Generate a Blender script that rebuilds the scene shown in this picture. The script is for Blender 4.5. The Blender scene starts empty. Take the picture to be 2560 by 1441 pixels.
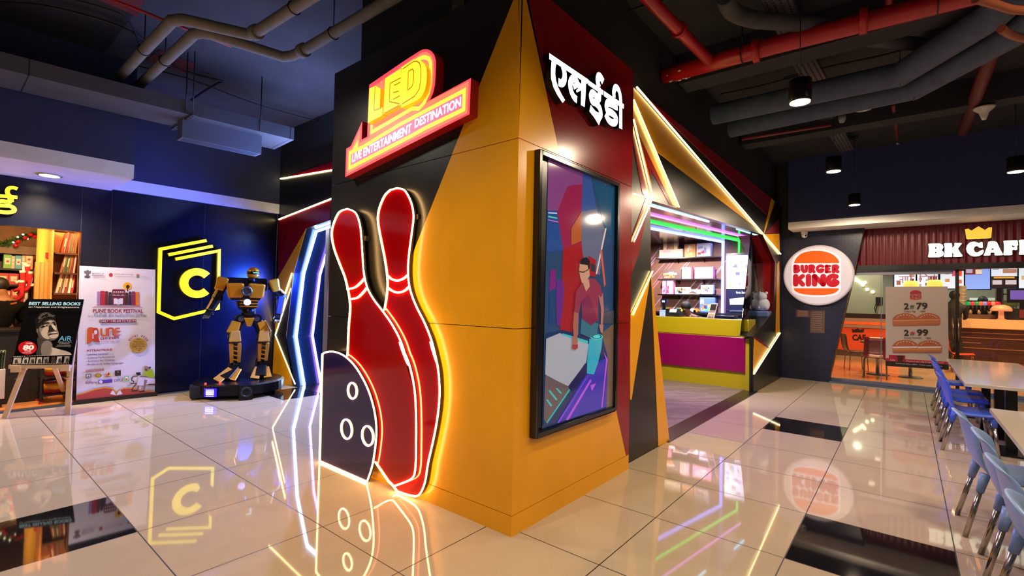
import bpy, bmesh, math, random
from mathutils import Vector, Matrix
random.seed(7)
SC = bpy.context.scene
COL = SC.collection

# ------------------------------------------------------------------ camera
H = 1.547                                   # eye height, metres
FPX = 1200.97                               # focal length in photo pixels (2560 wide)
YAW, PITCH, ROLL = math.radians(39.4426), math.radians(1.37289), math.radians(1.09141)
FWD = Vector((math.cos(PITCH)*math.cos(YAW), math.cos(PITCH)*math.sin(YAW), math.sin(PITCH)))
_r = Vector((math.sin(YAW), -math.cos(YAW), 0))
_u = _r.cross(FWD)
RGT = math.cos(ROLL)*_r + math.sin(ROLL)*_u
UPV = -math.sin(ROLL)*_r + math.cos(ROLL)*_u
CAM = Vector((0, 0, H))
cd = bpy.data.cameras.new('camera')
cam = bpy.data.objects.new('camera', cd)
COL.objects.link(cam)
cd.sensor_fit = 'HORIZONTAL'
cd.sensor_width = 36.0
cd.lens = 36.0*FPX/2560.0
cd.clip_start = 0.05
m = Matrix((RGT, UPV, -FWD)).transposed().to_4x4()
m.translation = CAM
cam.matrix_world = m
SC.camera = cam

# ------------------------------------------------------------------ world, exposure
w = bpy.data.worlds.new('world')
SC.world = w
w.use_nodes = True
w.node_tree.nodes['Background'].inputs[0].default_value = (0.50, 0.52, 0.62, 1)
w.node_tree.nodes['Background'].inputs[1].default_value = 0.11
vs = SC.view_settings
SC.display_settings.display_device = 'sRGB'
vs.view_transform = 'Standard'
vs.look = 'None'
vs.gamma = 1.0
vs.use_curve_mapping = False
vs.exposure = 0.25

def lamp(name, kind, loc, energy, color, size=0.1, aim=None, spot=None, blend=0.5, size_y=None):
    l = bpy.data.lights.new(name, kind)
    l.energy = energy
    l.color = color
    if kind == 'AREA':
        l.size = size
        if size_y:
            l.shape = 'RECTANGLE'; l.size_y = size_y
    elif kind == 'SPOT':
        l.shadow_soft_size = size
        l.spot_size = math.radians(spot or 120); l.spot_blend = blend
    else:
        l.shadow_soft_size = size
    o = bpy.data.objects.new(name, l)
    o.location = loc
    if aim is not None:
        o.rotation_euler = (Vector(aim)-Vector(loc)).to_track_quat('-Z', 'Y').to_euler()
    COL.objects.link(o)
    return o

WARM = (1.0, 0.77, 0.53)
# ceiling downlights of the hall that hang out of the frame (behind and beside the camera)
for i, (x, y) in enumerate([(1.4, 0.3), (4.2, -1.2), (-0.6, 2.6), (1.1, 5.0), (6.4, -2.4), (3.6, -3.6), (-1.5, -0.8)]):
    lamp('hall_downlight', 'SPOT', (x, y, 3.9), 150, (1.0, .86, .74) if y > 2 else WARM, 0.12, (x, y, 0), 150, 0.6)
# added unseen lamps, cool blue, standing in for tunnel and shop strip spill
lamp('added_arcade_spill', 'AREA', (3.2, 6.6, 3.3), 40, (0.30, 0.42, 1.0), 1.6, (2.2, 6.6, 4.5))
lamp('added_arcade_wash', 'SPOT', (4.35, 6.9, 2.45), 650, (0.34, 0.42, 1.0), 0.06, (2.2, 6.2, 0.0), 130, 0.8)
lamp('added_neon_spill', 'SPOT', (4.02, 7.7, 1.7), 600, (0.03, 0.10, 1.0), 0.25, (2.7, 8.85, 1.5), 120, 0.7)

# ------------------------------------------------------------------ pixel helpers (photo measurements laid on real planes)
def ray(x, y):
    return FWD*FPX + RGT*(x-1280) - UPV*(y-720.5)
def on(px_, py_, **k):
    d = ray(px_, py_)
    (a, v), = k.items()
    i = 'xyz'.index(a)
    return CAM + d*((v-CAM[i])/d[i])
def ons(pts, **k):
    return [on(p[0], p[1], **k) for p in pts]
def crop(x0, y0, s):
    return lambda *ab: [(x0+a/s, y0+b/s) for a, b in ab]
class Plane:
    """a real plane through o with unit axes; u right, v up seen from the front"""
    def __init__(s, o, u, v):
        s.o, s.u, s.v = Vector(o), Vector(u).normalized(), Vector(v).normalized()
        s.n = s.u.cross(s.v)
    def hit(s, x, y, off=0.0):
        d = ray(x, y); o = s.o + s.n*off
        return CAM + d*((o-CAM).dot(s.n)/d.dot(s.n))
    def hits(s, pts, off=0.0):
        return [s.hit(p[0], p[1], off) for p in pts]
    def at(s, a, b, off=0.0):
        return s.o + s.u*a + s.v*b + s.n*off

# ------------------------------------------------------------------ materials
def lin(c):
    if isinstance(c, str):
        c = c.lstrip('#'); c = [int(c[i:i+2], 16)/255 for i in (0, 2, 4)]
    return tuple((v/12.92 if v <= 0.04045 else ((v+0.055)/1.055)**2.4) for v in c[:3]) + (1.0,)
_M = {}
def mat(color, rough=0.5, metal=0.0, emit=0.0, ecol=None, spec=0.5, coat=0.0, noise=0.0, nscale=8.0, bump=0.0, name=None, trans=0.0, alpha=1.0):
    key = (str(color), rough, metal, emit, str(ecol), spec, coat, noise, nscale, bump, trans, alpha)
    if key in _M:
        return _M[key]
    m = bpy.data.materials.new(name or 'surface')
    m.use_nodes = True
    nt = m.node_tree
    b = nt.nodes['Principled BSDF']
    b.inputs['Base Color'].default_value = lin(color)
    b.inputs['Roughness'].default_value = rough
    b.inputs['Metallic'].default_value = metal
    b.inputs['Specular IOR Level'].default_value = spec
    b.inputs['Coat Weight'].default_value = coat
    b.inputs['Transmission Weight'].default_value = trans
    b.inputs['Alpha'].default_value = alpha
    if emit > 0:
        b.inputs['Emission Color'].default_value = lin(ecol or color)
        b.inputs['Emission Strength'].default_value = emit
    if noise > 0 or bump > 0:
        tc = nt.nodes.new('ShaderNodeTexCoord')
        n = nt.nodes.new('ShaderNodeTexNoise')
        n.inputs['Scale'].default_value = nscale
        n.inputs['Detail'].default_value = 6
        nt.links.new(tc.outputs['Object'], n.inputs['Vector'])
        if noise > 0:
            c = Vector(lin(color)[:3])
            r = nt.nodes.new('ShaderNodeValToRGB')
            r.color_ramp.elements[0].position = 0.3
            r.color_ramp.elements[1].position = 0.7
            r.color_ramp.elements[0].color = (*(c*(1-noise)), 1)
            r.color_ramp.elements[1].color = (*[min(1, v) for v in c*(1+noise)], 1)
            nt.links.new(n.outputs['Fac'], r.inputs['Fac'])
            nt.links.new(r.outputs['Color'], b.inputs['Base Color'])
        if bump > 0:
            bp = nt.nodes.new('ShaderNodeBump')
            bp.inputs['Strength'].default_value = bump
            bp.inputs['Distance'].default_value = 0.01
            nt.links.new(n.outputs['Fac'], bp.inputs['Height'])
            nt.links.new(bp.outputs['Normal'], b.inputs['Normal'])
    _M[key] = m
    return m
def glow(color, strength, name='lit'):
    return mat(color, 0.4, emit=strength, name=name)
def glass(tint='#f4fbff', rough=0.0):
    key = ('glass', tint, rough)
    if key in _M:
        return _M[key]
    m = bpy.data.materials.new('clear_glass')
    m.use_nodes = True
    nt = m.node_tree
    nt.nodes.clear()
    out = nt.nodes.new('ShaderNodeOutputMaterial')
    mix = nt.nodes.new('ShaderNodeMixShader')
    fr = nt.nodes.new('ShaderNodeFresnel'); fr.inputs['IOR'].default_value = 1.45
    tr = nt.nodes.new('ShaderNodeBsdfTransparent'); tr.inputs['Color'].default_value = lin(tint)
    gl = nt.nodes.new('ShaderNodeBsdfGlossy'); gl.inputs['Roughness'].default_value = rough
    nt.links.new(fr.outputs[0], mix.inputs[0]); nt.links.new(tr.outputs[0], mix.inputs[1]); nt.links.new(gl.outputs[0], mix.inputs[2])
    nt.links.new(mix.outputs[0], out.inputs[0])
    _M[key] = m
    return m

# ------------------------------------------------------------------ mesh building
class MB:
    """collects faces with material slots into one mesh"""
    def __init__(s):
        s.v, s.f, s.mi, s.mats, s.sm = [], [], [], [], []
    def slot(s, m):
        if m not in s.mats:
            s.mats.append(m)
        return s.mats.index(m)
    def face(s, pts, m, smooth=False):
        i = len(s.v); s.v += [Vector(p) for p in pts]
        s.f.append(list(range(i, i+len(pts)))); s.mi.append(s.slot(m)); s.sm.append(smooth)
    def raw(s, verts, faces, m, smooth=False):
        i = len(s.v); s.v += [Vector(p) for p in verts]; k = s.slot(m)
        for f in faces:
            s.f.append([i+q for q in f]); s.mi.append(k); s.sm.append(smooth)
    def obox(s, o, a, b, c, m):
        o, a, b, c = Vector(o), Vector(a), Vector(b), Vector(c)
        if a.cross(b).dot(c) < 0:
            a, b = b, a
        v = [o, o+a, o+a+b, o+b, o+c, o+a+c, o+a+b+c, o+b+c]
        s.raw(v, [(0, 3, 2, 1), (4, 5, 6, 7), (0, 1, 5, 4), (1, 2, 6, 5), (2, 3, 7, 6), (3, 0, 4, 7)], m)
    def box(s, a, b, m):
        x0, x1 = sorted((a[0], b[0])); y0, y1 = sorted((a[1], b[1])); z0, z1 = sorted((a[2], b[2]))
        s.obox((x0, y0, z0), (x1-x0, 0, 0), (0, y1-y0, 0), (0, 0, z1-z0), m)
    def prism(s, pts, n, d, m, side=None):
        """planar outline pts, front facing n, body going back by d"""
        pts = [Vector(p) for p in pts]; n = Vector(n).normalized()
        area = Vector((0, 0, 0))
        for i in range(len(pts)):
            area += pts[i].cross(pts[(i+1) % len(pts)])
        if area.dot(n) < 0:
            pts = pts[::-1]
        back = [p-n*d for p in pts]; k = len(pts)
        s.raw(pts, [tuple(range(k))], m)
        s.raw(back, [tuple(range(k))[::-1]], side or m)
        for i in range(k):
            j = (i+1) % k
            s.raw([pts[i], back[i], back[j], pts[j]], [(0, 1, 2, 3)], side or m)
    def poly(s, pts, n, off, m):
        pts = [Vector(p) for p in pts]; n = Vector(n)
        area = Vector((0, 0, 0))
        for i in range(len(pts)):
            area += pts[i].cross(pts[(i+1) % len(pts)])
        if area.dot(n) < 0:
            pts = pts[::-1]
        s.face([p+n*off for p in pts], m)
    def tube(s, pts, r, m, seg=10, closed=False, cap=True, r1=None):
        pts = [Vector(p) for p in pts]; k = len(pts); rings = []
        ref = None
        for i, p in enumerate(pts):
            if closed:
                t0 = (p-pts[i-1]); t1 = (pts[(i+1) % k]-p)
            else:
                t0 = p-pts[max(i-1, 0)] if i else pts[1]-p
                t1 = pts[min(i+1, k-1)]-p if i < k-1 else p-pts[i-1]
            t0 = t0.normalized(); t1 = t1.normalized()
            t = (t0+t1)
            t = t.normalized() if t.length > 1e-6 else t0
            if ref is None:
                ref = Vector((0, 0, 1)) if abs(t.z) < 0.9 else Vector((1, 0, 0))
            a = (ref - t*ref.dot(t)).normalized(); b = t.cross(a); ref = a
            rr = r if r1 is None else r+(r1-r)*i/max(1, k-1)
            cs = max(0.35, t.dot(t1)); 
            sharp = (t1-t0)
            ring = []
            for q in range(seg):
                an = 2*math.pi*q/seg
                v = a*math.cos(an)+b*math.sin(an)
                if sharp.length > 1e-4:
                    sd = sharp.normalized()
                    v = v + sd*v.dot(sd)*(1/cs-1)
                ring.append(p+v*rr)
            rings.append(ring)
        verts = [v for rg in rings for v in rg]; faces = []
        n = k if closed else k-1
        for i in range(n):
            j = (i+1) % k
            for q in range(seg):
                z = (q+1) % seg
                faces.append((i*seg+q, i*seg+z, j*seg+z, j*seg+q))
        s.raw(verts, faces, m, True)
        if not closed and cap:
            s.face(rings[0][::-1], m); s.face(rings[-1], m)
    def cyl(s, p0, p1, r0, m, r1=None, seg=16):
        s.tube([p0, p1], r0, m, seg, r1=r1)
    def ribbon(s, pts, w, n, d, m, closed=False, side=None):
        """flat stroke of width w in the plane with normal n, thickness d behind pts"""
        pts = [Vector(p) for p in pts]; n = Vector(n).normalized(); k = len(pts)
        L, R = [], []
        for i, p in enumerate(pts):
            t0 = (p-pts[i-1]).normalized() if (i or closed) else (pts[1]-p).normalized()
            t1 = (pts[(i+1) % k]-p).normalized() if (i < k-1 or closed) else t0
            s0, s1 = n.cross(t0), n.cross(t1)
            sv = (s0+s1); sv = sv.normalized() if sv.length > 1e-6 else s0
            sv = sv/max(0.4, sv.dot(s1))
            ww = w[i] if isinstance(w, (list, tuple)) else w
            L.append(p+sv*ww/2); R.append(p-sv*ww/2)
        for i in range(k if closed else k-1):
            j = (i+1) % k
            q = [R[i], R[j], L[j], L[i]]
            s.raw(q, [(0, 1, 2, 3)], m)
            if d > 0:
                bk = [v-n*d for v in q]
                s.raw(bk, [(3, 2, 1, 0)], side or m)
                s.raw([q[0], bk[0], bk[1], q[1]], [(0, 1, 2, 3)], side or m)
                s.raw([q[2], bk[2], bk[3], q[3]], [(0, 1, 2, 3)], side or m)
        if d > 0 and not closed:
            for e in (0, -1):
                a, b = L[e], R[e]
                s.raw([a, b, b-n*d, a-n*d], [(0, 1, 2, 3)], side or m)
    def lathe(s, c, prof, m, seg=24, axis=(0, 0, 1), sx=1.0, sy=1.0, smooth=True):
        c = Vector(c); ax = Vector(axis).normalized()
        a = Vector((1, 0, 0)) if abs(ax.x) < 0.9 else Vector((0, 1, 0))
        a = (a-ax*a.dot(ax)).normalized(); b = ax.cross(a)
        verts = []
        for r, h in prof:
            for q in range(seg):
                an = 2*math.pi*q/seg
                verts.append(c+ax*h+a*(r*sx*math.cos(an))+b*(r*sy*math.sin(an)))
        faces = []
        for i in range(len(prof)-1):
            for q in range(seg):
                z = (q+1) % seg
                faces.append((i*seg+q, i*seg+z, (i+1)*seg+z, (i+1)*seg+q))
        s.raw(verts, faces, m, smooth)
        s.face(verts[:seg][::-1], m); s.face(verts[-seg:], m)
    def ball(s, c, r, m, seg=14, rings=9, sx=1, sy=1, sz=1):
        c = Vector(c); prof = []
        verts = []; faces = []
        for i in range(rings+1):
            ph = math.pi*i/rings
            for q in range(seg):
                th = 2*math.pi*q/seg
                verts.append(c+Vector((r*sx*math.sin(ph)*math.cos(th), r*sy*math.sin(ph)*math.sin(th), -r*sz*math.cos(ph))))
        for i in range(rings):
            for q in range(seg):
                z = (q+1) % seg
                faces.append((i*seg+q, i*seg+z, (i+1)*seg+z, (i+1)*seg+q))
        s.raw(verts, faces, m, True)
    def text(s, body, p0, p1, up, m, n=None, bold=0.0, depth=0.0, side=None, shear=0.0):
        """letters from baseline start p0 to baseline end p1; up = vector of one capital height"""
        V, F, x0, x1, cap = glyphs(body, bold)
        p0, p1, up = Vector(p0), Vector(p1), Vector(up)
        ax = (p1-p0)
        nn = Vector(n) if n is not None else ax.cross(up).normalized()
        vs_ = [p0+ax*((x-x0)/(x1-x0)+0.0)+up*(y/cap)+ax.normalized()*shear*y/cap for x, y in V]
        fs = F
        if ax.cross(up).dot(nn) < 0:
            fs = [f[::-1] for f in F]
        s.raw(vs_, fs, m)
        if depth > 0:
            bk = [v-nn*depth for v in vs_]
            cnt = {}
            for f in fs:
                for i in range(len(f)):
                    e = (f[i], f[(i+1) % len(f)])
                    cnt[e] = 1
            for a, b in list(cnt):
                if (b, a) not in cnt:
                    s.raw([vs_[a], bk[a], bk[b], vs_[b]], [(0, 1, 2, 3)], side or m)
    def build(s, name, parent=None, bevel=0.0, sub=0):
        me = bpy.data.meshes.new(name)
        me.from_pydata([tuple(v) for v in s.v], [], s.f)
        for mm in s.mats:
            me.materials.append(mm)
        me.polygons.foreach_set('material_index', s.mi)
        me.polygons.foreach_set('use_smooth', s.sm)
        me.update()
        bm = bmesh.new(); bm.from_mesh(me)
        bmesh.ops.remove_doubles(bm, verts=bm.verts, dist=1e-5)
        bm.to_mesh(me); bm.free()
        o = bpy.data.objects.new(name, me)
        COL.objects.link(o)
        if parent is not None:
            o.parent = parent
        if bevel > 0:
            b = o.modifiers.new('bevel', 'BEVEL'); b.width = bevel; b.segments = 2; b.limit_method = 'ANGLE'
        if sub > 0:
            b = o.modifiers.new('smooth', 'SUBSURF'); b.levels = sub; b.render_levels = sub
        return o

_G = {}
def glyphs(body, bold=0.0):
    key = (body, bold)
    if key in _G:
        return _G[key]
    def mesh_of(t, off):
        c = bpy.data.curves.new('lettering', 'FONT')
        c.body = t; c.size = 1.0; c.offset = off; c.resolution_u = 4; c.fill_mode = 'FRONT'
        o = bpy.data.objects.new('lettering', c)
        COL.objects.link(o)
        dg = bpy.context.evaluated_depsgraph_get()
        me = bpy.data.meshes.new_from_object(o.evaluated_get(dg))
        vs_ = [(v.co.x, v.co.y) for v in me.vertices]
        fs = [tuple(p.vertices) for p in me.polygons if p.area > 1e-9]
        nz = [p.normal.z for p in me.polygons if p.area > 1e-9]
        fs = [f if z > 0 else f[::-1] for f, z in zip(fs, nz)]
        bpy.data.objects.remove(o); bpy.data.curves.remove(c); bpy.data.meshes.remove(me)
        return vs_, fs
    hv, _ = mesh_of('H', bold)
    cap = max(v[1] for v in hv)
    V, F = mesh_of(body, bold)
    xs = [v[0] for v in V]
    _G[key] = (V, F, min(xs), max(xs), cap)
    return _G[key]

# ------------------------------------------------------------------ things
def tag(o, label=None, cat=None, group=None, kind=None):
    if label: o['label'] = label
    if cat: o['category'] = cat
    if group: o['group'] = group
    if kind: o['kind'] = kind
    return o
def thing(name, label, cat, group=None):
    o = bpy.data.objects.new(name, None)
    o.empty_display_size = 0.1
    COL.objects.link(o)
    return tag(o, label, cat, group)
def _walk(o):
    for c in o.children:
        yield c
        yield from _walk(c)
def seat(root, loc=None):
    """put the origin of a finished thing at its base"""
    objs = [c for c in _walk(root) if c.type == 'MESH'] + ([root] if root.type == 'MESH' else [])
    pts = [v.co for c in objs for v in c.data.vertices]
    if loc is None:
        lo = [min(p[i] for p in pts) for i in range(3)]; hi = [max(p[i] for p in pts) for i in range(3)]
        loc = ((lo[0]+hi[0])/2, (lo[1]+hi[1])/2, lo[2])
    loc = Vector(loc)
    if root.type == 'MESH':
        root.data.transform(Matrix.Translation(-loc))
        for c in root.children:
            c.matrix_parent_inverse = Matrix.Translation(-loc)
    else:
        for c in root.children:
            c.matrix_parent_inverse = Matrix.Translation(-loc)
    root.location = loc
    return root
def single(mb, name, label, cat, group=None, bevel=0.0, kind=None):
    o = mb.build(name, bevel=bevel)
    tag(o, label, cat, group, kind)
    return seat(o)
def struct(mb, name, label=None):
    o = mb.build(name)
    tag(o, label, None, None, 'structure')
    return o
def dup(root, loc, rotz=0.0, label=None, scale=None):
    r = root.copy(); COL.objects.link(r)
    def rec(src, dst):
        for c in src.children:
            d = c.copy(); COL.objects.link(d); d.parent = dst; d.matrix_parent_inverse = c.matrix_parent_inverse.copy()
            rec(c, d)
    rec(root, r)
    r.location = loc; r.rotation_euler = (0, 0, rotz)
    if scale: r.scale = scale
    if label: r['label'] = label
    return r
def circle(c, u, v, r, seg=32, r2=None):
    c, u, v = Vector(c), Vector(u), Vector(v)
    return [c+u*r*math.cos(2*math.pi*i/seg)+v*(r2 or r)*math.sin(2*math.pi*i/seg) for i in range(seg)]
def spline(pts, n=6, closed=False):
    """smooth curve through 2-D or 3-D control points"""
    P = [Vector(p) if len(p) == 3 else Vector((p[0], p[1], 0)) for p in pts]
    k = len(P); out = []
    for i in range(k if closed else k-1):
        p0 = P[i-1] if (i or closed) else P[0]; p1 = P[i]; p2 = P[(i+1) % k]
        p3 = P[(i+2) % k] if (closed or i+2 < k) else P[k-1]
        for q in range(n):
            t = q/n
            out.append(0.5*((2*p1)+(p2-p0)*t+(2*p0-5*p1+4*p2-p3)*t*t+(3*p1-p0-3*p2+p3)*t**3))
    if not closed:
        out.append(P[-1])
    return out if len(pts[0]) == 3 else [(v.x, v.y) for v in out]

NX, NY, NZ = Vector((-1, 0, 0)), Vector((0, -1, 0)), Vector((0, 0, 1))    # faces turned to the camera
X0, Y0, YF, YW, XN, XB = 2.457, 1.988, 2.06, 8.85, 4.0, 11.75
CEIL = 4.5
# ================================================================== THE SETTING
def floor_material(base, dark=False):
    m = bpy.data.materials.new('polished_tile')
    m.use_nodes = True
    nt = m.node_tree; b = nt.nodes['Principled BSDF']; L = nt.links.new
    tc = nt.nodes.new('ShaderNodeTexCoord'); sp = nt.nodes.new('ShaderNodeSeparateXYZ')
    L(tc.outputs['Object'], sp.inputs[0])
    def mth(op, a, bb=None):
        n = nt.nodes.new('ShaderNodeMath'); n.operation = op
        for i, q in enumerate((a, bb)):
            if q is None: continue
            if isinstance(q, (int, float)): n.inputs[i].default_value = q
            else: L(q, n.inputs[i])
        return n.outputs[0]
    def joint(ax, o, p, wd):
        f = mth('FRACT', mth('DIVIDE', mth('ADD', sp.outputs[ax], 100*p-o+wd/2), p))
        return mth('LESS_THAN', f, wd/p)
    g = mth('MAXIMUM', joint(0, 0.909, 0.82, 0.007), joint(1, -0.235, 0.815, 0.007))
    n = nt.nodes.new('ShaderNodeTexNoise'); n.inputs['Scale'].default_value = 2.2; n.inputs['Detail'].default_value = 8; n.inputs['Distortion'].default_value = 1.2
    L(tc.outputs['Object'], n.inputs['Vector'])
    r = nt.nodes.new('ShaderNodeValToRGB'); c = Vector(lin(base)[:3])
    r.color_ramp.elements[0].position = 0.35; r.color_ramp.elements[1].position = 0.7
    r.color_ramp.elements[0].color = (*(c*0.96), 1); r.color_ramp.elements[1].color = (*(c*1.03), 1)
    L(n.outputs['Fac'], r.inputs['Fac'])
    mx = nt.nodes.new('ShaderNodeMix'); mx.data_type = 'RGBA'
    L(g, mx.inputs[0]); L(r.outputs[0], mx.inputs[6]); mx.inputs[7].default_value = lin('#1d1a18')
    L(mx.outputs[2], b.inputs['Base Color'])
    rg = nt.nodes.new('ShaderNodeMapRange'); rg.inputs[3].default_value = 0.035; rg.inputs[4].default_value = 0.5
    L(g, rg.inputs[0]); L(rg.outputs[0], b.inputs['Roughness'])
    b.inputs['Specular IOR Level'].default_value = 0.62
    return m
TILE, TILEK = floor_material('#bcaa90'), floor_material('#1a1718')
mb = MB()
xs = [0.909+0.82*i for i in range(-9, 14)]; ys = [-0.235+0.815*i for i in range(-10, 12)]
BLACK = {(0, 5), (4, 0), (8, 1), (4, 9), (-3, 3), (0, -4), (6, -4)}
for i, x in enumerate(xs[:-1]):
    for j, y in enumerate(ys[:-1]):
        key = (i-9+0, j-10)
        x1, y1 = xs[i+1], ys[j+1]
        if y > YW-0.2: continue
        y1 = min(y1, YW+0.0)
        bk = (i-9+1, j-10) in BLACK
        mb.face([(x, y, 0), (x1, y, 0), (x1, y1, 0), (x, y1, 0)], TILEK if bk else TILE)
struct(mb, 'floor', 'polished cream tile floor with a few black tiles')

WALLK = mat('#17171b', 0.6, noise=0.15, nscale=3)
NAVY = mat('#2b3252', 0.7, noise=0.08, nscale=2.5)
CEILM = mat('#3a3d48', 0.85, noise=0.25, nscale=1.6, bump=0.4)
CEILK = mat('#222228', 0.85, noise=0.3, nscale=1.3, bump=0.4)
WHITEP = mat('#eceae8', 0.6, noise=0.05, nscale=6)
# ceilings: lighter slab over the left hall, dark over the food court
mb = MB(); mb.box((-6, -8, CEIL), (2.55, 9.9, CEIL+0.15), CEILM)
mb.box((2.55, 2.2, CEIL), (4.2, 9.9, CEIL+0.15), CEILM)
mb.box((-6, 5.2, CEIL-.004), (1.30, 9.9, CEIL+.01), CEILK); mb.box((-6, -8, CEIL-.004), (.95, 5.2, CEIL+.01), CEILK)
struct(mb, 'ceiling', 'dark grey concrete slab over the hall')
mb = MB()
for x0_, y0_, x1_, y1_ in ((.62, 5.25, .9, 5.55), (.95, 5.75, 1.28, 6.35), (1.7, 7.0, 2.1, 7.5)): mb.poly([(x0_, y0_, CEIL-.006), (x1_, y0_+.05, CEIL-.006), (x1_+.05, y1_, CEIL-.006), (x0_-.04, y1_-.06, CEIL-.006)], (0, 0, -1), 0, mat('#6a2a30', .8, noise=.3, nscale=4))
struct(mb, 'trim_5', 'dull red patches on the ceiling')  # flat dull red patches just below the slab
mb = MB(); mb.box((2.55, -8, CEIL+0.002), (12.5, 2.2, CEIL+0.15), CEILK)
for x in (5.6, 8.4):
    mb.box((x, -8, CEIL-0.35), (x+0.3, 2.1, CEIL), CEILK)
struct(mb, 'ceiling_court', 'dark ceiling with beams over the food court')

# left wall with the book shop opening (opening x < 1.33, top 2.37)
BLKW = mat('#0d1122', 0.26, noise=0.2, nscale=4, spec=0.35)
mb = MB()
mb.box((1.332, YW, 0), (XN, YW+0.15, 3.03), BLKW)
mb.box((-3.5, YW, 2.372), (1.332, YW+0.15, 3.03), BLKW)
struct(mb, 'wall_left', 'black panelled wall beside the book shop')
mb = MB()
for x in (1.325, 1.647, 2.835):
    mb.box((x-0.003, YW-0.002, 0.0 if x > 1.4 else 2.372), (x+0.003, YW, 3.0), mat('#2c2d33', 0.4))
mb.build('wall_seam')
SEAM = bpy.data.objects['wall_seam']; SEAM.name = 'trim_1'; tag(SEAM, kind='structure')
mb = MB()
mb.box((1.63, YW-0.06, 3.19), (XN, YW+0.1, CEIL), NAVY)
mb.box((-3.5, 7.663, 3.182), (1.63, 7.75, CEIL), NAVY)
mb.box((1.55, 7.75, 3.182), (1.63, YW-0.06, CEIL), NAVY)
struct(mb, 'wall_fascia', 'dark navy wall above the white bands')
mb = MB()
mb.box((1.634, YW-0.065, 3.025), (XN, YW+0.1, 3.19), WHITEP)
struct(mb, 'trim_2', 'white band on the wall above the black panels')
mb = MB()
mb.box((-3.5, 7.66, 3.004), (1.634, YW+0.1, 3.182), WHITEP)
struct(mb, 'soffit', 'white soffit over the book shop front')
# thin-clad wall over the arcade, behind the pillar
GREYW = mat('#3b3b3d', 0.75, noise=0.08, nscale=2)
DKW = mat('#232325', 0.8, noise=0.08, nscale=2)
mb = MB()
mb.box((XN, 4.0, 3.65), (XN+0.15, YW, CEIL), DKW)
mb.box((2.62, 2.12, 3.3), (4.3, 4.12, CEIL), DKW)
mb.box((4.1, 2.14, 3.3), (11.4, 2.3, CEIL), DKW)
struct(mb, 'wall_arcade_upper', 'dark upper wall above the arcade front')

# ================================================================== CORNER PILLAR
YEL = mat('#f0a80a', 0.27, noise=0.07, nscale=1.8, spec=0.5)
RED = mat('#8c0b12', 0.2, noise=0.12, nscale=3, spec=0.5)
BLK = mat('#1b1916', 0.3, noise=0.25, nscale=3, spec=0.5)
MAROON = mat('#7c0a2a', 0.25)
ZT = 3.72
pil = thing('corner_pillar', 'big square pillar clad in glossy yellow, black and red panels at the arcade corner', 'pillar')
XE, YE = 4.16, 4.31
mb = MB(); mb.box((X0+0.02, Y0+0.02, 0), (XE-0.02, YE-0.02, ZT-0.02), BLK); mb.build('core', pil)
cA = on(1295, 346, x=X0)
ztop, zmid, zbase = 2.62, on(1283.6, 822.7, x=X0).z, 0.135
# left face: boundary between black (left) and yellow (right)
b0 = on(1283, 0, x=X0); b1 = on(1073, 530, x=X0)       # slanted colour line
def lineY(z):
    t = (z-b0.z)/(b1.z-b0.z)
    return b0.y+(b1.y-b0.y)*t
b2 = on(940, 905, x=X0)
g = 0.0025
def strip_faces(zlo, zhi, name):
    yl, yh = lineY(zlo), lineY(zhi)
    m1 = MB(); m1.prism([(X0, Y0, zlo+g), (X0, min(yl, YE), zlo+g), (X0, min(yh, YE), zhi-g), (X0, Y0, zhi-g)], NX, 0.02, YEL)
    m1.build('yellow_panel', pil)
    if yl < YE:
        m1 = MB(); m1.prism([(X0, yl+0.001, zlo+g), (X0, YE, zlo+g), (X0, YE, zhi-g), (X0, yh+0.001, zhi-g)], NX, 0.02, BLK)
        m1.build('black_panel', pil)
    elif yh < YE:
        zz = b0.z+(YE-b0.y)/(b1.y-b0.y)*(b1.z-b0.z)
        m1 = MB(); m1.prism([(X0, YE, zz), (X0, YE, zhi-g), (X0, yh+0.001, zhi-g)], NX, 0.02, BLK)
        m1.build('black_panel', pil)
strip_faces(ztop, ZT, 'a'); strip_faces(zmid, ztop, 'b'); strip_faces(zbase, zmid, 'c')
m1 = MB(); m1.prism([(X0, Y0, 0), (X0, YE, 0), (X0, YE, zbase-g), (X0, Y0, zbase-g)], NX, 0.02, YEL); m1.build('plinth', pil)
# right face: yellow / red
def R(*p): return ons(p, y=Y0)
tr = on(1316, 0, y=Y0); 
r1, r2 = on(1318, 8, y=Y0), on(1399, 385, y=Y0)      # upper colour line
def lineX(z): return r1.x+(r2.x-r1.x)*(z-r1.z)/(r2.z-r1.z)
q1, q2 = on(1541, 1030, y=Y0), on(1570, 1165, y=Y0)  # lower colour line
def lowX(z): return min(XE, q1.x+(q2.x-q1.x)*(z-q1.z)/(q2.z-q1.z))
def face_y(pts, m, name):
    m1 = MB(); m1.prism(pts, NY, 0.02, m); m1.build(name, pil)
face_y([(X0+.0203, Y0, ztop+g), (lineX(ztop), Y0, ztop+g), (lineX(ZT), Y0, ZT), (X0+.0203, Y0, ZT)], YEL, 'yellow_panel')
face_y([(lineX(ztop)+.001, Y0, ztop+g), (XE, Y0, ztop+g), (XE, Y0, ZT), (lineX(ZT)+.001, Y0, ZT)], RED, 'red_panel')
zs = on(1348, 369, y=Y0).z
xl = on(1345, 900, y=Y0).x
face_y([(X0+.0203, Y0, zmid+g), (lineX(zmid+.9), Y0, zmid+g), (lineX(ztop), Y0, ztop-g), (X0+.0203, Y0, ztop-g)], YEL, 'yellow_panel')
face_y([(lineX(zmid+.9)+.001, Y0, zmid+g), (XE, Y0, zmid+g), (XE, Y0, ztop-g), (lineX(ztop)+.001, Y0, ztop-g)], RED, 'red_panel')
zq = q1.z+0.28
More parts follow.
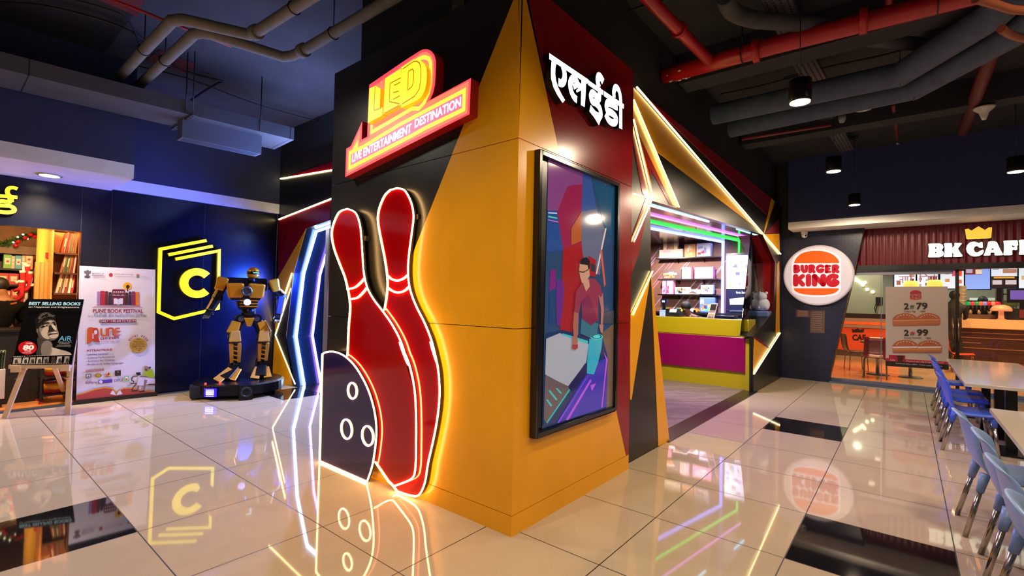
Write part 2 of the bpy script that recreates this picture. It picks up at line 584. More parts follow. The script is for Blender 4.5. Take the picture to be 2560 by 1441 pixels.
face_y([(X0+.0203, Y0, zbase+g), (lowX(zbase), Y0, zbase+g), (lowX(zq), Y0, zq), (lowX(zq), Y0, zmid-g), (X0+.0203, Y0, zmid-g)], YEL, 'yellow_panel')
face_y([(lowX(zbase)+.001, Y0, zbase+g), (XE, Y0, zbase+g), (XE, Y0, zmid-g), (lowX(zq)+.001, Y0, zmid-g), (lowX(zq)+.001, Y0, zq)], RED, 'red_panel')
face_y([(X0+.0203, Y0, 0), (XE, Y0, 0), (XE, Y0, zbase-g), (X0+.0203, Y0, zbase-g)], YEL, 'plinth')
seat(pil)

# ================================================================== LIT SHOP SIGN ON THE PILLAR (left face)
sg = thing('lit_sign', 'red and yellow box sign with raised block letters, high on the black pillar side', 'sign')
XS = X0-0.08
A, B, C = crop(850, 110, 7.205), crop(1000, 110, 6.862), crop(850, 270, 8.006)
SR = glow('#ff4a58', 0.95); SO = glow('#ff7d5e', 1.0); SY = glow('#ffd94a', 1.15); SYB = glow('#fff036', 1.05); SW = glow('#ffffff', 1.6); SPK = glow('#ff6f8f', 1.0)
SIDE = mat('#8d0508', 0.3, emit=0.10)
out = C((105, 1385), (125, 815), (215, 765), (445, 265), (435, 635), (545, 575)) + A((497, 1441), (527, 735), (1150, 310)) + \
      B((330, 125), (400, 92), (470, 90), (540, 125), (590, 190), (617, 290), (612, 480), (600, 700), (565, 850), (512, 965), (1217, 585), (1193, 1205), (720, 1441))
mb = MB(); mb.prism(ons(out, x=XS), NX, 0.08, SR, SIDE); mb.build('sign_box', sg)
def layer(pts, k, m):
    mb.poly(ons(pts, x=XS), NX, 0.0012*k, m)
mb = MB()
layer(C((140, 1325), (155, 845), (235, 800), (405, 420), (395, 700), (590, 590)) + A((560, 1441), (575, 790), (1150, 380)) + B((350, 165), (410, 140), (465, 140), (520, 170), (562, 230), (580, 310), (575, 480), (560, 700), (520, 850), (440, 1010), (1180, 640), (1155, 1190), (720, 1400)) + C((1441, 640)), 1, SO)
# yellow line round the upper block and the text panel
BR = glow('#ff5f5f', 1.0)
def bl(pts, wd, k, m, closed=False):
    mb.ribbon([p+NX*0.0012*k for p in ons(pts, x=XS)], wd, NX, 0, m, closed)
bl(C((632, 340), (632, 490), (980, 290), (1441, 15)) + B((330, 1110), (420, 1010), (490, 850), (520, 680), (530, 480), (527, 320), (500, 255), (440, 232), (390, 232), (330, 258), (250, 305)), 0.032, 2, SY)
bl(C((192, 1205), (203, 905), (450, 790)) + B((0, 1385), (1105, 800), (1095, 1125), (440, 1441)) + C((1441, 555)), 0.032, 2, SY, True)
layer(C((245, 860), (365, 635), (362, 790)), 2, SY)
layer(C((222, 1150), (230, 920)) + B((0, 1420), (1080, 845), (1072, 1105), (430, 1425)), 1.6, SPK)
mb.build('printed_face', sg)
mb = MB()
for body, (a, b) in (('LIVE ENTERTAINMENT', ((238, 1090), (1425, 480))),):
    p0, p1 = ons(C(a, b), x=XS-0.004); up = on(*C((245, 945))[0], x=XS-0.004)-p0
    mb.text(body, p0, p1, up*1.08, SW, NX, bold=0.02)
mb.build('small_lettering', sg); mb = MB()
p0, p1 = ons(B((250, 1441), (1040, 1060)), x=XS-0.004)
mb.text('DESTINATION', p0, p1, (on(*B((1045, 915))[0], x=XS-0.004)-p1)*1.08, SW, NX, bold=0.02)
mb.build('small_lettering', sg)
# raised block letters
XL = XS-0.045
YS = mat('#f0b400', 0.35, emit=0.45)
EDGE = glow('#d08c00', 0.62)
def block(name, pts, hole=None):
    m2 = MB(); m2.prism(ons(pts, x=XL), NX, 0.045, SYB, YS)
    for h in hole or []:
        m2.ribbon([p+NX*0.001 for p in ons(h, x=XL)], 0.010, NX, 0, EDGE)
    m2.build(name, sg)
Af = lambda *p: A(*p)
block('letter_l', A((530, 800), (640, 755), (700, 790), (730, 800), (715, 1165), (770, 1140), (762, 1285)) + A((500, 1425),),
      [A((635, 770), (612, 1200)), A((612, 1200), (755, 1150))])
block('letter_e', A((815, 620), (1095, 445), (1105, 620), (1105, 1085)) + A((778, 1265),),
      [A((905, 710), (1100, 610)), A((975, 750), (1090, 690)), A((960, 880), (1060, 850)), A((960, 1000), (1080, 935)), A((905, 710), (890, 1040)), A((890, 1040), (1075, 1080)), A((800, 1250), (1070, 1105))])
block('letter_d', B((25, 400), (230, 268), (290, 262), (360, 290), (420, 340), (455, 420), (462, 520), (455, 660), (425, 800), (370, 900), (300, 960), (20, 1095)),
      [B((145, 470), (215, 432), (238, 470), (232, 640), (210, 730), (135, 790), (145, 470)), B((48, 430), (228, 305), (288, 296), (338, 330), (362, 420), (360, 600), (330, 780), (250, 900), (32, 1035))])
seat(sg)

# ================================================================== DEVANAGARI SIGN (right face)
hs = thing('devanagari_sign', 'white backlit Devanagari letters on the red side of the pillar', 'sign')
YH = Y0-0.06
Hc = crop(1340, 120, 6.55)
HW = glow('#f0f5ff', 2.4); HSIDE = mat('#0d0d10', 0.35)
def stroke(mb, pts, wd, sm=True):
    q = spline(pts, 5) if sm else pts
    P = ons(Hc(*q), y=YH)
    wd = [v*.56 for v in wd] if isinstance(wd, (list, tuple)) else wd*.56
    if isinstance(wd, (list, tuple)):
        k = len(q); wd = [wd[0]+(wd[1]-wd[0])*i/(k-1) for i in range(k)]
    mb.ribbon(P, wd, NY, 0.058, HW, side=HSIDE)
def hbox(mb, pts):
    mb.prism(ons(Hc(*pts), y=YH), NY, 0.058, HW, HSIDE)
mb = MB()
hbox(mb, [(218, 85), (860, 520), (840, 590), (218, 182)])                       # top bar of the first two letters
hbox(mb, [(258, 190), (335, 250), (318, 330), (314, 430), (330, 540), (365, 650), (420, 760), (475, 855), (435, 900), (350, 770), (285, 640), (248, 500), (245, 360)])
stroke(mb, [(440, 300), (462, 380), (470, 470), (455, 545), (415, 580), (368, 555)], 0.10)
mb.build('letter_e_vowel', hs)
mb = MB()
hbox(mb, [(745, 520), (820, 570), (812, 760), (797, 968), (735, 935), (740, 740)])
stroke(mb, [(690, 600), (650, 520), (600, 505), (562, 580), (575, 700), (620, 800), (672, 850)], 0.10)
stroke(mb, [(612, 640), (690, 600), (745, 640)], 0.07)
hbox(mb, [(655, 700), (745, 590), (745, 690), (668, 730)])
mb.build('letter_la', hs)
mb = MB()
hbox(mb, [(855, 525), (1105, 700), (1100, 775), (855, 605)])
stroke(mb, [(1100, 555), (1060, 480), (1025, 470), (1010, 540), (1030, 640)], 0.115)
hbox(mb, [(1010, 620), (1060, 660), (1068, 780), (1060, 880), (1005, 840), (1015, 740)])
stroke(mb, [(1050, 850), (990, 790), (930, 740), (900, 790), (920, 870), (985, 910), (1045, 990), (1060, 1080), (1040, 1120), (970, 1090), (885, 985)], 0.105)
stroke(mb, [(960, 1085), (1000, 1150), (1045, 1225)], 0.10, False)
mb.build('letter_ii', hs)
mb = MB()
hbox(mb, [(1115, 705), (1440, 925), (1436, 997), (1115, 790)])
stroke(mb, [(1310, 930), (1315, 1020)], 0.10, False)
stroke(mb, [(1310, 960), (1240, 920), (1175, 900), (1155, 960), (1175, 1030), (1250, 1070), (1310, 1140), (1305, 1210), (1255, 1225), (1190, 1180), (1140, 1080)], 0.11)
stroke(mb, [(1280, 810), (1275, 720), (1300, 650), (1345, 670), (1375, 760), (1390, 900)], 0.10)
hbox(mb, [(1365, 900), (1412, 930), (1412, 1335), (1362, 1310)])
mb.build('letter_dii', hs)
for a, b in (((1060, 850), (1115, 885)), ((1260, 1230), (1262, 1335))):
    mb = MB(); P = ons(Hc(a, b), y=Y0-0.004); mb.tube(P, 0.003, mat('#e03050', 0.4), 6); mb.build('wire', hs)
seat(hs)
# ================================================================== BOWLING SIGNS (left face of the pillar)
NEON = glow('#ffc67c', 21.0)
RPIN = mat('#a80508', 0.08, spec=0.6); KBALL = mat('#2a2050', 0.08, spec=0.6); EDGEK = mat('#241a14', 0.5)
z6, z7 = crop(780, 440, 2.770), crop(780, 860, 2.480)
def pin(name, label, x, right6, right7, left6, hidden7, arcs, neon_tail):
    t = thing(name, label, 'neon sign', 'neon bowling signs on the pillar')
    up = spline(z6(*left6[::-1]), 4)          # from low left to the crown
    rt = spline(z6(*right6) + z7(*right7), 4)
    hd = z7(*hidden7)
    o = up + rt + hd
    mb = MB(); mb.prism(ons(o, x=x), NX, 0.03, RPIN, EDGEK); mb.build('panel', t)
    mb = MB(); mb.tube(ons(up+rt+z7(*neon_tail), x=x-0.004), 0.0065, NEON, 8); mb.build('neon_outline', t)
    for a in arcs:
        mb = MB(); mb.tube(ons(spline(z6(*a), 5), x=x-0.006), 0.0075, NEON, 8); mb.build('neon_collar', t)
    for p in ons(z6(left6[3], right6[3]), x=x):
        mb = MB(); mb.box((x+0.03, p.y-0.02, p.z-0.02), (X0, p.y+0.02, p.z+0.02), EDGEK); mb.build('spacer', t)
    seat(t)
pin('bowling_pin_sign', 'tall red neon bowling pin, the right one, against the yellow panel', X0-0.05,
    [(585, 85), (640, 100), (685, 180), (703, 280), (690, 400), (670, 560), (665, 680), (680, 790), (720, 900), (780, 1020), (830, 1150), (865, 1300)],
    [(735, 0), (775, 120), (790, 260), (785, 400), (760, 560), (720, 740), (700, 860), (670, 930), (640, 948)],
    [(540, 98), (500, 140), (463, 230), (455, 310), (470, 410), (500, 560), (518, 680), (522, 760), (515, 840), (500, 930)],
    [(580, 935), (525, 915), (500, 885), (430, 800), (330, 600), (300, 100)],
    [[(520, 690), (550, 715), (590, 725), (630, 712), (665, 685)], [(523, 775), (560, 800), (600, 808), (640, 795), (673, 765)]],
    [(580, 935), (525, 915), (505, 887)])
pin('bowling_pin_sign', 'shorter red neon bowling pin, the left one, partly behind the neon ball', X0-0.072,
    [(245, 228), (300, 255), (330, 330), (342, 430), (350, 560), (360, 680), (385, 780), (430, 860), (495, 945), (560, 1040), (620, 1160), (660, 1300)],
    [(545, 0), (600, 120), (635, 280), (645, 450), (645, 650), (640, 780), (620, 835), (560, 865)],
    [(215, 236), (180, 260), (145, 340), (135, 410), (150, 500), (190, 610), (225, 700), (245, 780), (258, 850), (262, 930), (252, 1050), (247, 1180), (243, 1250)],
    [(505, 885), (470, 850), (430, 790), (392, 735), (330, 700), (260, 500), (230, 200)],
    [[(242, 785), (290, 775), (330, 745), (365, 705)], [(259, 855), (310, 845), (345, 815), (382, 770)]],
    [(505, 885), (470, 850), (430, 790), (392, 735)])
XBL = X0-0.095
t = thing('bowling_ball_sign', 'dark neon-edged half bowling ball with three ring holes in front of the pins', 'neon sign', 'neon bowling signs on the pillar')
arc = spline(z7((65, 64), (90, 52), (130, 48), (175, 60), (220, 88), (270, 140), (320, 220), (360, 310), (390, 420), (402, 530), (395, 640), (375, 760), (343, 857)), 4)
bot = z7((48, 731))
P = ons(arc+bot, x=XBL)
for p in P: p.z = max(p.z, 0.012)
mb = MB(); mb.prism(P, NX, 0.022, KBALL, EDGEK); mb.build('panel', t)
mb = MB(); mb.tube([p+NX*0.004 for p in P], 0.0065, NEON, 8, closed=True); mb.build('neon_outline', t)
for c, top in (((248, 292), (244, 242)), ((212, 530), (212, 470)), ((343, 572), (343, 512))):
    pc, pt = ons(z7(c, top), x=XBL-0.005)
    r = abs(pt.z-pc.z)
    mb = MB(); mb.tube(circle(pc, (0, 1, 0), (0, 0, 1), r, 28), 0.0065, NEON, 8, closed=True); mb.build('neon_ring', t)
seat(t)

# ================================================================== PORTRAIT SCREEN (right face of the pillar)
ds = thing('advert_screen', 'tall framed screen on the pillar showing a man playing air hockey', 'screen')
YS1, YP = Y0-0.05, Y0-0.014
FR = mat('#0b0b0c', 0.18, spec=0.7); SIL = mat('#8a8a8a', 0.25, metal=1.0)
oc = ons([(1347, 370), (1551, 459), (1543, 1025), (1340, 1100)], y=YS1)
x0, x1 = (oc[0].x+oc[3].x)/2, (oc[1].x+oc[2].x)/2; zt, zb = (oc[0].z+oc[1].z)/2, (oc[2].z+oc[3].z)/2
mb = MB(); fw = 0.035
for a, b in (((x0, zb), (x0+fw, zt)), ((x1-fw, zb), (x1, zt)), ((x0+fw, zt-fw), (x1-fw, zt)), ((x0+fw, zb), (x1-fw, zb+fw))):
    mb.box((a[0], YS1, a[1]), (b[0], Y0-0.002, b[1]), FR)
mb.build('frame', ds, bevel=0.004)
mb = MB(); mb.box((x0+fw, Y0-0.012, zb+fw), (x1-fw, Y0-0.003, zt-fw), mat('#070708', 0.3)); mb.build('backing', ds)
s1, s2 = crop(1340, 360, 3.79), crop(1340, 720, 3.696)
mb = MB(); _k = [0]
def sc(color, pts, e=0.42):
    _k[0] += 1
    c = [int(color[i:i+2], 16) for i in (1, 3, 5)]
    g_ = sum(c)/3
    color = '#%02x%02x%02x' % tuple(int(min(255, v*.78+g_*.16+10)) for v in c)  # greyed and lifted, putting glass haze into the picture colours
    mb.poly(ons(pts, y=YP), NY, 0.0004*_k[0], mat(color, 0.08, emit=e*.8, spec=.6))
pc = s1((116, 100), (782, 392)) + s2((722, 1085), (56, 1305))
sc('#1e3f74', pc)
sc('#7b3384', s1((116, 100), (442, 256), (432, 600), (205, 640), (110, 632)))
sc('#931046', s1((200, 640), (300, 400), (436, 380), (425, 940), (250, 1000)))
sc('#2448a0', s1((442, 256), (520, 310), (570, 620), (430, 640)))
sc('#0c4a78', s1((520, 310), (780, 392), (765, 1000), (640, 760)))
sc('#57608a', s1((430, 640), (570, 620), (645, 800), (600, 1250), (430, 1060)))
sc('#16429a', s1((110, 632), (195, 632), (255, 1010), (100, 1030)))
sc('#2ab0a0', s1((112, 680), (198, 700), (200, 712), (112, 696)), 0.9)
sc('#a0a8e0', s1((112, 648), (195, 652), (196, 664), (112, 660)), 0.9)
sc('#b050c0', s1((112, 716), (206, 738), (207, 746), (112, 724)), 0.9)
sc('#a3121c', s1((252, 1000), (425, 930), (440, 1060), (500, 1160)) + s2((390, 200), (330, 420), (218, 395)))
sc('#b04a18', s1((330, 800), (428, 640), (426, 920), (330, 960)), 0.5)
sc('#c8b8b8', s1((650, 800), (664, 800), (572, 1240), (562, 1230)), 0.6)
sc('#c05040', s1((600, 1010), (620, 1000), (655, 1330), (640, 1360)), 0.5)
sc('#7a1080', s1((130, 1200), (180, 1190), (180, 1441), (120, 1441)) + s2((120, 0),))
sc('#5a1a90', s1((190, 1290), (250, 1300)) + s2((250, 40), (240, 200), (215, 350), (185, 350), (180, 170)))
sc('#123a80', s2((120, 30), (180, 0), (165, 120), (150, 260), (165, 310), (115, 330)))
sc('#a01822', s1((490, 1060), (560, 1100), (560, 1260), (490, 1250)))
sc('#26303c', s1((512, 1130), (552, 1148), (552, 1218), (512, 1205)))
sc('#3a4256', s2((600, 240), (730, 200), (725, 330), (600, 330)))
sc('#6b5345', s2((600, 420), (722, 320), (720, 1085), (640, 1110)))
# air hockey table
sc('#122a66', s2((85, 420), (240, 390), (480, 450), (610, 470), (650, 620), (640, 1120), (60, 1280)))
sc('#98a4c0', s2((85, 470), (210, 418), (330, 470), (480, 520), (455, 690), (285, 912), (75, 800)))
sc('#1aa0b0', s2((238, 420), (470, 490), (470, 520), (235, 436)), 0.8)
sc('#5e4f5a', s2((75, 805), (290, 910), (300, 940), (90, 1245), (62, 1215)))
for q in (((102, 950), (118, 945), (188, 1030), (175, 1040)), ((172, 930), (185, 926), (228, 970), (216, 980)), ((82, 1035), (95, 1028), (138, 1085), (124, 1098))):
    sc('#12a8a8', s2(*q), 0.8)
sc('#10989c', s2((296, 930), (304, 946), (92, 1252), (66, 1225), (84, 1240)), 0.8)
sc('#2a20a8', s2((500, 720), (650, 640), (640, 1100), (180, 1245)), 0.7)
sc('#18185c', s2((440, 700), (500, 740), (330, 960), (290, 915)))
sc('#9a30d0', s2((490, 840), (500, 860), (285, 1220), (262, 1220)), 0.8)
sc('#6a28d8', s2((500, 770), (430, 860), (200, 1245), (180, 1245)), 0.7)
sc('#a038c0', s2((612, 590), (648, 660), (600, 1105), (590, 1105), (635, 665)), 0.8)
sc('#a038c0', s2((540, 880), (505, 950), (490, 900), (500, 950)), 0.8)
# goal post
sc('#1896b4', s2((480, 470), (600, 470), (590, 560), (560, 690), (520, 800), (455, 790), (460, 660)), 0.7)
sc('#28b8c4', s2(*[(545+58*math.cos(a*.35), 452+27*math.sin(a*.35)) for a in range(18)]), 0.8)
sc('#123c50', s2(*[(545+48*math.cos(a*.35), 450+20*math.sin(a*.35)) for a in range(18)]))
sc('#2cc0c8', s2(*[(545+36*math.cos(a*.35), 450+15*math.sin(a*.35)) for a in range(18)]), 0.8)
# the man: jeans, polo shirt, arms, head
sc('#2a6a8c', s2((405, 280), (560, 330), (550, 430), (480, 460), (395, 420)))
sc('#a05a50', s2((335, 220), (378, 230), (372, 440), (330, 445), (325, 340)))
sc('#a05a50', s2((318, 450), (362, 430), (370, 500), (350, 535), (318, 520)))
sc('#8e1a24', s2((314, 525), (370, 520), (370, 555), (345, 572), (314, 560)), 0.7)
sc('#a86a68', s2((560, 60), (600, 50), (610, 200), (600, 330), (580, 340), (585, 200)))
sc('#aa7060', s2((565, 340), (605, 335), (600, 420), (580, 410)))
pol = s1((415, 1320), (455, 1270), (540, 1280), (590, 1340), (610, 1430)) + s2((580, 90), (560, 60), (555, 300), (490, 345), (408, 285), (400, 120), (378, 235), (334, 220), (350, 60)) + s1((365, 1390),)
sc('#8c2546', pol)
sc('#7a1d4a', s2((410, 285), (400, 120), (470, 60), (520, 200), (550, 300), (490, 345)))
sc('#c08a74', s1((425, 1320), (480, 1280), (490, 1350), (455, 1400)))
sc('#c09078', s1((395, 1130), (480, 1140), (490, 1250), (450, 1310), (415, 1320), (400, 1270), (388, 1210)))
sc('#1a1c22', s1((395, 1140), (410, 1090), (460, 1075), (490, 1110), (488, 1170), (475, 1200), (470, 1150)))
sc('#3a2020', s1((386, 1206), (430, 1212), (430, 1222), (388, 1216)))
sc('#3a2020', s1((430, 1212), (474, 1188), (474, 1196), (432, 1221)))
mb.build('lit_picture', ds)
seat(ds)
# ================================================================== ARCADE ENTRANCE ON THE LEFT (plane x = XN)
PURPLEJ = mat('#0c2552', 0.25, spec=0.5)
z2 = crop(620, 480, 2.667)
LN = glow('#ffe9a0', 9.0); LW = glow('#b4dcff', 18.0); LP = glow('#c88cff', 11.0); LG = glow('#2bff50', 6.0)
def pn(*p): return ons(z2(*p), x=XN)
Jpx = [(766, 572), (735, 683), (716, 843), (735, 964.5)]
J = ons(Jpx, x=XN); J[-1].z = 0.0
top2 = on(825, 551, x=XN)
ft = thing('arcade_entrance', 'red, yellow and black panelled arcade entrance with a tunnel of neon left of the pillar', 'entrance')
mb = MB()
yl = YW-0.01
mb.prism([(XN, yl, 0), (XN, yl, 3.65), (XN, 4.4, 3.65), (XN, 4.4, top2.z+0.2), top2, J[0], J[1], J[2], J[3]], NX, 0.1, BLK)
mb.build('black_panel', ft)
def flat(pts, m, name, k=1):
    m2 = MB(); m2.prism([Vector(p)+NX*0.006*k for p in pts], NX, 0.005, m); m2.build(name, ft)
nA, nA2 = on(703, 447.5, x=XN), on(831, 426, x=XN)
nB, nB2 = on(699, 549, x=XN), on(829, 498, x=XN)
flat([nA, (XN, nA2.y, nA2.z), (XN, nA2.y-1.2, nA2.z+0.35), (XN, nA2.y-1.2, 3.65)][:2] + [(XN, nA2.y, nA2.z+0.14), (XN, nA.y, nA.z)][:1], RED, 'red_panel')
flat([(XN, yl, nB.z), nB2, top2, J[0]] + pn((205, 560)) , RED, 'red_panel')
flat([J[0]] + [J[1], J[2]] + pn((285, 690), (188, 955), (318, 1285)) + [(XN, J[3].y+.06, 0.0), (XN, yl, 0.0)] + pn((200, 575)), YEL, 'yellow_panel', 1)
flat([J[1]+Vector((0, .004, -.05)), J[2]] + [J[3]+Vector((0, .02, 0.01))] + pn((316, 1278), (190, 957), (290, 650)), BLK, 'black_wedge', 2)
# tunnel jamb and lintel running back from the opening
mb = MB(); D = 2.2
jl = [Vector(p) for p in [J[3], J[2], J[1], J[0], top2, (XN, 5.6, 2.95)]]
for a, b in zip(jl, jl[1:]):
    q = [a, b, b+Vector((D, 0, 0)), a+Vector((D, 0, 0))]
    mb.face(q, PURPLEJ)
mb.build('tunnel_lining', ft)
mb = MB(); mb.box((XN+D, 4.4, 0), (XN+D+.05, 8.6, 3.0), mat('#0a0a12', 0.5)); mb.build('tunnel_end', ft)
mb = MB(); mb.face([(XN, 4.4, 0.002), (XN+D, 4.4, 0.002), (XN+D, 8.8, 0.002), (XN, 8.8, 0.002)], mat('#15151d', 0.2)); mb.build('tunnel_floor', ft)
seat(ft)
def strip(name, label, pts, r, m, group, cat='neon light'):
    mb = MB(); mb.tube(pts, r, m, 8)
    return single(mb, name, label, cat, group)
gY = 'warm white neon strips on the left arcade front'
off = NX*0.012
strip('neon_strip', 'topmost warm neon strip on the left arcade front, nearly level', [nA+off, nA2+off, nA2+off+(nA2-nA)*0.6], 0.012, LN, gY)
strip('neon_strip', 'warm neon strip slanting over the red panel left of the pillar', [nB+off, nB2+off, nB2+off+(nB2-nB)*0.6], 0.012, LN, gY)
strip('neon_strip', 'short straight warm neon strip beside the robot figure, left of the bent one', [p+off for p in pn((297, 543), (190, 862))], 0.010, LN, gY)
strip('neon_strip', 'bent warm neon strip like an arrow head beside the white tunnel neon', [p+off for p in pn((290, 645), (187, 955), (318, 1280))], 0.010, LN, gY)
def ring(dx, lab, m, r):
    s = Vector((dx, 0.0, 0.0))
    pts = []
    for a in jl: pts.append(a+s)
    pts[0] = pts[0]+Vector((0, -0.01, 0.01))
    pts = [p+Vector((0, -0.03, -0.0 if i < 3 else -0.03)) for i, p in enumerate(pts)]
    strip('tunnel_neon', lab, pts, r, m, 'neon frames inside the entrance tunnel')
ring(0.16, 'white-blue neon frame at the mouth of the entrance tunnel', LW, 0.022)
ring(0.46, 'violet neon frame behind the white one in the tunnel', LP, 0.02)
ring(0.86, 'green neon frame deepest in the tunnel, seen at the pillar edge', LG, 0.018)
# ================================================================== ARCADE FRONT ON THE RIGHT (plane y = YF)
f1, f2 = crop(1560, 180, 2.881), crop(1560, 480, 2.771)
XR = 11.5
af = thing('arcade_shopfront', 'arcade front of black, red and yellow shards with a faceted opening, right of the pillar', 'shopfront')
O = ons([(1626, 501), (1906, 587), (1937, 657), (1933.5, 780), (1884, 842), (1884, 979), (1672, 1104), (1627.5, 690)], y=YF)
O[5].z = 0; O[6].z = 0
ZF = 3.64
mb = MB()
mb.prism([(4.17, YF, 0), O[6], O[7], O[0], O[1], O[2], O[3], O[4], O[5], (XR, YF, 0), (XR, YF, ZF), (4.17, YF, ZF)], NY, 0.07, BLK)
mb.build('black_panel', af)
def shard(pts, m, name, k=1):
    P = ons(pts, y=YF)
    for p in P:
        p.z = max(0.0, min(ZF, p.z)); p.x = min(XR, max(4.175, p.x))
    m2 = MB(); m2.prism([p+NY*0.004*k for p in P], NY, 0.004, m); m2.build(name, af)
shard([(1585, 217), (1928, 496), (1916, 537)], RED, 'red_shard')
shard([(1928, 496), (1936.6, 504.5), (1911, 583), (1909, 583)], YEL, 'yellow_shard')
shard([(1911, 584), (1947, 548), (1948, 584)], MAROON, 'maroon_shard')
shard([(1910.6, 586), (1948, 585), (1949, 634)], YEL, 'yellow_shard')
shard([(1578, 210), (1893, 573), (1641.6, 379.6), (1696, 519), (1680, 513), (1593, 329), (1578, 290)], YEL, 'yellow_shard')
shard(f1((95, 430), (345, 962), (325, 955), (190, 700), (190, 800)), RED, 'red_shard')
shard(f1((56, 340), (95, 430), (190, 800), (210, 918), (195, 912)), YEL, 'yellow_shard', 2)
shard(f1((50, 340), (195, 912), (150, 905), (130, 870), (50, 430)), RED, 'red_shard')
shard(f1((190, 925), (155, 910), (50, 1200), (50, 1460), (105, 1310), (150, 1070)), RED, 'red_shard')
shard(f2((185, 556), (40, 860), (40, 1440), (50, 1440)), YEL, 'yellow_shard')
shard(f2((186, 556), (194, 620), (312, 1727), (236, 1762)), YEL, 'yellow_shard')
shard(f2((1062, 500), (1075, 480), (1078, 985), (1050, 1005)), YEL, 'yellow_shard')
shard(f2((900, 1012), (1000, 1085), (893, 1268)), YEL, 'yellow_shard')
shard(f2((903, 1005), (1004, 1078), (1000, 1088), (899, 1016)), RED, 'red_shard', 2)
# reveal of the opening
dd = Vector((0, 0.42, 0))
mb = MB()
for a, b in ((O[1], O[2]), (O[2], O[3])):
    mb.face([a+NY*.004, b+NY*.004, b+dd, a+dd], RED)
mb.build('red_reveal', af)
mb = MB()
for a, b in ((O[7], O[0]), (O[6], O[7])):
    mb.face([a+Vector((0, .07, 0)), b+Vector((0, .07, 0)), b+dd*.6, a+dd*.6], BLK)
mb.build('black_reveal', af)
mb = MB(); a, b = O[3], O[4]; mb.face([a+Vector((0, .07, 0)), b+Vector((0, .07, 0)), b+dd*.6, a+dd*.6], BLK); mb.build('sill', af)
mb = MB()
G = [O[4]+dd*.5, O[3]+dd*.5, O[2]+dd*.5, O[1]+dd*.5, on(1879.3, 580, y=YF+.21)]
mb.prism(G, NY, 0.01, glass('#d8f0f4'))
mb.build('glass_pane', af)
mb = MB(); mb.tube([on(1879.3, 580, y=YF+0.21), on(1879.3, 842, y=YF+0.21)], 0.008, mat('#123a44', 0.2), 6); mb.build('pane_edge', af)
seat(af)
gR = 'warm white neon strips on the right arcade front'
def rs(lab, pts, r=0.012, m=None):
    P = [p+NY*0.018 for p in ons(pts, y=YF)]
    strip('neon_strip', lab, P, r, m or LN, gR)
rs('longest warm neon strip, running diagonally down the right arcade front', f1((80, 113), (1122, 1313)), 0.009)
rs('second warm neon strip right of the pillar, ending at the shop opening', f1((58, 205), (386, 975)), 0.008)
rs('third warm neon strip right of the pillar, meeting a short level one', f1((58, 345), (193, 912)), 0.0075)
rs('short nearly level warm neon strip right of the pillar', f1((56, 880), (190, 918)), 0.0075)
rs('warm neon strip slanting down left beneath the short level one', f1((190, 920), (60, 1222)), 0.0075)
rs('lowest warm neon strip beside the pillar, over the yellow shard', f2((187, 550), (52, 850)), 0.007)
rs('warm neon strip on the low right corner of the arcade front', f2((1076, 978), (894, 1262)), 0.0085)

# ------------------------------------------------------------------ inside the arcade shop
XBK = 11.35
HERR = bpy.data.materials.new('herringbone_wood'); HERR.use_nodes = True
nt = HERR.node_tree; bs = nt.nodes['Principled BSDF']; L_ = nt.links.new
tc = nt.nodes.new('ShaderNodeTexCoord'); mp = nt.nodes.new('ShaderNodeMapping'); mp.inputs['Rotation'].default_value = (0, 0, 0.785)
wv = nt.nodes.new('ShaderNodeTexBrick'); wv.inputs['Scale'].default_value = 3.5; wv.inputs['Color1'].default_value = lin('#8d7d78'); wv.inputs['Color2'].default_value = lin('#75675f'); wv.inputs['Mortar'].default_value = lin('#584c48'); wv.inputs['Mortar Size'].default_value = 0.012; wv.inputs['Brick Width'].default_value = 1.4
L_(tc.outputs['Object'], mp.inputs[0]); L_(mp.outputs[0], wv.inputs[0]); L_(wv.outputs[0], bs.inputs['Base Color']); bs.inputs['Roughness'].default_value = 0.3
mb = MB(); mb.box((4.25, YF, 0.001), (XBK, 7.5, 0.006), HERR)
struct(mb, 'floor_arcade', 'grey wooden herringbone floor inside the arcade shop')
mb = MB(); mb.box((5.25, YF-0.03, 0.001), (9.35, YF+0.2, 0.008), mat('#1d1822', 0.25)); struct(mb, 'threshold', 'dark threshold strip of the arcade shop')
WB = mat('#7a5546', 0.5, noise=0.15, nscale=2)
mb = MB(); mb.box((XBK, YF+0.07, 0), (XBK+0.1, 7.5, 2.97), WB); struct(mb, 'wall_shop_back', 'brown wall with pale diagonal streaks behind the toy shelves')
mb = MB(); mb.box((4.25, 7.5, 0), (XBK, 7.6, 2.97), WB); struct(mb, 'wall_shop_side')
mb = MB(); mb.box((4.25, YF+0.3, 2.95), (XBK+.1, 7.5, 3.05), mat('#30282e', 0.12, spec=0.7)); struct(mb, 'ceiling_shop', 'glossy dark shop ceiling')
mb = MB()
for i in range(26):
    y = 3.1+i*0.13+random.uniform(-.03, .03); ln = random.uniform(0.7, 1.7); z = random.uniform(1.2, 2.0); wd = random.choice((.012, .02, .035))
    a = Vector((XBK-0.002, y+ln*.8, z)); b = Vector((XBK-0.002, y, min(2.9, z+ln)))
    mb.ribbon([a, b], wd, NX, 0, mat(random.choice(('#c9a8c8', '#d8c4d0', '#b08cae', '#c07080')), 0.4))
struct(mb, 'trim_3', 'pale diagonal streaks on the shop wall')
zc = 2.945
def cs(lab, pts, m, vert=None, r=0.016):
    P = [on(px, py, z=zc-0.01) for px, py in pts]
    if vert: 
        v = on(vert, 600, x=XBK-0.03); P[-1] = Vector((XBK-0.04, v.y, zc-0.01)); P.append(Vector((XBK-0.04, v.y, 0.9)))
    strip('shop_light_strip', lab, P, r, m, 'coloured light strips of the shop ceiling')
i1 = crop(1620, 490, 7.583)
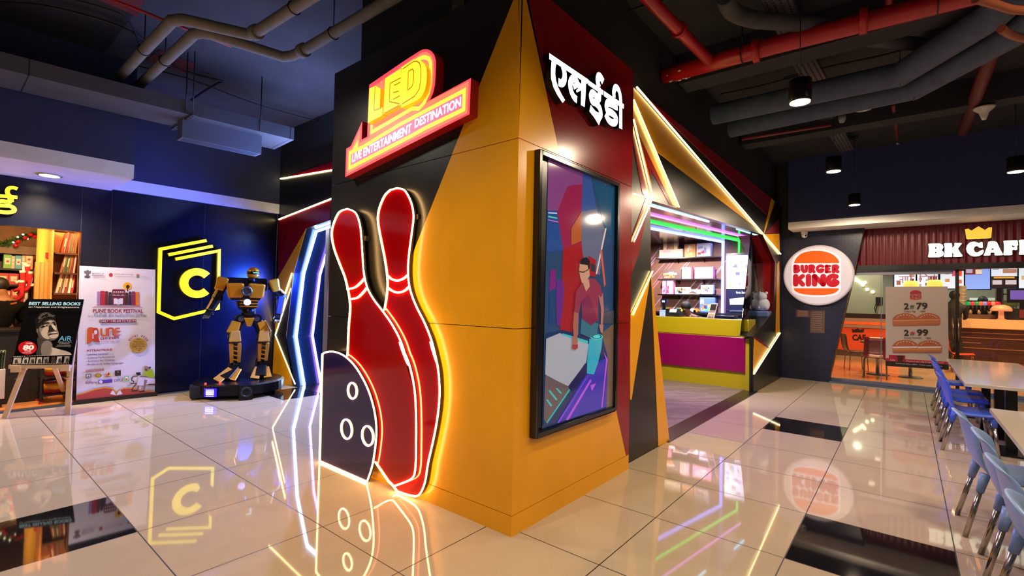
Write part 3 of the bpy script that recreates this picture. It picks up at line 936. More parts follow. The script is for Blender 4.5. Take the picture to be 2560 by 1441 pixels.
cs('short cyan light strip, foremost on the shop ceiling', i1((-40, 160), (1150, 490)), glow('#8fe0ff', 4.0))
cs('second cyan light strip at the far end of the shop ceiling', [(1842, 573), (1898, 590)], glow('#70d8ff', 4.0))
cs('pink light strip on the shop ceiling that turns down the wall', i1((-40, 340), (700, 520), (1365, 690)), glow('#e880ff', 2.4), 1888)
cs('green light strip on the shop ceiling that turns down the wall', i1((-40, 480), (1365, 790)), glow('#38f050', 2.2), 1848, 0.022)
cs('blue-white light strip on the shop ceiling and down beside the shelves', i1((-40, 595), (1365, 870)), glow('#7c88ff', 3.6), 1808, 0.034)
lamp('shop_light', 'SPOT', (9.9, 4.4, 2.86), 260, (1.0, 0.82, 0.74), .06, (10.9, 4.4, 1.4), 120, .8)
lamp('shop_light', 'SPOT', (9.9, 3.2, 2.86), 200, (1.0, 0.82, 0.80), .06, (10.9, 3.4, 1.4), 120, .8)
lamp('shop_front_fill', 'SPOT', (7.6, 3.6, 2.86), 260, (0.50, 0.36, 1.0), .06, (6.6, 1.6, 0), 120, .8)  # added violet lamps washing the shop floor and the tiles outside
lamp('shop_front_fill', 'SPOT', (5.8, 3.4, 2.86), 160, (0.50, 0.36, 1.0), .06, (5.6, 1.6, 0), 120, .8)
lamp('shop_counter_fill', 'SPOT', (7.6, 3.0, 2.85), 330, (1.0, .86, .84), .2, (9.4, 3.1, .6), 100, .6)  # added lamp brightening the counter front
lamp('shop_window_fill', 'SPOT', (10.3, 2.9, 2.85), 80, (.45, .55, 1.0), .15, (10.7, 2.7, .8), 130, .8)  # added blue lamp lifting the dark corner behind the glass
# maroon bulkhead with warm strip
mb = MB(); mb.prism(ons(i1((-60, 640), (600, 760), (-60, 806)), x=XBK-0.06), NX, 0.058, MAROON); single(mb, 'bulkhead', 'maroon triangular bulkhead high at the left of the toy shelves', 'bulkhead')
strip('shop_light_strip', 'warm strip under the maroon bulkhead', ons(i1((-40, 808), (680, 765)), x=XBK-0.006), 0.010, glow('#ffc070', 5), 'coloured light strips of the shop ceiling')
# counter
XC = 9.4
ct = thing('cash_counter', 'yellow cash counter with a broad magenta panel inside the arcade shop', 'counter')
YC = mat('#b3a010', 0.3); MG = mat('#8c0a50', 0.22); 
c4 = crop(1780, 700, 4.806)
yr = on(1872, 800, x=XC).y; ylf = 4.3
zt = on(1865, 800, x=XC).z
zb1 = on(*c4((415, 690))[0], x=XC).z; zb2 = on(*c4((415, 1115))[0], x=XC).z
yr2 = on(1866, 880, x=XC-.03).y
mb = MB(); mb.box((XC, yr, zb1), (XC+0.5, ylf, zt), YC); mb.build('top_band', ct, bevel=0.01)
mb = MB(); mb.box((XC-0.03, yr2, zb2), (XC+0.02, ylf, zb1-0.012), MG); mb.build('magenta_panel', ct, bevel=0.006)
mb = MB(); mb.box((XC+0.01, yr2, 0.006), (XC+0.45, ylf, zb1-.005), YC); mb.build('body', ct)
e0, e1 = on(1883.5, 978, y=2.12), on(1871, 976, y=2.2)
mb = MB(); mb.box((XC-0.14, YF+0.03, 0.006), (XC+0.2, yr2-0.01, zb1-0.01), YC); mb.build('end_post', ct, bevel=0.006)
seat(ct)
# shelves and toys
xsf = XBK-0.27
SHELF = mat('#17151b', 0.35)
rows = [((1646, 645.5), (1792, 641.5)), ((1650, 698.5), (1790, 697)), ((1650, 737), (1790, 735.5))]
zrow = []
for i, (a, b) in enumerate(rows):
    pa, pb = on(*a, x=xsf), on(*b, x=xsf); z = (pa.z+pb.z)/2; zrow.append((z, pa.y, pb.y))
    mb = MB(); mb.box((xsf-0.02, pa.y+.05, z-0.025), (XBK, pb.y-.05, z), SHELF)
    sh = thing('wall_shelf', ('top', 'middle', 'lowest')[i]+' black wall shelf holding toy boxes behind the counter', 'shelf', 'black wall shelves in the shop')
    mb.build('board', sh)
    for t_ in (0.3, 0.75):
        mb = MB(); yy = pa.y+(pb.y-pa.y)*t_; mb.prism([(xsf+0.05, yy, z-0.026), (XBK, yy, z-0.026), (XBK, yy, z-0.12)], (0, -1, 0), 0.012, SHELF); mb.build('bracket', sh)
    seat(sh)
def toy(name, lab, rect, row, cols, dep=0.16, xoff=0.0, rnd=False, e=0):
    l, t, r, b = rect; z0 = row if isinstance(row, float) else zrow[row][0]
    P0, P1 = on(l, b, x=xsf+xoff), on(r, t, x=xsf+xoff); h = P1.z-on(r, b, x=xsf+xoff).z
    y0, y1 = P1.y, P0.y
    o = thing(name, lab, 'toy box', 'toy boxes on the shop shelves')
    mb = MB(); mb.box((xsf+xoff, y0, z0), (xsf+xoff+dep, y1, z0+h), mat(cols[0], 0.45)); mb.build('carton', o, bevel=0.02 if rnd else 0.004)
    mb = MB(); rd = random.Random(lab); hh = h; ww = y1-y0
    for k in range(9):
        a, c = rd.uniform(.05, .6), rd.uniform(.08, .65); dw, dh = rd.uniform(.12, .35), rd.uniform(.10, .3)
        mb.poly([(xsf+xoff, y1-ww*a, z0+hh*c), (xsf+xoff, y1-ww*(a+dw), z0+hh*c), (xsf+xoff, y1-ww*(a+dw), z0+hh*min(.95, c+dh)), (xsf+xoff, y1-ww*a, z0+hh*min(.95, c+dh))], NX, 0.002+0.0005*k, mat(rd.choice(cols[1:]), 0.4))
    mb.build('printed_front', o); seat(o)
    return z0+h
S = 'top shelf behind the counter'
zt_ = toy('toy_box', 'long pale box at the left end of the top shelf', (1648, 624, 1707, 646), 0, ['#e9d6c4', '#f2e2a0', '#d8b0c0', '#a8c8d8'])
toy('toy_carton', 'small cream carton standing on the long pale box, left', (1658, 603, 1667, 624), zt_, ['#ecd0a0', '#e0c090'], .1)
toy('toy_carton', 'brown carton between two cream cartons on the top shelf', (1667.5, 605, 1683.5, 624), zt_, ['#a87a58', '#8c6044'], .12)
toy('toy_carton', 'small cream carton on the long pale box, right', (1684, 602, 1694, 624), zt_, ['#ecd0a0', '#e0c090'], .1)
toy('toy_box', 'square orange box on the top shelf', (1711, 610, 1738, 643), 0, ['#f0a868', '#f8d080', '#e88848', '#fff0d0'])
toy('toy_box', 'white and blue box at the right of the top shelf', (1741, 609, 1776, 643), 0, ['#d8d4e0', '#8aa0c8', '#e8a890', '#c04848', '#f0f0f0'])
toy('toy_box', 'dark box with an orange car picture on the middle shelf', (1655, 672, 1703, 697), 1, ['#5a4a48', '#e88050', '#c8b8b0', '#f0e0c0'])
toy('toy_box', 'lilac and orange upright box on the middle shelf', (1704, 667, 1728, 697), 1, ['#b898b0', '#e8a070', '#d0b8c8'])
toy('toy_box', 'wide pink doll box on the middle shelf', (1736, 666, 1783, 696), 1, ['#f088c0', '#f8e0f0', '#ffffff', '#e8d0e8', '#a8c8f0'])
toy('toy_box', 'narrow pink doll box at the left of the lowest shelf', (1655, 700, 1665, 736), 2, ['#e88ab0', '#f8b8c8', '#c84880'])
toy('toy_box', 'wider pink doll box, second on the lowest shelf', (1666, 700, 1683, 736), 2, ['#f090c0', '#e8a0a0', '#a83868', '#ffd0e0'])
toy('toy_box', 'white box with a dark window on the lowest shelf', (1687, 718, 1722, 736), 2, ['#e8e0e0', '#282838', '#383850', '#c08060'])
toy('toy_box', 'low white and orange box on the lowest shelf', (1719.5, 724, 1749, 736), 2, ['#f0e8e8', '#e87840', '#3858a8', '#404040'], .13, -.03)
toy('toy_case', 'rounded pale blue toy case on the lowest shelf', (1751, 712, 1783, 736), 2, ['#b8d0f0', '#e8f0ff', '#3858b8', '#e88060'], .14, 0, True)
toy('toy_pack', 'big blue blister pack of coloured bricks under the lowest shelf', (1748, 743, 1788, 782), on(1748, 782, x=xsf).z, ['#5878d0', '#f06090', '#e8e060', '#60c878', '#f0f0ff', '#3040a0', '#f08040'], .12, 0, True)
# back ledge that carries the lower toys
zl = on(1748, 782, x=xsf).z
mb = MB(); mb.box((xsf-0.12, 2.55, zl-0.04), (XBK, 5.2, zl), SHELF); mb.box((xsf, 2.6, 0.006), (XBK, 5.1, zl-0.04), mat('#221c26', 0.5))
single(mb, 'back_cabinet', 'low black cabinet along the shop wall under the shelves', 'cabinet')
for i, (px, cl, nm) in enumerate([(1660, '#3858a8', 'blue'), (1668, '#78a828', 'green'), (1675, '#e05030', 'red'), (1688, '#2a3a58', 'dark'), (1694, '#38a098', 'teal'), (1703, '#d8d040', 'yellow'), (1731, '#e8e0e0', 'white'), (1741, '#e88828', 'orange')]):
    p = on(px, 779, x=xsf-0.03)
    cr = thing('toy_car', f'small {nm} toy car on the black cabinet under the shelves', 'toy car', 'toy cars behind the counter')
    mb = MB(); mb.prism([(p.x, p.y+.07, zl+.02), (p.x, p.y-.07, zl+.02), (p.x, p.y-.075, zl+.05), (p.x, p.y-.04, zl+.06), (p.x, p.y-.02, zl+.09), (p.x, p.y+.03, zl+.09), (p.x, p.y+.05, zl+.06), (p.x, p.y+.07, zl+.05)], NX, .07, mat(cl, .3)); mb.build('body', cr)
    for dy in (-.045, .045):
        mb = MB(); mb.cyl((p.x-.004, p.y+dy, zl+.02), (p.x+.074, p.y+dy, zl+.02), .02, mat('#101010', .6), seg=10); mb.build('wheels', cr)
    seat(cr)
# things on the counter
def card(name, lab, cat, quad, x, m, print_=None, th=0.012):
    P = ons(quad, x=x); 
    o = thing(name, lab, cat)
    mb = MB(); mb.prism(P, NX, th, m)
    if print_: print_(mb, P)
    mb.build('card', o)
    return o
def foot(o, y, x, z):
    mb = MB(); mb.box((x, y-.05, z), (x+.1, y+.05, z+.006), mat('#c8ccd8', .2)); mb.build('foot', o)
pq = crop(1620, 660, 8.478)
o = card('counter_card', 'small pale blue card in a stand on the left of the cash counter', 'card', pq((248, 980), (368, 975), (360, 1150), (242, 1148)), XC+.1, mat('#a8c4f4', .3, emit=.25)); foot(o, on(1655, 795, x=XC+.1).y, XC+.1, zt); seat(o)
def tent(mb, P):
    k = 0
    for (a, b, c, d), cl in [((.12, .55, .9, .94), '#403838'), ((.1, .42, .9, .52), '#b08898'), ((.05, .34, .95, .41), '#fff2c8'), ((.1, .05, .9, .18), '#8a7c80'), ((.1, .22, .9, .32), '#d0a878')]:
        q = lambda u, v: (P[3]*(1-u)+P[2]*u)*(1-v)+(P[0]*(1-u)+P[1]*u)*v
        k += 1; mb.poly([q(a, b), q(c, b), q(c, d), q(a, d)], NX, .0015+.0004*k, mat(cl, .2))
o = card('acrylic_sign', 'tilted clear sign holder with a brown leaflet on the cash counter', 'sign', pq((1330, 835), (1482, 838), (1395, 1178), (1240, 1172)), XC+.06, mat('#d8d4e0', .1), tent); foot(o, on(1776, 798, x=XC+.06).y, XC+.06, zt); seat(o)
o = thing('till', 'black cash register with a lit white keypad on the counter', 'till')
p = on(1683, 797, x=XC+.3); mb = MB(); mb.box((XC+.2, p.y-.17, zt), (XC+.45, p.y+.2, zt+.07), mat('#141418', .4)); mb.build('drawer', o)
mb = MB(); mb.prism([(XC+.24, p.y-.15, zt+.07), (XC+.24, p.y+.17, zt+.07), (XC+.3, p.y+.17, zt+.16), (XC+.3, p.y-.15, zt+.16)], NX, .04, mat('#1a1a20', .3)); mb.build('display_head', o)
mb = MB(); mb.prism([(XC+.238, p.y-.08, zt+.09), (XC+.238, p.y+.06, zt+.09), (XC+.282, p.y+.06, zt+.15), (XC+.282, p.y-.08, zt+.15)], NX, .004, glow('#e8e4f0', .8)); mb.build('lit_panel', o); seat(o)
o = thing('keyboard_tray', 'flat black tablet lying at the right of the cash counter', 'tablet')
a, b = on(1786, 798, x=XC+.1), on(1836, 798, x=XC+.1); mb = MB(); mb.box((XC+.08, b.y, zt), (XC+.34, a.y, zt+.06), mat('#0c1030', .25)); mb.build('body', o, bevel=.008)
mb = MB(); mb.box((XC+.11, b.y+.03, zt+.06), (XC+.31, a.y-.03, zt+.064), mat('#18204a', .1)); mb.build('screen', o); seat(o)
o = thing('screen_post', 'small customer display on a black post at the left end of the counter', 'display')
p = on(1660, 790, x=XC+.3); mb = MB(); mb.box((p.x-.02, p.y-.03, zt), (p.x+.02, p.y+.03, zt+.27), mat('#15141c', .4)); mb.build('post', o)
mb = MB(); mb.box((p.x-.04, p.y-.07, zt+.27), (p.x+.03, p.y+.06, zt+.35), mat('#20204a', .3)); mb.build('head', o)
mb = MB(); mb.box((p.x-.043, p.y-.03, zt+.29), (p.x-.04, p.y+.03, zt+.325), glow('#b8c8ff', 1.4)); mb.build('lit_face', o); seat(o)
# cashier bending behind the counter
per = thing('person', 'person in a dark navy jacket with a lanyard bending behind the cash counter', 'person')
SKIN = mat('#6a4638', .5); HAIR = mat('#0e0c10', .6); NAVJ = mat('#12142c', .7)
def skin_body(name, parent, verts, edges, radii, m, root=0, sub=2):
    me = bpy.data.meshes.new(name); me.from_pydata([tuple(v) for v in verts], edges, []); me.materials.append(m)
    o = bpy.data.objects.new(name, me); COL.objects.link(o); o.parent = parent
    sk = o.modifiers.new('skin', 'SKIN'); sk.use_smooth_shade = True
    for i, v in enumerate(me.skin_vertices[0].data):
        r = radii[i]; v.radius = (r, r) if not isinstance(r, tuple) else r
        v.use_root = (i == root)
    o.modifiers.new('smooth', 'SUBSURF').levels = sub; o.modifiers['smooth'].render_levels = sub
    dg = bpy.context.evaluated_depsgraph_get()
    m2 = bpy.data.meshes.new_from_object(o.evaluated_get(dg))
    o.modifiers.clear(); o.data = m2
    for p in m2.polygons: p.use_smooth = True
    return o
hp = on(1714, 772, x=10.15)
def PP(dx, dy, dz): return hp+Vector((dx, dy, dz))
LG0 = [Vector((hp.x+.34, hp.y-.02, .5)), Vector((hp.x+.34, hp.y-.02, 0.02)), Vector((hp.x+.34, hp.y-.18, .5)), Vector((hp.x+.34, hp.y-.18, 0.02))]
V = [PP(.30, -.06, -.62), PP(.26, -.08, -.40), PP(.16, -.10, -.22), PP(.07, -.04, -.12), PP(.0, .0, 0.0), PP(.0, .0, .06),
     PP(.18, .10, -.24), PP(.10, .18, -.42), PP(-.12, .14, -.50), PP(.14, -.30, -.24), PP(.04, -.34, -.46), PP(-.16, -.22, -.52)] + LG0
E_ = [(0, 1), (1, 2), (2, 3), (3, 4), (4, 5), (2, 6), (6, 7), (7, 8), (2, 9), (9, 10), (10, 11), (0, 12), (12, 13), (0, 14), (14, 15)]
skin_body('body', per, V, E_, [.15, .16, .15, .06, .085, .075, .075, .055, .04, .075, .055, .04, .09, .07, .09, .07], SKIN)
skin_body('jacket', per, [V[0], V[1], V[2], PP(.10, -.06, -.15), V[6], V[7], PP(-.08, .145, -.485), V[9], V[10], PP(-.10, -.25, -.505)], [(0, 1), (1, 2), (2, 3), (2, 4), (4, 5), (5, 6), (2, 7), (7, 8), (8, 9)], [.165, .175, .165, .08, .09, .07, .055, .09, .07, .055], NAVJ)
mb = MB(); mb.ball(PP(.02, 0, .06), .115, HAIR, sx=1, sy=.95, sz=.95); mb.build('hair', per)
mb = MB(); mb.ball(PP(-.09, .0, -.02), .018, SKIN, 8, 6); mb.build('nose', per)
mb = MB()
mb.tube([PP(.02, -.09, -.14), PP(-.02, -.10, -.24), PP(-.03, -.06, -.34)], .006, mat('#b8b8c0', .4), 6); mb.build('lanyard', per)
seat(per)
# gift machine with a lit window beside the shelves, and prizes behind the pane
gm = thing('gift_machine', 'dark blue gift machine with a bright white prize window lettered Free Surprise', 'vending machine')
xg = XBK-0.35
q = ons([(1815, 634), (1878, 632), (1878, 797), (1815, 797)], x=xg)
mb = MB(); mb.box((xg+.01, q[1].y-.35, 0.006), (XBK-.01, q[0].y, q[0].z), mat('#161c44', .3)); mb.build('cabinet', gm)
g2 = crop(1780, 530, 7.583)
W = ons(g2((272, 832), (722, 815), (722, 1460), (272, 1460)), x=xg)
mb = MB(); mb.prism(W, NX, .01, glow('#d4dcf0', .3)); mb.build('lit_window', gm)
mb = MB(); rd = random.Random(5)
for k in range(26):
    u, v = rd.random()*.85, rd.random()*.85; du, dv = rd.uniform(.05, .2), rd.uniform(.04, .16)
    qq = lambda a, b: W[0]*(1-a)*(1-b)+W[1]*a*(1-b)+W[2]*a*b+W[3]*(1-a)*b
    mb.poly([qq(u, v), qq(u+du, v), qq(u+du, v+dv), qq(u, v+dv)], NX, .002+k*.0003, mat(rd.choice(('#d8dce8', '#8494c8', '#4858a0', '#b8c868', '#f4f0e8', '#e0c8c0', '#7888c0')), .4, emit=.22))
mb.build('prizes', gm)
g4 = c4
mb = MB()
a, b = ons(g4((290, 165), (462, 165)), x=xg-.003); mb.text('Free Surprise', a, b, Vector((0, 0, .045)), glow('#e8f0ff', 1.1), NX, bold=.015)
mb.build('lettering', gm)
mb = MB(); mb.prism(ons(g4((210, 230), (470, 200), (470, 300), (215, 300)), x=xg-.004), NX, .004, mat('#b8c4dc', .3, emit=.25)); mb.build('prize_tray', gm)
mb = MB(); mb.tube(ons(g4((212, 375), (470, 378)), x=xg-.01), .008, mat('#8890c0', .3), 6); mb.build('rail', gm)
seat(gm)
pl = thing('plush_toy', 'white plush animal sitting behind the glass pane of the arcade front', 'plush toy')
c = on(1908, 762, x=10.6); WPL = mat('#d4d8f0', .9, bump=.5, nscale=60)
shz = c.z-.13
mb = MB(); mb.ball(c+Vector((0, 0, .0)), .12, WPL, sz=1.1); mb.build('body', pl)
mb = MB(); mb.ball(c+Vector((-.03, .01, .16)), .085, WPL); mb.build('head', pl)
for s in (-1, 1):
    mb = MB(); mb.ball(c+Vector((-.02, .06*s, .23)), .03, WPL, 8, 6); mb.build('ear', pl)
    mb = MB(); mb.ball(c+Vector((-.09, .08*s, -.06)), .045, WPL, 8, 6); mb.build('paw', pl)
seat(pl)
pb = thing('prize_box', 'pale blue prize tub under the white plush behind the glass', 'box')
q = ons([(1882, 782), (1919, 780), (1919, 842), (1882, 842)], x=10.4)
mb = MB(); mb.box((10.4, q[1].y-.02, 0.006), (10.85, q[0].y, shz), mat('#6a86c8', .3)); mb.build('tub', pb, bevel=.03)
mb = MB(); mb.ball(q[0]*.5+q[2]*.5+Vector((.02, .0, .06)), .05, mat('#c07080', .4)); mb.build('sticker', pb); seat(pb)
# ================================================================== BURGER RESTAURANT FRONT (planes of constant x)
XB, XG = 11.6, 11.95
bk = bpy.data.materials.new('painted_brick'); bk.use_nodes = True
nt = bk.node_tree; bs = nt.nodes['Principled BSDF']; L_ = nt.links.new
tc = nt.nodes.new('ShaderNodeTexCoord'); sp = nt.nodes.new('ShaderNodeSeparateXYZ'); cb = nt.nodes.new('ShaderNodeCombineXYZ')
L_(tc.outputs['Object'], sp.inputs[0]); L_(sp.outputs[1], cb.inputs[0]); L_(sp.outputs[2], cb.inputs[1])
br = nt.nodes.new('ShaderNodeTexBrick'); br.inputs['Scale'].default_value = 4.2; br.inputs['Mortar Size'].default_value = 0.012
br.inputs['Color1'].default_value = lin('#171c3a'); br.inputs['Color2'].default_value = lin('#1b2144'); br.inputs['Mortar'].default_value = lin('#0d0f20')
L_(cb.outputs[0], br.inputs[0]); L_(br.outputs[0], bs.inputs['Base Color']); bs.inputs['Roughness'].default_value = 0.4
bp = nt.nodes.new('ShaderNodeBump'); bp.inputs['Strength'].default_value = 0.5; bp.inputs['Distance'].default_value = 0.01; bp.invert = True
L_(br.outputs['Fac'], bp.inputs['Height']); L_(bp.outputs[0], bs.inputs['Normal'])
se = ons([(2161, 574), (2071, 953)], x=XB); se[1].z = 0.0
mb = MB(); mb.prism([(XB, YF+.02, 0), se[1], se[0], (XB, se[0].y, 3.1), (XB, YF+.02, 3.1)], NX, 0.3, bk)
struct(mb, 'wall_right', 'dark painted brick wall with a slanted right edge')
mb = MB(); mb.tube([se[0]+NX*.004, se[1]+NX*.004], 0.008, mat('#8a6a48', .35, metal=.8), 6); struct(mb, 'trim_4', 'thin bronze trim on the slanted brick edge')
NAVYR = mat('#2b3465', 0.6, noise=0.08, nscale=2)
mb = MB(); mb.box((11.03, -7.5, 3.215), (11.25, 1.86, CEIL), NAVYR); mb.box((11.25, 1.8, 3.215), (12.4, 1.86, CEIL), NAVYR)
mb.box((11.27, 1.88, 3.66), (12.4, 2.12, CEIL), DKW); mb.box((11.52, 1.88, 3.0), (12.4, 2.13, 3.66), DKW)
struct(mb, 'wall_fascia_right', 'navy wall above the white soffit of the restaurant')
mb = MB(); mb.box((11.03, -7.5, 3.08), (12.0, 1.86, 3.215), WHITEP); struct(mb, 'soffit_right', 'white soffit over the restaurant front')
cz = thing('security_camera', 'small white dome camera under the white soffit above the round restaurant sign', 'camera')
p = on(2011, 578, z=3.08); mb = MB(); mb.lathe(p+Vector((0, 0, -.05)), [(.06, .05), (.062, 0), (.05, -.02)], mat('#d8d8e0', .4)); mb.build('base', cz)
mb = MB(); mb.ball(p+Vector((0, 0, -.09)), .055, mat('#d0d0da', .3)); mb.build('dome', cz)
mb = MB(); mb.ball(p+Vector((-.04, -.03, -.10)), .02, mat('#101014', .1), 8, 6); mb.build('lens', cz); seat(cz)
# corrugated fascia
MAR = mat('#660420', 0.35, spec=.4)
fa = thing('fascia_panel', 'maroon corrugated fascia over the restaurant glass front', 'fascia')
XFa = 11.8
zt1, zb1f = 3.08, on(2140, 665, x=XFa).z
mb = MB(); prof = []; yy = se[0].y-0.0; n = 0
ys_ = []
while yy > -6.0:
    ys_.append(yy); yy -= 0.0125
def xw(y): return XFa+0.012*abs(math.sin(y*math.pi/0.1))
def yl_at(z): t = (z-se[0].z)/(se[1].z-se[0].z); return se[0].y+(se[1].y-se[0].y)*t
sl = yl_at(zb1f)
vs0 = [(xw(y), y, zt1) for y in ys_]; 
mb2 = MB()
y = sl
cols = []
while y > -6.0:
    cols.append(y); y -= 0.0125
for a, b in zip(cols, cols[1:]):
    def top(y): return min(zt1, zb1f+(sl-y)/max(1e-6, sl-se[0].y)*(zt1-zb1f)) if y > se[0].y else zt1
    mb2.raw([(xw(a), a, zb1f), (xw(b), b, zb1f), (xw(b), b, top(b)), (xw(a), a, top(a))], [(0, 3, 2, 1)], MAR, True)
mb2.build('corrugated_sheet', fa)
mb = MB(); zk = on(2140, 678, x=XFa).z
mb.box((XFa-.02, -6, zk), (XFa+.1, yl_at(zk)+.02, zb1f), mat('#0e0f14', .3)); mb.build('black_beam', fa)
seat(fa)
# illuminated lettering and crown
bc = thing('cafe_sign', 'cream lit block letters under an orange crown on the maroon fascia', 'sign')
cv = crop(2150, 560, 6.244)
XLt = XFa-.06
CRE = glow('#e2ecd8', 0.98); CSIDE = mat('#1a0a0c', .4); HOLE = mat('#4a0812', .4)
def let(name, outline, holes=()):
    mb = MB(); mb.prism(ons(cv(*outline), x=XLt), NX, .05, CRE, CSIDE)
    for h in holes: mb.poly(ons(cv(*h), x=XLt), NX, .002, HOLE)
    mb.build(name, bc)
let('letter_b', [(1062, 318), (1075, 310), (1240, 305), (1290, 325), (1303, 365), (1290, 395), (1272, 410), (1302, 435), (1310, 470), (1290, 505), (1240, 522), (1075, 524), (1060, 512), (1068, 480), (1075, 420), (1072, 350)], [[(1172, 365), (1192, 362), (1194, 390), (1174, 392)], [(1172, 436), (1192, 436), (1194, 460), (1174, 462)]])
let('letter_k', [(1308, 312), (1330, 302), (1430, 300), (1438, 330), (1440, 380), (1478, 330), (1470, 305), (1490, 297), (1580, 298), (1590, 312), (1560, 345), (1530, 385), (1560, 440), (1600, 490), (1600, 510), (1560, 515), (1460, 517), (1450, 500), (1462, 480), (1438, 440), (1440, 490), (1438, 517), (1320, 520), (1305, 510), (1318, 470), (1322, 380), (1315, 335)])
let('letter_c', [(1860, 300), (1890, 282), (1912, 285), (1920, 370), (1905, 378), (1860, 370), (1825, 345), (1790, 360), (1778, 395), (1792, 435), (1825, 448), (1870, 425), (1910, 402), (1930, 410), (1932, 440), (1905, 480), (1850, 505), (1780, 512), (1715, 490), (1670, 445), (1656, 390), (1670, 335), (1715, 290), (1780, 276)])
let('letter_a', [(2000, 282), (2040, 270), (2100, 270), (2140, 290), (2190, 400), (2232, 470), (2230, 488), (2180, 492), (2110, 494), (2095, 480), (2105, 462), (2090, 450), (2045, 450), (2036, 465), (2040, 485), (2020, 495), (1940, 497), (1926, 487), (1945, 460), (1985, 350)], [[(2066, 380), (2078, 382), (2086, 404), (2046, 404)]])
let('letter_f', [(2236, 268), (2260, 262), (2440, 256), (2462, 262), (2470, 330), (2455, 348), (2400, 352), (2378, 330), (2372, 352), (2395, 370), (2440, 345), (2455, 360), (2455, 400), (2435, 412), (2390, 405), (2374, 420), (2380, 465), (2376, 485), (2340, 490), (2250, 492), (2236, 482), (2246, 420), (2246, 320)])
let('letter_e', [(2476, 262), (2500, 250), (2760, 240), (2780, 330), (2720, 345), (2640, 320), (2640, 350), (2720, 352), (2720, 390), (2640, 390), (2640, 420), (2780, 400), (2760, 480), (2490, 484), (2476, 470), (2488, 420), (2486, 300)])
mb = MB(); mb.prism(ons(cv((1638, 85), (1690, 75), (1740, 105), (1850, 38), (1950, 95), (2010, 55), (2062, 55), (2048, 215), (2030, 225), (1680, 244), (1660, 232)), x=XLt), NX, .05, glow('#ffa832', 1.0), CSIDE); mb.build('crown', bc)
seat(bc)
# round logo sign
lg = thing('round_sign', 'round lit burger restaurant sign on the dark brick wall', 'sign')
Lc = crop(1950, 600, 8.005)
XLg = XB-0.13
c0 = on(2043.5, 688.5, x=XLg); rr = (on(2043, 613, x=XLg).z-on(2043, 764, x=XLg).z)/2
DY, DZ = Vector((0, -1, 0)), Vector((0, 0, 1))
mb = MB(); mb.lathe(c0+Vector((.13, 0, 0)), [(rr*.96, 0), (rr, .02), (rr, .11), (rr*.985, .127), (rr*.95, .13)], mat('#cfc8d4', .35, emit=.12), 64, axis=(-1, 0, 0), smooth=False); mb.build('rim', lg)
mb = MB(); mb.poly(circle(c0, DY, DZ, rr*.945, 64), NX, .002, mat('#d4cdd8', .3, emit=.33)); mb.build('face', lg)
WHT = mat('#e8e6f4', .3, emit=.42); ORA = mat('#e85a10', .3, emit=.42); REDL = mat('#c01028', .3, emit=.32)
def Lp(*p): return ons(Lc(*p), x=XLg)
mb = MB()
mb.poly(Lp(*spline([(235, 880), (240, 470), (300, 330), (430, 240), (600, 200), (760, 190), (930, 205), (1080, 260), (1190, 350), (1222, 470), (1220, 880), (1215, 1000), (1150, 1090), (950, 1135), (700, 1145), (450, 1125), (290, 1070), (240, 990)], 4, True)), NX, .004, WHT)
mb.poly(Lp(*([(283, 460)] + spline([(283, 455), (330, 360), (440, 270), (600, 228), (750, 220), (900, 235), (1050, 290), (1150, 375), (1190, 455)], 4) + [(1175, 466), (300, 466)])), NX, .006, ORA)
mb.poly(Lp(*([(270, 978)] + spline([(275, 985), (330, 1045), (480, 1090), (700, 1108), (930, 1100), (1080, 1070), (1165, 1010), (1180, 980)], 4) + [(1165, 970), (290, 970)])), NX, .006, ORA)
def fat(pts, wd, sm=False):
    q = spline(pts, 5) if sm else pts
    P = [p+NX*.0065 for p in Lp(*q)]
    mb.ribbon(P, wd, NX, 0, REDL)
    for e in (P[0], P[-1]): mb.poly(circle(e, DY, DZ, wd/2, 14), NX, 0.0002, REDL)
w1, w2 = .068, .098
# BURGER
fat([(305, 525), (305, 640)], w1); fat([(305, 525), (350, 522), (372, 550), (345, 578), (310, 580)], .05, True); fat([(310, 580), (360, 582), (375, 612), (350, 640), (305, 642)], .055, True)
fat([(445, 527), (447, 600), (480, 636), (520, 625), (528, 580), (528, 527)], .062)
fat([(605, 527), (605, 640)], w1); fat([(605, 525), (650, 520), (675, 550), (650, 583), (610, 590)], .055, True); fat([(640, 590), (680, 640)], .06)
fat([(860, 535), (810, 520), (760, 545), (750, 595), (785, 638), (835, 635), (858, 600), (815, 598)], .055, True)
fat([(935, 527), (935, 640)], w1); fat([(935, 527), (995, 525)], .05); fat([(935, 582), (985, 582)], .045); fat([(935, 640), (998, 640)], .05)
fat([(1075, 527), (1075, 640)], w1); fat([(1075, 525), (1125, 520), (1155, 550), (1125, 583), (1080, 590)], .055, True); fat([(1110, 590), (1155, 640)], .06)
# KING
fat([(315, 730), (315, 890)], w2); fat([(455, 725), (345, 815)], .085); fat([(365, 800), (455, 895)], .09)
fat([(570, 730), (570, 890)], w2)
fat([(692, 730), (692, 890)], w2); fat([(692, 730), (865, 890)], .09); fat([(865, 730), (865, 890)], w2)
fat([(1120, 735), (1050, 725), (985, 760), (970, 830), (1010, 890), (1090, 895), (1135, 855), (1085, 820)], .095, True)
mb.build('emblem', lg)
seat(lg)
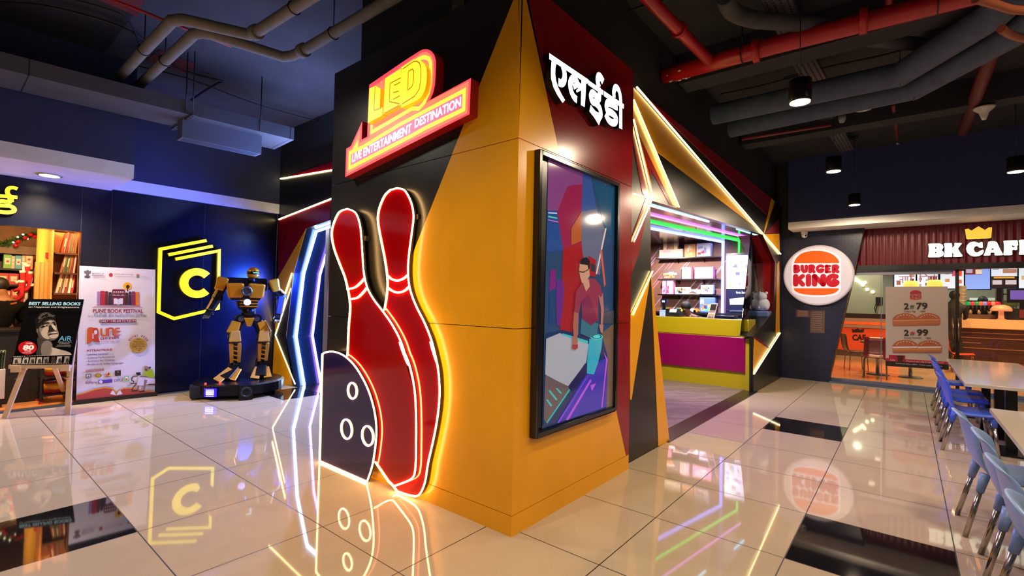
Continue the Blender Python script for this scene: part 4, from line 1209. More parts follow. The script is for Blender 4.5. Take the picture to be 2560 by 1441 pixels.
# notices on the brick
for nm, lab, q, cl in (('notice', 'small pinkish notice on the brick wall under the round sign, left', [(1990, 775), (2027, 776), (2027, 793.5), (1990, 793.5)], '#6a4a58'),
                       ('notice', 'taller brown notice on the brick wall under the round sign, right', [(2026, 776), (2062.5, 777), (2061, 833.5), (2025, 832.5)], '#6b574e')):
    o = thing(nm, lab, 'notice'); P = ons(q, x=XB-.008)
    mb = MB(); mb.prism(P, NX, .007, mat(cl, .12, spec=.7))
    for k in range(9):
        v = .08+k*.095; a = (P[0]*(1-v)+P[3]*v); b = (P[1]*(1-v)+P[2]*v)
        mb.poly([a*.88+b*.12, a*.2+b*.8, (a*.2+b*.8)-Vector((0, 0, .006)), (a*.88+b*.12)-Vector((0, 0, .006))], NX, .001, mat('#9c8678', .3))
    mb.build('printed_sheet', o); seat(o)
# glass front
gf = thing('glass_front', 'clear glass shopfront of the restaurant with a metal sill and door posts', 'glass front')
ALU = mat('#9a9ab0', .3, metal=.7)
mb = MB(); zc2 = on(2140, 683, x=XG).z
yg = yl_at(.1)-.02
def yg_at(z): 
    return on(2071+(2161-2071)*((953-0)*0+0), 953, x=XG).y
gtop = on(2135.5, 683, x=XG); gbot = on(2070, 948, x=XG)
mb.prism([(XG, gbot.y, .06), (XG, -6, .06), (XG, -6, zk+.05), (XG, gtop.y, zk+.05)], NX, .012, glass('#eef6f2')); mb.build('pane', gf)
mb = MB(); mb.box((XG-.05, -6, 0.0), (XG+.06, gbot.y+.03, .06), ALU); mb.build('sill', gf)
mb = MB(); ytr = on(2383, 690, x=XG).y
mb.box((XG-.03, ytr, zk-.075), (XG+.05, gtop.y, zk), ALU); mb.build('top_rail', gf)
for px, m_, wd in ((2203, ALU, .012), (2393, mat('#14120a', .4), .05)):
    y = on(px, 760, x=XG).y; mb = MB(); mb.box((XG-.02, y-wd/2, .06), (XG+.03, y+wd/2, zk), m_); mb.build('post', gf)
for px, a, b in ((2383, 795, 855), (2397, 795, 855)):
    p0, p1 = on(px, a, x=XG-.06), on(px, b, x=XG-.06); mb = MB(); mb.cyl(p0, p1, .02, mat('#a08068', .25, metal=.9), seg=10)
    mb.build('handle', gf)
seat(gf)
# hanging offer poster
po = thing('offer_poster', 'tall offer poster with four burgers behind the restaurant glass', 'poster')
XP = XG-.06
K = crop(2060, 640, 4.504)
Q = ons(K((692, 348), (1393, 346), (1405, 1285), (694, 1240)), x=XP)
mb = MB(); mb.prism(Q, NX, .02, mat('#b8a8a4', .55)); mb.build('board', po)
mb = MB(); kk = [0]
def pp(m, pts, zoom=K):
    kk[0] += 1; mb.poly(ons(zoom(*pts), x=XP), NX, .002+.0003*kk[0], m)
PR, PB, PG = mat('#b01830', .5), mat('#241c1c', .5), mat('#1a6a38', .5)
pp(mat('#a8122e', .5), [(694, 1150), (1400, 1195), (1402, 1225), (694, 1185)])
pp(mat('#1a1014', .5), [(694, 1185), (1402, 1225), (1405, 1285), (694, 1240)])
pp(mat('#a01030', .5), [(730, 1115), (915, 1122), (915, 1190), (730, 1185)])
pp(mat('#3a1014', .5), [(818, 1122), (900, 1125), (885, 1195), (835, 1192)])
def ell(cx, cy, rx, ry, a0=0, a1=360, n=20): return [(cx+rx*math.cos(math.radians(a0+(a1-a0)*i/n)), cy+ry*math.sin(math.radians(a0+(a1-a0)*i/n))) for i in range(n+1)]
pp(PR, ell(1032, 425, 66, 38, 180, 360)); pp(mat('#c8402a', .5), ell(1032, 482, 64, 14, 0, 180)+[(968, 478)])
BUN, BUN2, PAT, LET = mat('#a4604a', .6), mat('#c08a60', .6), mat('#8a4a2a', .6), mat('#d8ccd8', .6)
for cx, cy, sc_, wt in ((915, 745, 1, 0), (1175, 738, .92, 0), (915, 1045, 1, 1), (1185, 1045, .95, 1)):
    s_ = 145*sc_
    pp(mat('#a85a3e', .6), ell(cx, cy-20, s_, 78*sc_, 180, 360)); pp(mat('#9c3a30', .6), [(cx-s_, cy-20), (cx+s_, cy-22), (cx+s_, cy), (cx-s_, cy+2)])
    pp(LET if wt else BUN2, [(cx-s_, cy-22), (cx+s_, cy-26), (cx+s_*.95, cy-8), (cx-s_*.95, cy-4)])
    pp(mat('#b86a3a', .6) if not wt else mat('#c07a44', .6), [(cx-s_, cy), (cx+s_*1.02, cy-4), (cx+s_*.98, cy+24), (cx-s_*.98, cy+26)])
    pp(BUN, [(cx-s_, cy+24), (cx+s_, cy+22), (cx+s_*.92, cy+46), (cx-s_*.92, cy+48)])
    for k in range(8):
        a = math.radians(200+k*20); pp(mat('#d8b890', .6), ell(cx+s_*.7*math.cos(a), cy-28+52*sc_*math.sin(a), 9, 5, n=8))
def pt(body, a, b, cap, m, bold=0):
    p0, p1 = ons(K(a, b), x=XP); mb.text(body, p0+NX*.012, p1+NX*.012, (on(*K((a[0], a[1]-cap))[0], x=XP)-p0), m, NX, bold=bold)
pt('BURGER', (972, 436), (1094, 436), 24, PR, .03); pt('KING', (968, 474), (1096, 474), 32, PR, .045)
pt('2', (900, 600), (955, 600), 66, PB, .03); pt('79', (1038, 600), (1165, 600), 72, PB, .03); pt('for', (968, 600), (1018, 600), 22, PB)
pt('2', (900, 898), (955, 898), 64, PB, .03); pt('99', (1045, 898), (1172, 898), 70, PB, .03); pt('for', (968, 898), (1018, 898), 22, PB)
pt('Crispy Veg', (898, 634), (1030, 634), 18, PB); pt('180', (1085, 634), (1140, 634), 18, PB)
pt('Crispy Chicken', (898, 932), (1098, 932), 18, PB); pt('180', (1140, 936), (1205, 936), 18, PB)
pt('Coke', (745, 1180), (800, 1182), 18, LET)
pt('Replace any veg burger with cola', (930, 1190), (1350, 1212), 12, LET)
pt('Limited time offer. Valid only in store', (810, 1215), (1330, 1250), 12, LET)
for cx, cy, m_ in ((992, 566, PG), (996, 866, PR)):
    pp(m_, [(cx-24, cy-10), (cx-12, cy-2), (cx, cy-16), (cx+12, cy-2), (cx+26, cy-10), (cx+22, cy+10), (cx-20, cy+10)])
mb.build('print', po)
seat(po)

# ------------------------------------------------------------------ restaurant interior
FW = mat('#d2a074', .12, noise=.05, nscale=2)
mb = MB(); mb.box((XG+.06, -8, -.02), (21.5, 3.2, 0.002), FW); struct(mb, 'floor_restaurant', 'warm polished floor of the restaurant')
mb = MB(); mb.box((XG+.06, -8, 3.3), (21.5, 3.2, 3.4), mat('#7a6a58', .8)); struct(mb, 'ceiling_restaurant')
mb = MB(); mb.box((21.2, -8, 0), (21.3, 3.2, 3.3), mat('#8a8878', .5)); struct(mb, 'wall_kitchen', 'kitchen back wall')
mb = MB(); mb.box((XG+.3, 2.5, 0), (21.3, 2.6, 3.3), mat('#b09a80', .6)); struct(mb, 'wall_restaurant_side')
XW2 = 18.9
TW = mat('#b3b199', .12, spec=.6)
q = ons([(2118, 682), (2207, 680), (2207, 786), (2118, 786)], x=XW2)
mb = MB(); mb.box((XW2, q[1].y, q[2].z), (XW2+.1, 2.4, 3.25), TW); struct(mb, 'wall_tiled', 'pale tiled wall inside the restaurant')
for x_, y_ in ((13.2, .6), (13.2, -1.4), (13.2, -3.6), (15.4, 1.2), (15.4, -.8), (15.4, -3.0), (17.0, -1.8), (17.0, -4.4)):
    o = thing('restaurant_downlight', 'small round downlight in the restaurant ceiling', 'lamp', 'downlights in the restaurant ceiling')
    mb = MB(); mb.lathe((x_, y_, 3.285), [(.07, 0), (.09, .005), (.09, .014)], mat('#d0c0a8', .4), 16); mb.build('trim_ring', o)
    mb = MB(); mb.lathe((x_, y_, 3.281), [(.065, 0), (.065, .004)], glow('#ffe0b0', 8), 16); mb.build('lens', o); seat(o)
    lamp('restaurant_light', 'SPOT', (x_, y_, 3.26), 210, (1.0, .58, .28), .06, (x_, y_, 0), 150, .7)
for y_ in (1.0, -1.2, -3.4):
    lamp('kitchen_light', 'SPOT', (20.0, y_, 3.2), 130, (1.0, .95, .82), .2, (20.0, y_, 0), 160, .8)
lamp('tiled_wall_light', 'SPOT', (17.6, 1.3, 3.2), 130, (1.0, .95, .8), .1, (18.9, 1.3, 1.9), 130, .9)
for i, (px, py) in enumerate([(2137, 697.5), (2142, 701.5), (2147, 704.5), (2151.5, 708), (2162, 707), (2157, 713), (2168, 724), (2182, 730)]):  # glowing discs standing in for downlights reflected in the tiles
    p = on(px, py, x=XW2-.03)
    mb = MB(); mb.lathe(p, [(.05, 0), (.05, .015)], glow('#fff0c0', 3.0), 12, axis=(-1, 0, 0)); single(mb, 'downlight_reflection', 'small glowing disc for a downlight reflection on the pale tiled restaurant wall', 'reflection', 'downlight reflections on the tiled wall')
# cafe counter (orange) and main counter (slatted)
cc = thing('cafe_counter', 'orange-fronted cafe counter with a crown at the left of the restaurant', 'counter')
XCc = 18.2
b1 = crop(2080, 790, 7.584)
def oc_(p, x=XCc): return ons(b1(*p), x=x)
z = lambda y_: on(2150, y_, x=XCc).z
ya, yb = on(2095, 850, x=XCc).y+.6, on(2216, 850, x=XCc).y-.3
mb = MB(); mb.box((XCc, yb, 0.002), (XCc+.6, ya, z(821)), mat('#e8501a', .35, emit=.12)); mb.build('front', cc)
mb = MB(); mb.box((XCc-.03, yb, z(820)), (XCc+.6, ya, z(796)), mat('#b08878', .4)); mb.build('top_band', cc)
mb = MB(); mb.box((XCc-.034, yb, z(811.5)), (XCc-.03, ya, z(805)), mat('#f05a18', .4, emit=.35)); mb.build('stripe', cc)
mb = MB(); mb.box((XCc, yb, z(796)), (XCc+.6, ya, z(784.5)), mat('#2e1a12', .4)); mb.build('dark_rail', cc)
mb = MB(); mb.poly(oc_([(372, 240), (420, 265), (480, 235), (540, 265), (612, 238), (600, 318), (385, 318)]), NX, .003, mat('#3c160c', .4))
a, b = oc_([(385, 462), (640, 468)]); mb.text('CAF', a+NX*.004, b+NX*.004, Vector((0, 0, 1))*(oc_([(385, 352)])[0].z-a.z), mat('#3c160c', .4), NX, bold=.05)
mb.build('crown_and_lettering', cc)
mb = MB(); mb.box((XCc-.01, yb, 0.004), (XCc+.02, ya, z(877)), mat('#5a4028', .4)); mb.build('kickboard', cc)
seat(cc)
mc = thing('slatted_counter', 'long dark wood service counter with a pale top given a glow in the restaurant', 'counter')
XM = 17.6
zz = lambda y_, px=2450: on(px, y_, x=XM).z
yL = on(2362, 830, x=XM).y
mb = MB(); mb.box((XM-.05, -7, zz(821)), (XM+.7, yL, zz(798.5)), mat('#e8a468', .4, emit=.42)); mb.build('worktop', mc)  # emission puts the warm light on the wood top into its material
mb = MB(); mb.box((XM, -7, 0.15), (XM+.6, yL, zz(821)), mat('#4a2412', .35, noise=.3, nscale=6)); mb.build('front', mc)
mb = MB(); mb.box((XM+.05, -7, 0.004), (XM+.55, yL, .15), mat('#c07838', .5)); mb.build('plinth', mc)
for i, (a, ex) in enumerate(((822, 2600), (833, 2600), (845.5, 2600), (858.5, 2452), (871.5, 2600))):
    zl_ = zz(a); y1 = on(ex, a, x=XM).y
    mb = MB(); mb.box((XM-.012, max(-7, y1), zl_-.010), (XM, yL, zl_+.010), mat('#a86a44', .35)); mb.build('slat', mc)
seat(mc)
# menu screens
def menu(lab, rect, base, items, e=1.0):
    l, t, r, b = rect; XMn = 18.9
    o = thing('menu_screen', lab, 'screen', 'menu screens over the counter')
    P = ons([(l, t), (r, t-.5), (r, b-.5), (l, b)], x=XMn)
    mb = MB(); mb.box((XMn+.003, P[1].y-.03, P[2].z-.03), (XMn+.08, P[0].y+.03, P[0].z+.03), mat('#182a68', .3)); mb.build('casing', o)
    mb = MB(); qq = lambda u, v: P[0]*(1-u)*(1-v)+P[1]*u*(1-v)+P[2]*u*v+P[3]*(1-u)*v
    mb.prism(P, NX, .003, glow(base, e))
    for k, (u0, v0, u1, v1, cl) in enumerate(items):
        mb.poly([qq(u0, v0), qq(u1, v0), qq(u1, v1), qq(u0, v1)], NX, .002+.0006*k, glow(cl, e))
    mb.build('lit_picture', o)
    return o, qq
MW = '#dfe4f8'
o, qq = menu('leftmost white menu screen with Devanagari lettering over the counter', (2236, 680, 2289, 724), MW, [(.1, .5, .3, .75, '#a05848'), (.7, .05, .95, .3, '#c08878'), (.75, .4, .92, .75, '#7a2820')])
mb = MB(); T = glow('#b08088', .8)
for st in ([(.2, .28), (.95, .28)], [(.4, .28), (.4, .65)], [(.25, .45), (.4, .45)], [(.62, .28), (.62, .6)], [(.52, .3), (.52, .5)], [(.8, .28), (.8, .6)]):
    mb.ribbon([qq(*p)+NX*.008 for p in st], .03, NX, 0, T)
mb.build('lettering', o); seat(o)
o, qq = menu('second menu screen with Devanagari lettering over the counter', (2293, 679, 2345, 723.5), MW, [(.1, .35, .22, .5, '#803028'), (.6, .3, .72, .5, '#904038'), (.1, .7, .2, .85, '#b89078'), (.4, .65, .52, .8, '#583828'), (.75, .3, .95, .6, '#7a2820')])
mb = MB()
for st in ([(.1, .28), (.98, .28)], [(.15, .6), (.15, .15), (.3, .08), (.5, .28)], [(.55, .28), (.55, .7)], [(.4, .5), (.7, .45)], [(.85, .28), (.85, .65)]):
    mb.ribbon([qq(*p)+NX*.008 for p in st], .03, NX, 0, T)
mb.build('lettering', o); seat(o)
o, qq = menu('third white menu screen with a pink tab over the counter', (2351, 678, 2409.5, 722), MW, [(.2, .0, .38, .2, '#c8a070'), (.5, 0, .64, .3, '#e84878'), (.72, 0, .92, .3, '#f04828'), (.2, .45, .4, .62, '#d08860'), (.8, .5, .92, .72, '#d87050'), (.7, .85, .9, .92, '#d06040')]); seat(o)
o, qq = menu('plain light blue menu screen over the counter', (2413, 672, 2475, 723.5), '#8ea8ff', [(0, 0, .68, .29, '#7a2830'), (.04, .03, .3, .22, '#b8a8c8'), (.42, .05, .68, .27, '#e8d0c0')], .95); seat(o)
o, qq = menu('half white, half dark menu screen over the counter', (2478, 670.5, 2543, 719.5), MW, [(0, .42, 1, 1, '#2a1618'), (.1, .45, .9, .53, '#e0a028'), (.05, .62, .42, .85, '#c8b8c8'), (.55, .62, .97, .85, '#c8b8c8'), (.45, .05, .98, .27, '#b07868'), (.05, .05, .3, .1, '#8890b8')]); seat(o)
o, qq = menu('rightmost white menu screen over the counter, cut by the photo edge', (2547, 668.5, 2612, 721), MW, [(.1, .4, .6, .6, '#c8a878')]); seat(o)
# pendants in the restaurant
for px, py, lab in ((2277, 703, 'left glowing orange pendant lamp above the offer poster'), (2336.5, 700.5, 'right glowing orange pendant lamp above the offer poster')):
    o = thing('pendant_lamp', lab, 'lamp', 'orange pendant lamps in the restaurant'); p = on(px, py, x=15.2)
    mb = MB(); mb.lathe(p-Vector((0, 0, .26)), [(.15, 0), (.145, .2), (.11, .26)], glow('#ffb050', 1.6), 18); mb.build('shade', o)
    mb = MB(); mb.cyl(p, (p.x, p.y, 3.3), .006, mat('#201810', .5), seg=6); mb.build('cord', o); seat(o)
# kitchen things on and behind the counter
b7 = crop(2320, 660, 9.008)
XK = 18.35; ztop_c = zz(798.5)
dm = thing('drinks_machine', 'drinks dispenser with a row of coloured domed taps on the counter', 'drinks machine')
p0, p1 = on(2410, 798, x=XK-.3), on(2498, 798, x=XK-.3)
mb = MB(); mb.box((XK-.3, p1.y, ztop_c), (XK, p0.y, ztop_c+.12), mat('#6a5048', .4)); mb.box((XK-.1, p1.y, ztop_c), (XK, p0.y, ztop_c+.5), mat('#1c1a1c', .4)); mb.build('body', dm)
for i, cl in enumerate(['#18a060', '#e83050', '#189850', '#f06a48', '#8a88d8', '#d81028', '#f08868', '#e81838']):
    p = on(2421+10.3*i, 759.5, x=XK-.25)
    mb = MB(); mb.ball(p, .075, mat(cl, .3, emit=.5), 12, 8, sx=.6, sz=.75); mb.build('tap_dome', dm)
    mb = MB(); mb.cyl(p-Vector((-.02, 0, .05)), p-Vector((-.02, 0, .2)), .03, mat('#201a1a', .4), seg=8); mb.build('tap', dm)
for i in (0.2, .45, .75):
    p = p0*(1-i)+p1*i; mb = MB(); mb.lathe((XK-.2, p.y, ztop_c+.12), [(.035, 0), (.05, .12)], mat('#c8a890', .5), 12); mb.build('cup', dm)
seat(dm)
o = thing('cup_tower', 'tall white stack of cups at the left of the drinks dispenser', 'cup dispenser')
p = on(2406, 798, x=XK-.1)
for k in range(9):
    mb = MB(); mb.lathe((p.x, p.y, ztop_c+.1*k), [(.07, 0), (.09, .09), (.10, .1)], mat('#dcdcd4', .4), 14); mb.build('cup', o)
seat(o)
o = thing('worker', 'restaurant worker seen from behind, dark hair, at the kitchen screens', 'person')
o.name = 'person'
p = on(2457, 752, x=20.2)
mb = MB(); mb.ball(p, .12, HAIR, sz=1.15); hd_ = mb.build('hair', o)
V = [Vector((p.x, p.y, .95)), Vector((p.x, p.y, 1.2)), Vector((p.x, p.y, p.z-.26)), Vector((p.x, p.y, p.z-.12)), p.copy(), Vector((p.x, p.y+.2, p.z-.3)), Vector((p.x, p.y+.25, p.z-.62)), Vector((p.x, p.y-.2, p.z-.3)), Vector((p.x, p.y-.25, p.z-.62)), Vector((p.x, p.y+.09, .5)), Vector((p.x, p.y+.09, .02)), Vector((p.x, p.y-.09, .5)), Vector((p.x, p.y-.09, .0))]
skin_body('body', o, V, [(0, 1), (1, 2), (2, 3), (3, 4), (2, 5), (5, 6), (2, 7), (7, 8), (0, 9), (9, 10), (0, 11), (11, 12)], [.14, .16, .13, .06, .09, .07, .05, .07, .05, .09, .06, .09, .06], mat('#2a1a1c', .7), 0, 1)
seat(o)
o = thing('customer', 'person in dark clothes standing at the counter left of the cup tower', 'person'); o.name = 'person'
p = on(2386, 741, x=17.1)
V = [Vector((p.x, p.y, .92)), Vector((p.x, p.y, 1.15)), Vector((p.x, p.y, p.z-.25)), Vector((p.x, p.y, p.z-.12)), p.copy(), Vector((p.x, p.y+.19, p.z-.29)), Vector((p.x+.1, p.y+.23, p.z-.55)), Vector((p.x+.3, p.y+.2, p.z-.6)), Vector((p.x, p.y-.19, p.z-.29)), Vector((p.x+.1, p.y-.23, p.z-.55)), Vector((p.x+.3, p.y-.2, p.z-.6)), Vector((p.x, p.y+.09, .48)), Vector((p.x, p.y+.09, .02)), Vector((p.x, p.y-.09, .48)), Vector((p.x, p.y-.09, .0))]
skin_body('body', o, V, [(0, 1), (1, 2), (2, 3), (3, 4), (2, 5), (5, 6), (6, 7), (2, 8), (8, 9), (9, 10), (0, 11), (11, 12), (0, 13), (13, 14)], [.14, .16, .13, .055, .085, .07, .05, .035, .07, .05, .035, .09, .06, .09, .06], mat('#1c1416', .7), 0, 1)
mb = MB(); mb.ball(p+Vector((.0, 0, .03)), .11, HAIR, sz=1.15); mb.build('hair', o)
seat(o)
for lab, l, t, r, b, x, cl in (('pale kitchen screen left of the worker', 2424, 745, 2450, 758, 20.4, '#d0d4cc'), ('pale kitchen screen right of the worker', 2464, 745, 2490, 757, 20.4, '#d0ccb8')):
    P = ons([(l, t), (r, t), (r, b), (l, b)], x=x); o = thing('kitchen_screen', lab, 'screen', 'pale kitchen screens')
    mb = MB(); mb.prism(P, NX, .03, mat(cl, .4, emit=.5)); mb.build('panel', o)
    mb = MB(); mb.cyl(P[2]*.5+P[3]*.5+Vector((.02, 0, 0)), Vector((x+.02, (P[2].y+P[3].y)/2, 0.003)), .02, mat('#606060', .4), seg=8); mb.build('stand', o); seat(o)
o = thing('kitchen_pillar', 'brown square column between the kitchen bays', 'column')
P = ons([(2491, 724), (2506, 724)], x=19.6); mb = MB(); mb.box((19.6, P[1].y, 0.003), (19.9, P[0].y, 3.3), mat('#5a3a36', .5)); mb.build('shaft', o); seat(o)
o = thing('kitchen_rack', 'steel rack with trays at the right of the brown kitchen column', 'rack')
P = ons([(2507, 727), (2541, 727)], x=19.4)
for y in (P[0].y, P[1].y):
    for x in (19.4, 19.9):
        mb = MB(); mb.box((x, y-.015, 0.003), (x+.03, y+.015, 2.3), ALU); mb.build('upright', o)
for k, z_ in enumerate((.9, 1.25, 1.6, 1.95)):
    mb = MB(); mb.box((19.4, P[1].y, z_), (19.93, P[0].y, z_+.03), mat('#8a9088', .3, metal=.6)); mb.build('shelf', o)
seat(o)
for k, (px, z_, cl, lab) in enumerate([(2513, 1.28, '#e0e4dc', 'white tray on the steel kitchen rack'), (2526, 1.63, '#8a9a50', 'olive box on the steel kitchen rack'), (2533, 1.28, '#505848', 'dark tub on the steel kitchen rack')]):
    y = on(px, 760, x=19.6).y; mb = MB(); mb.box((19.5, y-.16, z_), (19.85, y+.16, z_+.16), mat(cl, .4)); single(mb, 'food_tray', lab, 'tray', bevel=.02)
o = thing('table_lamp', 'peach mushroom-shaped lamp on the service counter', 'lamp')
p = on(2503, 798, x=XM+.2); PE = mat('#e8a078', .4, emit=.35)
mb = MB(); mb.lathe((p.x, p.y, ztop_c), [(.11, 0), (.06, .03), (.05, .24)], PE, 16); mb.build('stem', o)
mb = MB(); mb.lathe((p.x, p.y, ztop_c+.22), [(.2, 0), (.21, .05), (.16, .13), (.06, .17)], PE, 18); mb.build('shade', o); seat(o)
o = thing('till_screen', 'dark till screen with a violet display at the right end of the counter', 'till')
p = on(2556, 738, x=XM+.3); mb = MB(); mb.box((p.x, p.y-.28, p.z-.2), (p.x+.05, p.y+.28, p.z+.16), mat('#141218', .3)); mb.build('casing', o)
mb = MB(); mb.box((p.x-.004, p.y-.22, p.z-.12), (p.x, p.y+.22, p.z+.12), glow('#5848a8', .8)); mb.build('lit_screen', o)
mb = MB(); mb.box((p.x, p.y-.05, ztop_c), (p.x+.06, p.y+.05, p.z-.2), mat('#141218', .3)); mb.build('stand', o); seat(o)
o = thing('till', 'black till with a maroon card standing by the peach lamp', 'till')
p = on(2541, 797, x=XM+.25); mb = MB(); mb.box((p.x, p.y-.45, ztop_c), (p.x+.35, p.y+.35, ztop_c+.3), mat('#15120f', .5)); mb.build('body', o)
mb = MB(); mb.box((p.x-.02, p.y-.4, ztop_c+.06), (p.x, p.y-.05, ztop_c+.27), mat('#6a2030', .5)); mb.build('card', o); seat(o)
o = thing('wall_phone', 'black wall telephone on the pale tiled restaurant wall', 'telephone')
p = on(2198, 753, x=XW2-.04); mb = MB(); mb.box((p.x, p.y-.09, p.z-.12), (p.x+.04, p.y+.09, p.z+.12), mat('#201814', .4)); mb.build('body', o)
mb = MB(); mb.tube([p+Vector((0, .08, -.1)), p+Vector((-.02, .12, -.22)), p+Vector((-.02, .09, -.36)), p+Vector((-.02, .06, -.22)), p+Vector((0, .04, -.12))], .012, mat('#201814', .4), 6); mb.build('cord', o); seat(o)
# seating in the restaurant
def cafe_chair(lab, px, py, x, rz, shell, legs):
    """moulded shell chair on thin steel legs; faces local -y"""
    o = thing('cafe_chair', lab, 'chair', 'moulded chairs in the restaurant')
    S_ = mat(shell, .3); T_ = mat(legs, .3, metal=.8)
    prof = [(-.21, .45), (-.1, .44), (.05, .43), (.16, .44), (.21, .50), (.235, .62), (.25, .78), (.26, .86)]
    mb = MB(); W = .22
    top = [[Vector((u*W*(1-.10*max(0, i-4)/4), y, z_+(.012*abs(u) if i < 4 else 0))) for u in (-1, -.5, 0, .5, 1)] for i, (y, z_) in enumerate(prof)]
    vs_ = [v for r in top for v in r] + [v+Vector((0, .0 if i < 4 else .014, -.014 if i < 4 else 0)) for i, r in enumerate(top) for v in r]
    n, k = len(prof), 5; fs = []
    for i in range(n-1):
        for j in range(k-1):
            a = i*k+j; fs += [(a, a+1, a+k+1, a+k), (n*k+a, n*k+a+k, n*k+a+k+1, n*k+a+1)]
    for i in range(n-1):
        for j in (0, k-1):
            a = i*k+j; fs.append((a, a+k, n*k+a+k, n*k+a))
    for j in range(k-1):
        fs.append((j, n*k+j, n*k+j+1, j+1)); a = (n-1)*k+j; fs.append((a, a+1, n*k+a+1, n*k+a))
    mb.raw(vs_, fs, S_, True); mb.build('shell', o)
    mb = MB()
    for sx in (-1, 1):
        for sy in (-.17, .17):
            m2 = MB(); m2.tube([(sx*.15, sy*.7, .43), (sx*.19, sy, .40), (sx*.20, sy*1.12, .0)], .010, T_, 8); m2.build('leg', o)
    p = on(px, py, x=x)
    o.location = (x, p.y, 0.003); o.rotation_euler = (0, 0, rz)
    return o
cafe_chair('dark brown moulded chair at the left end of the restaurant, seen from the side', 2140, 930, 14.4, math.radians(20), '#4a2a20', '#8a6a50')
cafe_chair('maroon moulded chair with its back to the glass beside the offer poster', 2188, 930, 13.1, math.radians(-90), '#7a1428', '#707078')
cafe_chair('orange-red moulded chair right of the glass door post', 2406, 930, 15.8, math.radians(0), '#d83c10', '#8a6a50')
for lab, px, x in (('steel pedestal table behind the maroon restaurant chair', 2194, 13.75), ('steel pedestal table hidden behind the offer poster', 2276, 13.75)):
    o = thing('cafe_table', lab, 'table', 'pedestal tables in the restaurant'); y = on(px, 900, x=x).y
    mb = MB(); mb.box((x-.3, y-.3, .72), (x+.3, y+.3, .75), mat('#5a2a1c', .3)); mb.build('tabletop', o)
    mb = MB(); mb.cyl((x, y, .02), (x, y, .72), .035, mat('#a0a0b0', .25, metal=.9), seg=12); mb.build('column', o)
    mb = MB(); mb.lathe((x, y, .003), [(.22, 0), (.2, .015), (.04, .025)], mat('#60606a', .3, metal=.8), 20); mb.build('base', o); seat(o)
# ================================================================== FOOD COURT FURNITURE
def court_chair(shell):
    """one-piece plastic shell with a flared top lip on four chrome tubes; faces local -y, origin on the floor"""
    S_ = mat(shell, .33, spec=.4); T_ = mat('#b8b2a8', .2, metal=1.0)
    o = thing('court_chair', '', 'chair')
    prof = [(-.235, .425, .205, 0), (-.225, .452, .212, 0), (-.12, .447, .215, .004), (.02, .438, .215, .008), (.12, .446, .214, .012), (.172, .49, .213, .022), (.196, .57, .213, .032), (.214, .66, .212, .036), (.228, .735, .205, .036), (.240, .785, .190, .034), (.262, .818, .172, .030), (.285, .826, .160, .028)]
    us = (-1, -.93, -.6, -.2, .2, .6, .93, 1)
    n, k = len(prof), len(us); vs_ = []
    for i, (y, z, W, cv_) in enumerate(prof):
        for u in us:
            sk = 0.045 if (abs(u) == 1 and i < 5) else (0.02 if abs(u) == 1 else 0)
            yy = y-cv_*u*u*1.2-(.014 if (abs(u) == 1 and i >= 5) else 0)
            zz_ = z-(sk if i < 5 else 0)+(0.006*abs(u)**2 if i < 5 else 0)-(.035*abs(u)**4 if i > 8 else 0)
            vs_.append(Vector((u*W, yy, zz_)))
    th = 0.012; off_ = []
    for i in range(n):
        a = Vector(prof[max(0, i-1)][:2]); b = Vector(prof[min(n-1, i+1)][:2]); d = (b-a).normalized()
        for u in us: off_.append(Vector((0, d.y*1.0, -d.x))*th)
    back = [v+q for v, q in zip(vs_, off_)]; N = n*k; fs = []
    for i in range(n-1):
        for j in range(k-1):
            a = i*k+j; fs += [(a, a+1, a+k+1, a+k), (N+a, N+a+k, N+a+k+1, N+a+1)]
        for j in (0, k-1):
            a = i*k+j; fs.append((a, a+k, N+a+k, N+a) if j == 0 else (a, N+a, N+a+k, a+k))
    for j in range(k-1):
        fs.append((j, N+j, N+j+1, j+1)); a = (n-1)*k+j; fs.append((a, a+1, N+a+1, N+a))
    mb = MB(); mb.raw(vs_+back, fs, S_, True); mb.build('shell', o, sub=1)
    for sx in (-1, 1):
        for y0, y1 in ((-.165, -.20), (.13, .235)):
            mb = MB(); mb.tube([(sx*.175, y0, .435), (sx*.186, y0+(y1-y0)*.28, .31)], .030, S_, 12, r1=.021); mb.build('leg_socket', o)
            mb = MB(); mb.tube([(sx*.183, y0+(y1-y0)*.2, .345), (sx*.215, y1, .0)], .0155, T_, 12); mb.build('leg', o)
    return o
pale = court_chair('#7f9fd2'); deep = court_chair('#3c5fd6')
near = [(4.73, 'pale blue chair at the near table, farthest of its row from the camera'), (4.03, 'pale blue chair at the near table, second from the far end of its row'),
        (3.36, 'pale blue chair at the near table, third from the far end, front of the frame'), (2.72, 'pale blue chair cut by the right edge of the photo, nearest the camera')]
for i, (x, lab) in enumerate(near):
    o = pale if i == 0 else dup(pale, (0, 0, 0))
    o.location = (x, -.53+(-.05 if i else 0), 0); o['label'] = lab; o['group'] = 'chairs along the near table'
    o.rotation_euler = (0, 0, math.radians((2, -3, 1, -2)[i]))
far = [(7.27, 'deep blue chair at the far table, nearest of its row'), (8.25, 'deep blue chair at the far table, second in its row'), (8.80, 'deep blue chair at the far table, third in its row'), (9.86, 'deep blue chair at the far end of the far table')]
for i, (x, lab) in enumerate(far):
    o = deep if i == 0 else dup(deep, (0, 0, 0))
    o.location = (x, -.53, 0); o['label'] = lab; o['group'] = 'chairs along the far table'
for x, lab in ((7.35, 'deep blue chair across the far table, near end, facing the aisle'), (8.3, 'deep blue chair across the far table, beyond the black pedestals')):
    o = dup(deep, (x, -1.42, 0), math.pi, lab); o['group'] = 'chairs across the far table'
